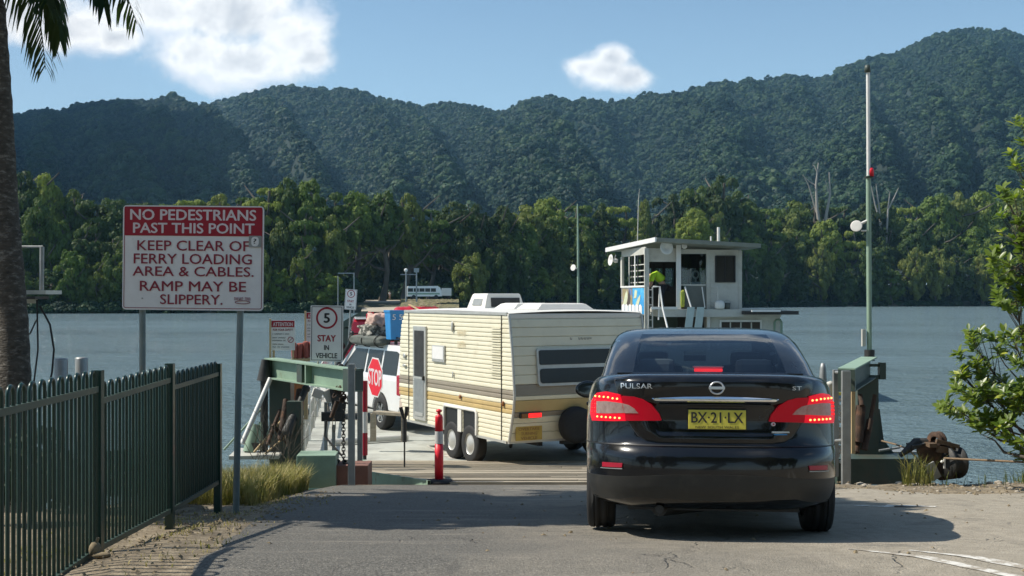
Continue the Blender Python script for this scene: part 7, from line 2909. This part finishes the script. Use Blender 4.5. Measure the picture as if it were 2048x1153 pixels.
# ================================================================== FAR LANDING
D = 262
t = thing('minibus', 'white and green bus parked at the far landing', 'bus', P(848, 598.5, D), R(-78))
mb = MB()
prof = [(0, .55), (0, 2.4), (.25, 2.78), (6.6, 2.85), (7.2, 2.5), (7.5, 1.5), (7.6, .6)]
mb.prism(prof, lambda y, z: (-1.15, y - 3.8, z), lambda y, z: (1.15, y - 3.8, z))
fixn(mb.build('body', M['wd'], t))
for s in (-1, 1):
    for k in range(5):
        MB().box((s * 1.16, -3.1 + k * 1.25, 1.95), (.03, 1.1, .75)).build('window', M['glass_solid'], t)
    MB().box((s * 1.16, -.2, 1.15), (.02, 7.0, .35)).build('green_stripe', M['green_steel'], t)
    for yw in (-2.4, 2.5):
        MB().cyl((s * .95, yw, .45), (s * 1.2, yw, .45), .45, n=20).build('wheel', M['rubber'], t)
MB().box((0, 3.62, 1.95), (2.0, .08, .95), rot=(-.2, 0, 0)).build('windscreen', M['glass_solid'], t)
t = thing('parked_truck', 'pale boxy truck parked behind the far bus', 'truck', P(884, 598.5, 270), R(-80))
MB().box((0, .5, 1.6), (2.0, 3.0, 1.7)).build('cargo_box', M['pods'], t)
MB().box((0, -1.9, 1.2), (1.8, 1.4, 1.3), bev=.1).build('cab', M['offwhite'], t)
MB().box((0, -1.9, 1.5), (1.84, .8, .5)).build('window', M['glass_solid'], t)
for yy in (-1.9, 1.4):
    for s in (-1, 1): MB().cyl((s * .7, yy, .4), (s * .95, yy, .4), .4, n=16).build('wheel', M['rubber'], t)
for (px_, lb, kind) in ((812, 'far landing lamp post with round head left of the bus', 'round'), (833, 'far landing post with square board in front of the bus', 'board')):
    D_ = 256
    t = thing('lamp_post', lb, 'lamp post', (XD(px_, D_), D_, zpix(604, D_)))
    h_ = zpix(541, D_) - t.location.z
    MB().cyl((0, 0, 0), (0, 0, h_), .16, n=8).build('pole', M['galv'], t)
    if kind == 'round': MB().sphere((0, -.1, h_), (.42, .3, .42)).build('lamp_head', M['pods'], t)
    else: MB().box((0, -.1, h_), (1.1, .2, .9)).build('sign_board', M['galv'], t)
    MB().box(((-.3 if kind == 'round' else -.9), 0, h_ - .9), (1.8, .15, .18)).build('cross_arm', M['galv'], t)
t = thing('far_gantry', 'thin grey gantry posts at the left of the far landing', 'gantry', (XD(700, 250), 250, 0))
a_ = XD(676, 250) - t.location.x
b_ = XD(708, 250) - t.location.x
MB().cyl((b_, 0, 0), (b_, 0, zpix(546, 250)), .13, n=6).cyl((a_, 0, 0), (a_, 0, zpix(552, 250)), .1, n=6).build('post', M['galv'], t)
MB().box(((a_ + b_) / 2, 0, zpix(547, 250)), (abs(b_ - a_), .15, .2)).build('cross_beam', M['galv'], t)
pr = thing('person', 'tiny figure in pale clothes standing on the far landing road', 'person', P(779.5, 599, 268))
J = [((0, 0, .95), (.14, .11)), ((0, 0, 1.2), (.15, .11)), ((0, 0, 1.42), (.19, .11)), ((0, 0, 1.53), .06), ((0, 0, 1.66), (.085, .1)), ((0, 0, 1.75), (.06, .07)),
     ((-.1, 0, .85), .1), ((-.11, 0, .48), .07), ((-.12, 0, .06), .05), ((.1, 0, .85), .1), ((.11, 0, .48), .07), ((.12, 0, .06), .05),
     ((-.22, 0, 1.4), .06), ((-.27, 0, 1.12), .045), ((-.27, -.05, .85), .035), ((.22, 0, 1.4), .06), ((.27, 0, 1.12), .045), ((.27, -.05, .85), .035)]
skin_body('body', J, [(0, 1), (1, 2), (2, 3), (3, 4), (4, 5), (0, 6), (6, 7), (7, 8), (0, 9), (9, 10), (10, 11), (2, 12), (12, 13), (13, 14), (2, 15), (15, 16), (16, 17)], M['skin'], pr, 1)
J2 = [((0, 0, .92), (.17, .13)), ((0, 0, 1.2), (.17, .13)), ((0, 0, 1.42), (.21, .13)), ((-.22, 0, 1.4), .08), ((-.25, 0, 1.2), .07), ((.22, 0, 1.4), .08), ((.25, 0, 1.2), .07)]
skin_body('shirt', J2, [(0, 1), (1, 2), (2, 3), (3, 4), (2, 5), (5, 6)], M['pods'], pr, 1)
t = thing('moored_dinghy', 'tiny white boat at the far shore below the big sign', 'boat', P(412, 625, 262), R(80))
mb = MB().prism([(-1, -.35), (1, -.35), (1.4, .35), (-1.2, .35)], lambda y, z: (-.6, y * 1.6, z * .6 + .15), lambda y, z: (.6, y * 1.6, z * .6 + .15))
fixn(mb.build('hull', M['wd'], t))

# ================================================================== WINCH ON THE RIGHT BANK, ROPES
t = thing('cable_winch', 'rusty cable pulley block with drum at the right edge of the bank', 'winch', P(1880, 962, 15.6))
TO = t.location.copy()


def q(px, py, D=15.6): return P(px, py, D) - TO


mb = MB()
out = [(1832, 900), (1850, 888), (1868, 880), (1900, 884), (1918, 895), (1924, 925), (1921, 948), (1912, 958), (1880, 962), (1868, 955), (1858, 930), (1838, 918)]
A = [q(x, y, 15.45) for x, y in out]
B = [q(x, y, 15.75) for x, y in out]
n = len(out)
mb.add(A + B, [tuple(range(n)), tuple(range(2 * n - 1, n - 1, -1))] + [(i, (i + 1) % n, n + (i + 1) % n, n + i) for i in range(n)])
fixn(mb.build('side_cheek', M['rust'], t))
mb = MB()
Mx = Matrix.Translation(q(1874, 882, 15.5)) @ Matrix.Rotation(R(30), 4, 'Z') @ Matrix.Rotation(R(90), 4, 'Y')
mb.lathe([(.06, -.05), (.12, -.05), (.12, -.03), (.09, -.01), (.09, .01), (.12, .03), (.12, .05), (.06, .05)], 26, Mx)
mb.build('pulley', M['rust'], t)
mb = MB()
Mx = Matrix.Translation(q(1905, 925, 15.4)) @ Matrix.Rotation(R(15), 4, 'Z') @ Matrix.Rotation(R(90), 4, 'Y')
mb.lathe([(0, -.1), (.2, -.1), (.21, -.07), (.15, -.05), (.15, .05), (.21, .07), (.2, .1), (0, .1)], 28, Mx)
mb.build('drum', M['steel_dark'], t)
mb = MB()
mb.box(q(1895, 888, 15.35), (.30, .06, .05), rot=(0, .25, 0)).box(q(1890, 900, 15.35), (.22, .06, .08), rot=(0, .1, .2)).box(q(1862, 890, 15.4), (.1, .2, .05))
mb.build('bracket', M['rust2'], t)
MB().box(q(1866, 943, 15.3), (.13, .03, .22), rot=(0, -.5, .2)).build('pale_plate', M['galv'], t)
MB().box(q(1889, 928, 15.25), (.02, .02, .12)).sphere(q(1884, 924, 15.25), .02).build('pin', M['white'], t)
mb = MB()
mb.tube([q(1800, 912), q(1832, 886), q(1856, 884)], [.03, .07, .05], 8).box(q(1835, 890), (.2, .3, .05), rot=(0, -.2, 0))
mb.build('guide_arm', M['steel_dark'], t)
rp = thing('mooring_rope', 'taut brown rope running from the winch to the right edge', 'rope', P(1890, 918, 15.3))
TO = rp.location.copy()
MB().tube([P(1888 + (2350 - 1888) * k / 12, 917 + 14 * k / 4.2 * .55, 15.3 - .25 * k) - TO for k in range(13)], .014, 7).build('strand', M['rope'], rp)
rp = thing('mooring_rope', 'brown rope from the ferry corner down to the winch', 'rope', P(1762, 882, 17.2))
TO = rp.location.copy()
MB().tube([P(1762, 882, 17.2) - TO, P(1790, 889, 16.6) - TO, P(1818, 899, 16.0) - TO, P(1850, 935, 15.5) - TO, P(1866, 958, 15.3) - TO], .013, 7).build('strand', M['rope'], rp)

# ================================================================== VEGETATION NEAR
def blades(name, label, n, xr, yr, h, seed, dens=None, mat=None):
    rs = random.Random(seed)
    mb = MB()
    k = 0
    while k < n:
        x, y = rs.uniform(*xr), rs.uniform(*yr)
        if dens and rs.random() > dens(x, y): continue
        k += 1
        z = ground_z(x, y) - .02
        hh = h * rs.uniform(.4, 1.25)
        a = rs.uniform(0, 6.28)
        w = rs.uniform(.0025, .0075)
        ln = hh * rs.uniform(.15, .7)
        dx, dy = math.cos(a), math.sin(a)
        px_, py_ = -dy * w, dx * w
        b0, b1 = Vector((x, y, z)), Vector((x + dx * ln * .3, y + dy * ln * .3, z + hh * .6))
        b2 = Vector((x + dx * ln, y + dy * ln, z + hh * rs.uniform(.75, 1)))
        o_ = Vector((px_, py_, 0))
        mb.add([b0 - o_, b0 + o_, b1 - o_ * .8, b1 + o_ * .8, b2], [(0, 1, 3, 2), (2, 3, 4)])
    o_ = mb.build(name, mat or M['grass'])
    return tag(o_, label, 'grass', kind='stuff')


blades('bank_grass', 'long green and straw coloured grass between sign post and ramp frame', 14000, (-3.75, -2.58), (12.0, 15.2), .36, 1, lambda x, y: (1.0 if y > 13.2 else .35) * (1 if x < -2.5 else .5 if y > 14.3 else .12) * (0.3 + 1.2 * max(0, nz(x * 2, y * 2, 3) + .4)))
blades('verge_grass', 'thin dry grass and litter along the foot of the fence', 2600, (-3.6, -1.8), (5.5, 13), .055, 2, lambda x, y: .9 * max(0, nz(x * 1.5, y * 1.5, 8) + .15) * (1 if x < -2.3 else .5))
blades('right_bank_grass', 'sparse yellow green grass at the right water edge', 3800, (5.4, 9.2), (14.9, 17.0), .26, 3, lambda x, y: (1 if x > 6.6 else .04) * max(0, nz(x * 1.2, y, 2) + .45))
blades('winch_grass', 'tuft of long green grass left of the winch', 130, (4.95, 5.3), (15.0, 15.25), .42, 4)
bs = thing('dark_shrub', 'dark low shrub behind the fence below the palm trunk', 'shrub', (XD(60, 9.8), 9.8, ground_z(XD(60, 9.8), 9.8)))
linked('foliage', crown_mesh('foliage', 55, 50, 60, .10, M['dark_leaf'], 'dome', cl_r=(.2, .4)), bs, (0, 0, .32), (0, 0, 0), (.42, .5, .48))
MB().tube([(0, 0, -.1), (.02, 0, .4)], .03, 6).build('stem', M['bark'], bs)
bs = thing('dark_shrub', 'dark low shrub behind the far end of the tubular fence', 'shrub', (XD(250, 11.6), 11.6, ground_z(XD(250, 11.6), 11.6)))
linked('foliage', crown_mesh('foliage', 56, 50, 60, .10, M['dark_leaf'], 'dome', cl_r=(.2, .4)), bs, (0, 0, .25), (0, 0, 0), (.62, .5, .34))
MB().tube([(0, 0, -.1), (.02, 0, .3)], .03, 6).build('stem', M['bark'], bs)
# tangle of dry stalks at the foot of the left frame
rs = random.Random(41)
mb = MB()
for k in range(46):
    a_ = P(rs.uniform(505, 590), rs.uniform(895, 925), rs.uniform(15.6, 16.4))
    b_ = a_ + Vector((rs.uniform(-.25, .25), rs.uniform(-.1, .1), rs.uniform(.1, .55)))
    c_ = b_ + Vector((rs.uniform(-.2, .2), 0, rs.uniform(-.1, .2)))
    mb.tube([a_, b_, c_], [.005, .004, .0015], 4)
tag(mb.build('dry_stalks', M['bark']), 'tangle of dry brown stalks at the foot of the left frame', 'weeds', kind='stuff')
# small litter stones and leaves on the verge
rs = random.Random(31)
mb = MB()
for k in range(2600):
    if k < 900: x, y = rs.uniform(-3.3, -1.9), rs.uniform(5.5, 13.5)
    elif k < 1500: continue
    elif k < 1500: x, y = rs.uniform(-3.3, -1.6), rs.uniform(5.5, 13.5)
    elif k < 2100: x, y = rs.uniform(-2.6, 9), rs.uniform(5.6, 14.5)
    else: x, y = rs.uniform(3.8, 9), rs.uniform(12.7, 15.6)
    if k >= 1500 and k < 2100 and rs.random() < .5: continue
    s = rs.uniform(.008, .028)
    z = ground_z(x, y) + (.02 if x > 3.4 else .008)
    a = rs.uniform(0, 6.28)
    d1 = Vector((math.cos(a), math.sin(a), rs.uniform(-.2, .3))) * s
    d2 = Vector((-math.sin(a), math.cos(a), rs.uniform(-.2, .3))) * s * .6
    c = Vector((x, y, z + s * .2))
    mb.add([c - d1 - Vector((0, 0, s * .3)), c - d2, c + d1, c + d2, c + Vector((0, 0, s * .5))], [(0, 1, 4), (1, 2, 4), (2, 3, 4), (3, 0, 4)])
tag(mb.build('leaf_litter', M['litter']), 'dry leaves and grit scattered on verge and road', 'litter', kind='stuff')
mb = MB()
for k in range(240):
    x, y = rs.uniform(3.6, 9.5), rs.uniform(13.0, 16.2)
    s = rs.uniform(.012, .05) * (1.3 if y > 15 else .7)
    bm_c = Vector((x, y, ground_z(x, y) + s * .15))
    mb.sphere(bm_c, (s, s * rs.uniform(.6, 1), s * .55), sub=1)
tag(mb.build('bank_stones', M['stone']), 'small pale stones along the right bank edge', 'stones', kind='stuff')
# crumpled pale leaf at the fence foot
t = thing('dry_palm_husk', 'crumpled dry brown husk lying at the foot of the second fence post', 'husk', (-2.52, 7.25, ground_z(-2.52, 7.25) + .03))
MB().sphere((0, 0, .03), (.035, .05, .05), sub=2).sphere((.05, -.03, .0), (.06, .03, .02), sub=2).tube([(0, 0, .04), (.02, 0, .10)], .01, 5).build('husk', M['litter'], t)

# ---- palm at the left edge
PX, PY = XD(40, 11.3), 11.3
pz = ground_z(PX, PY)
palm = thing('palm_tree', 'leaning palm with rough grey trunk and drooping fronds at the left edge', 'tree', (PX, PY, pz))
crown = Vector((XD(-62, 11.8), 11.8, zpix(-205, 11.8)))


def pt(px, py, D): return P(px, py, D)


tr = [Vector((PX, PY, pz - .1)), pt(32, 860, 11.4), pt(24, 640, 11.5), pt(8, 420, 11.6), pt(-2, 200, 11.7), pt(-12, 20, 11.75), crown]
fine = []
for i in range(len(tr) - 1):
    for k in range(12): fine.append(tr[i].lerp(tr[i + 1], k / 12))
fine.append(tr[-1])
rad = []
for i, p in enumerate(fine):
    u = i / len(fine)
    rad.append(.172 - .08 * u + (.05 * max(0, .12 - u) / .12) + .006 * (1 if i % 3 == 0 else 0) + .004 * nz(i * .9, 1))
mb = MB()
mb.tube([p - palm.location for p in fine], rad, 22)
mb.build('trunk', M['palm_bark'], palm)


def frond(start, dirv, L, droop, seed, nl=46, ll=.55):
    rs = random.Random(seed)
    mb = MB()
    pts_ = []
    d = Vector(dirv).normalized()
    p = Vector(start)
    n = 16
    for k in range(n + 1):
        pts_.append(p.copy())
        d = (d + Vector((0, 0, -droop * (.5 + k / n)))).normalized()
        p = p + d * L / n
    mb.tube(pts_, [.022 * (1 - .85 * k / n) for k in range(n + 1)], 5)
    side = Vector((-d.y, d.x, 0)).normalized()
    for k in range(nl):
        u = .12 + .88 * k / nl
        f = u * n
        i = min(n - 1, int(f))
        c = pts_[i].lerp(pts_[i + 1], f - i)
        tg = (pts_[i + 1] - pts_[i]).normalized()
        for s in (-1, 1):
            l = ll * (math.sin(math.pi * (.15 + .8 * u)) ** .6) * rs.uniform(.85, 1.1)
            a = side * s * rs.uniform(.45, .7) + tg * rs.uniform(.4, .6) + Vector((0, 0, -.35 - rs.uniform(0, .3)))
            a.normalize()
            w = Vector((0, 0, 1)).cross(a).normalized() * .017
            m1 = c + a * l * .55
            e = m1 + (a + Vector((0, 0, -.9))).normalized() * l * .45
            mb.add([c - w * .6, c + w * .6, m1 + w, m1 - w, e], [(0, 1, 2, 3), (3, 2, 4)])
    return mb


fr = [((1, -.15, .25), 1.75, .17, 1), ((.85, .35, .45), 1.6, .15, 2), ((.35, .9, .5), 2.5, .12, 3), ((-.4, .9, .6), 2.6, .11, 4), ((-1, .2, .5), 2.6, .12, 5), ((-.8, -.5, .7), 2.6, .11, 6), ((-.1, -1, .6), 2.5, .12, 7),
      ((.55, -.8, .55), 2.4, .13, 8), ((.95, .1, .75), 2.2, .11, 9), ((.5, .5, 1.1), 2.5, .10, 10), ((-.4, .2, 1.3), 2.4, .10, 11), ((.2, -.4, 1.2), 2.4, .1, 12), ((.7, -.35, .1), 1.5, .20, 13), ((.5, .6, 0.05), 1.5, .22, 14),
      ((.9, .5, .9), 2.1, .12, 15), ((.1, 1, .2), 2.0, .18, 16)]
for dv, L, dr, sd in fr:
    frond(crown - palm.location, dv, L * 1.18, dr, sd, ll=.66).build('frond', M['frond'], palm)

# ---- broad tree beyond the left edge of the picture; it throws the shade across the ramp
sh = thing('shade_tree', 'broad leafy tree on the left bank beyond the fence shading the ramp', 'tree', (-8.3, 13.2, .6))
linked('trunk', TR[1], sh, (0, 0, -.5), (0, 0, 1), (9, 9, 9))
sh_crown = crown_mesh('crown', 77, 80, 130, .095, M['tree_b'], 'round', cl_r=(.20, .34))
linked('crown', sh_crown, sh, (1.95, -1.6, 8.5), (0, 0, 0), (3.0, 2.7, 1.9))

# ---- mangrove bush on the right
rs = random.Random(21)
bush = thing('leafy_shrub', 'bright green glossy leaved mangrove reaching in from the right edge', 'shrub', (7.2, 14.4, ground_z(7.2, 14.4)))
BO = bush.location.copy()
leafv = [(0, 0, 0), (.25, .16, .02), (.6, .20, .02), (1, 0, -.05), (.6, -.20, .02), (.25, -.16, .02), (.5, 0, -.03)]
leaf_me = MB().add(leafv, [(0, 6, 1), (1, 6, 2), (2, 6, 3), (3, 6, 4), (4, 6, 5), (5, 6, 0)], True).mesh('leaf', M['near_leaf'])
leaves = []


def rosette(c, up, n=11, L=.125):
    up = Vector(up).normalized()
    x = up.orthogonal().normalized()
    y = up.cross(x)
    for k in range(n):
        a = 2.4 * k + rs.uniform(-.3, .3)
        lift = rs.uniform(.05, .9)
        d = (x * math.cos(a) + y * math.sin(a) + up * lift).normalized()
        l = L * rs.uniform(.65, 1.1)
        nr = (up * 1.0 - d * d.dot(up) + Vector((rs.uniform(-.3, .3), rs.uniform(-.3, .3), rs.uniform(-.1, .3)))).normalized()
        z = (nr - d * d.dot(nr)).normalized()
        yv = z.cross(d)
        Mx = Matrix((d, yv, z)).transposed().to_4x4()
        leaves.append((Matrix.Translation(c - up * rs.uniform(0, .10)) @ Mx @ Matrix.Scale(l, 4), c))


stems = MB()
root = P(2170, 1000, 14.4)
clumps = [  # px, py, rx, ry, depth, count
    (2070, 300, 60, 70, 13.6, 26), (2040, 420, 58, 62, 13.6, 44), (2045, 520, 66, 60, 13.8, 36), (2030, 590, 48, 34, 13.8, 20), (2075, 240, 45, 25, 14, 8),
    (2030, 690, 50, 40, 13.9, 22), (1955, 700, 42, 48, 14.2, 24), (1935, 765, 36, 34, 14.2, 18), (1990, 790, 55, 40, 14.0, 28), (2040, 800, 55, 42, 13.9, 26), (1905, 812, 26, 16, 14.3, 8), (1960, 830, 46, 24, 14.1, 16),
    (2020, 850, 44, 26, 14.0, 14), (2110, 640, 70, 200, 13.8, 60), (2120, 400, 60, 160, 13.8, 40), (2115, 850, 60, 80, 13.9, 20), (2040, 890, 16, 24, 13.6, 5)]
for (cx_, cy_, rx_, ry_, D_, cnt) in clumps:
    c0 = P(cx_, cy_, D_)
    hub = root.lerp(c0, .72) + Vector((rs.uniform(-.1, .1), rs.uniform(-.2, .2), -.08))
    start = root + Vector((rs.uniform(-.1, .3), rs.uniform(-.2, .2), rs.uniform(0, 2.0) if cy_ < 700 else rs.uniform(0, .5)))
    if cy_ < 620: start = P(2170, 700, 14.2)
    stems.tube([start, start.lerp(hub, .5) + Vector((0, 0, .08)), hub, c0], [.030, .022, .014, .006], 6)
    for k in range(int(cnt * 0.95)):
        a, r_ = rs.uniform(0, 6.28), math.sqrt(rs.random())
        e = P(cx_ + rx_ * r_ * math.cos(a), cy_ + ry_ * r_ * math.sin(a), D_ + rs.uniform(-.35, .35))
        stems.tube([hub.lerp(c0, rs.uniform(.3, 1)), e - Vector((0, 0, .02))], [.006, .003], 4)
        dirv = (e - hub).normalized() * .6 + Vector((rs.uniform(-.5, .1), rs.uniform(-.6, .1), .8))
        rosette(e, dirv, rs.randint(9, 14), .13)
stems.tube([root - Vector((0, 0, .5)), P(2170, 700, 14.2), P(2150, 350, 14), P(2160, 100, 14)], [.07, .06, .05, .03], 8)
stems.tube([P(2050, 915, 13.6), P(2008, 905, 13.8), P(1990, 882, 13.9), P(1960, 868, 14.1)], [.02, .016, .010, .004], 6)
stems.tube([P(2120, 930, 13.8), P(2040, 870, 13.9), P(1985, 852, 14.1)], [.02, .012, .005], 6)
stems.tube([P(2046, 770, 13.8), P(2010, 730, 13.9), P(1975, 672, 14.1)], [.010, .007, .003], 5)
for i, v in enumerate(stems.v): stems.v[i] = v - BO
stems.build('branches', M['bark'], bush)
# the leaves that show largest are own objects, the rest one part
vis = [l for l in leaves if (l[1].x / l[1].y * F + 1024) < 2052 and l[1].z > 0.5]
rs.shuffle(vis)
own = vis[:290]
ids = set(id(l) for l in own)
rest = MB()
for l in leaves:
    if id(l) in ids:
        o_ = bpy.data.objects.new('leaf', leaf_me)
        COL.objects.link(o_)
        o_.parent = bush
        o_.matrix_local = Matrix.Translation(-BO) @ l[0]
    else:
        rest.add([l[0] @ Vector(v) - BO for v in leafv], [(0, 6, 1), (1, 6, 2), (2, 6, 3), (3, 6, 4), (4, 6, 5), (5, 6, 0)], True)
o_ = rest.build('foliage', M['near_leaf'], bush)
o_['kind'] = 'stuff'
# sparse dry twig bush at the far right foot

# ---- unseen trees added behind the camera to cut sky light and darken reflections
rs = random.Random(17)
BEH = ['beside the lane edge', 'over the waiting lane', 'with the widest crown', 'nearest the river bank', 'at the bend of the road', 'farthest from the river', 'beside the turning place']
for k in range(7):
    x, y = -24 + 8 * k, -17 - rs.uniform(0, 5)
    t = thing('unseen_added_tree', 'unseen light blocking tree added behind the camera %s' % BEH[k], 'tree', (x, y, 1.8), group='unseen trees added behind the camera')
    h = rs.uniform(17, 22)
    linked('trunk', TR[k % 2], t, (0, 0, -.5), (0, 0, k), (h * .85,) * 3)
    linked('crown', CR[['round', 'wild', 'bank', 'dome'][k % 4]], t, (0, 0, h * .55), (0, 0, k * 1.3), (6.5, 5.5, h * .5))
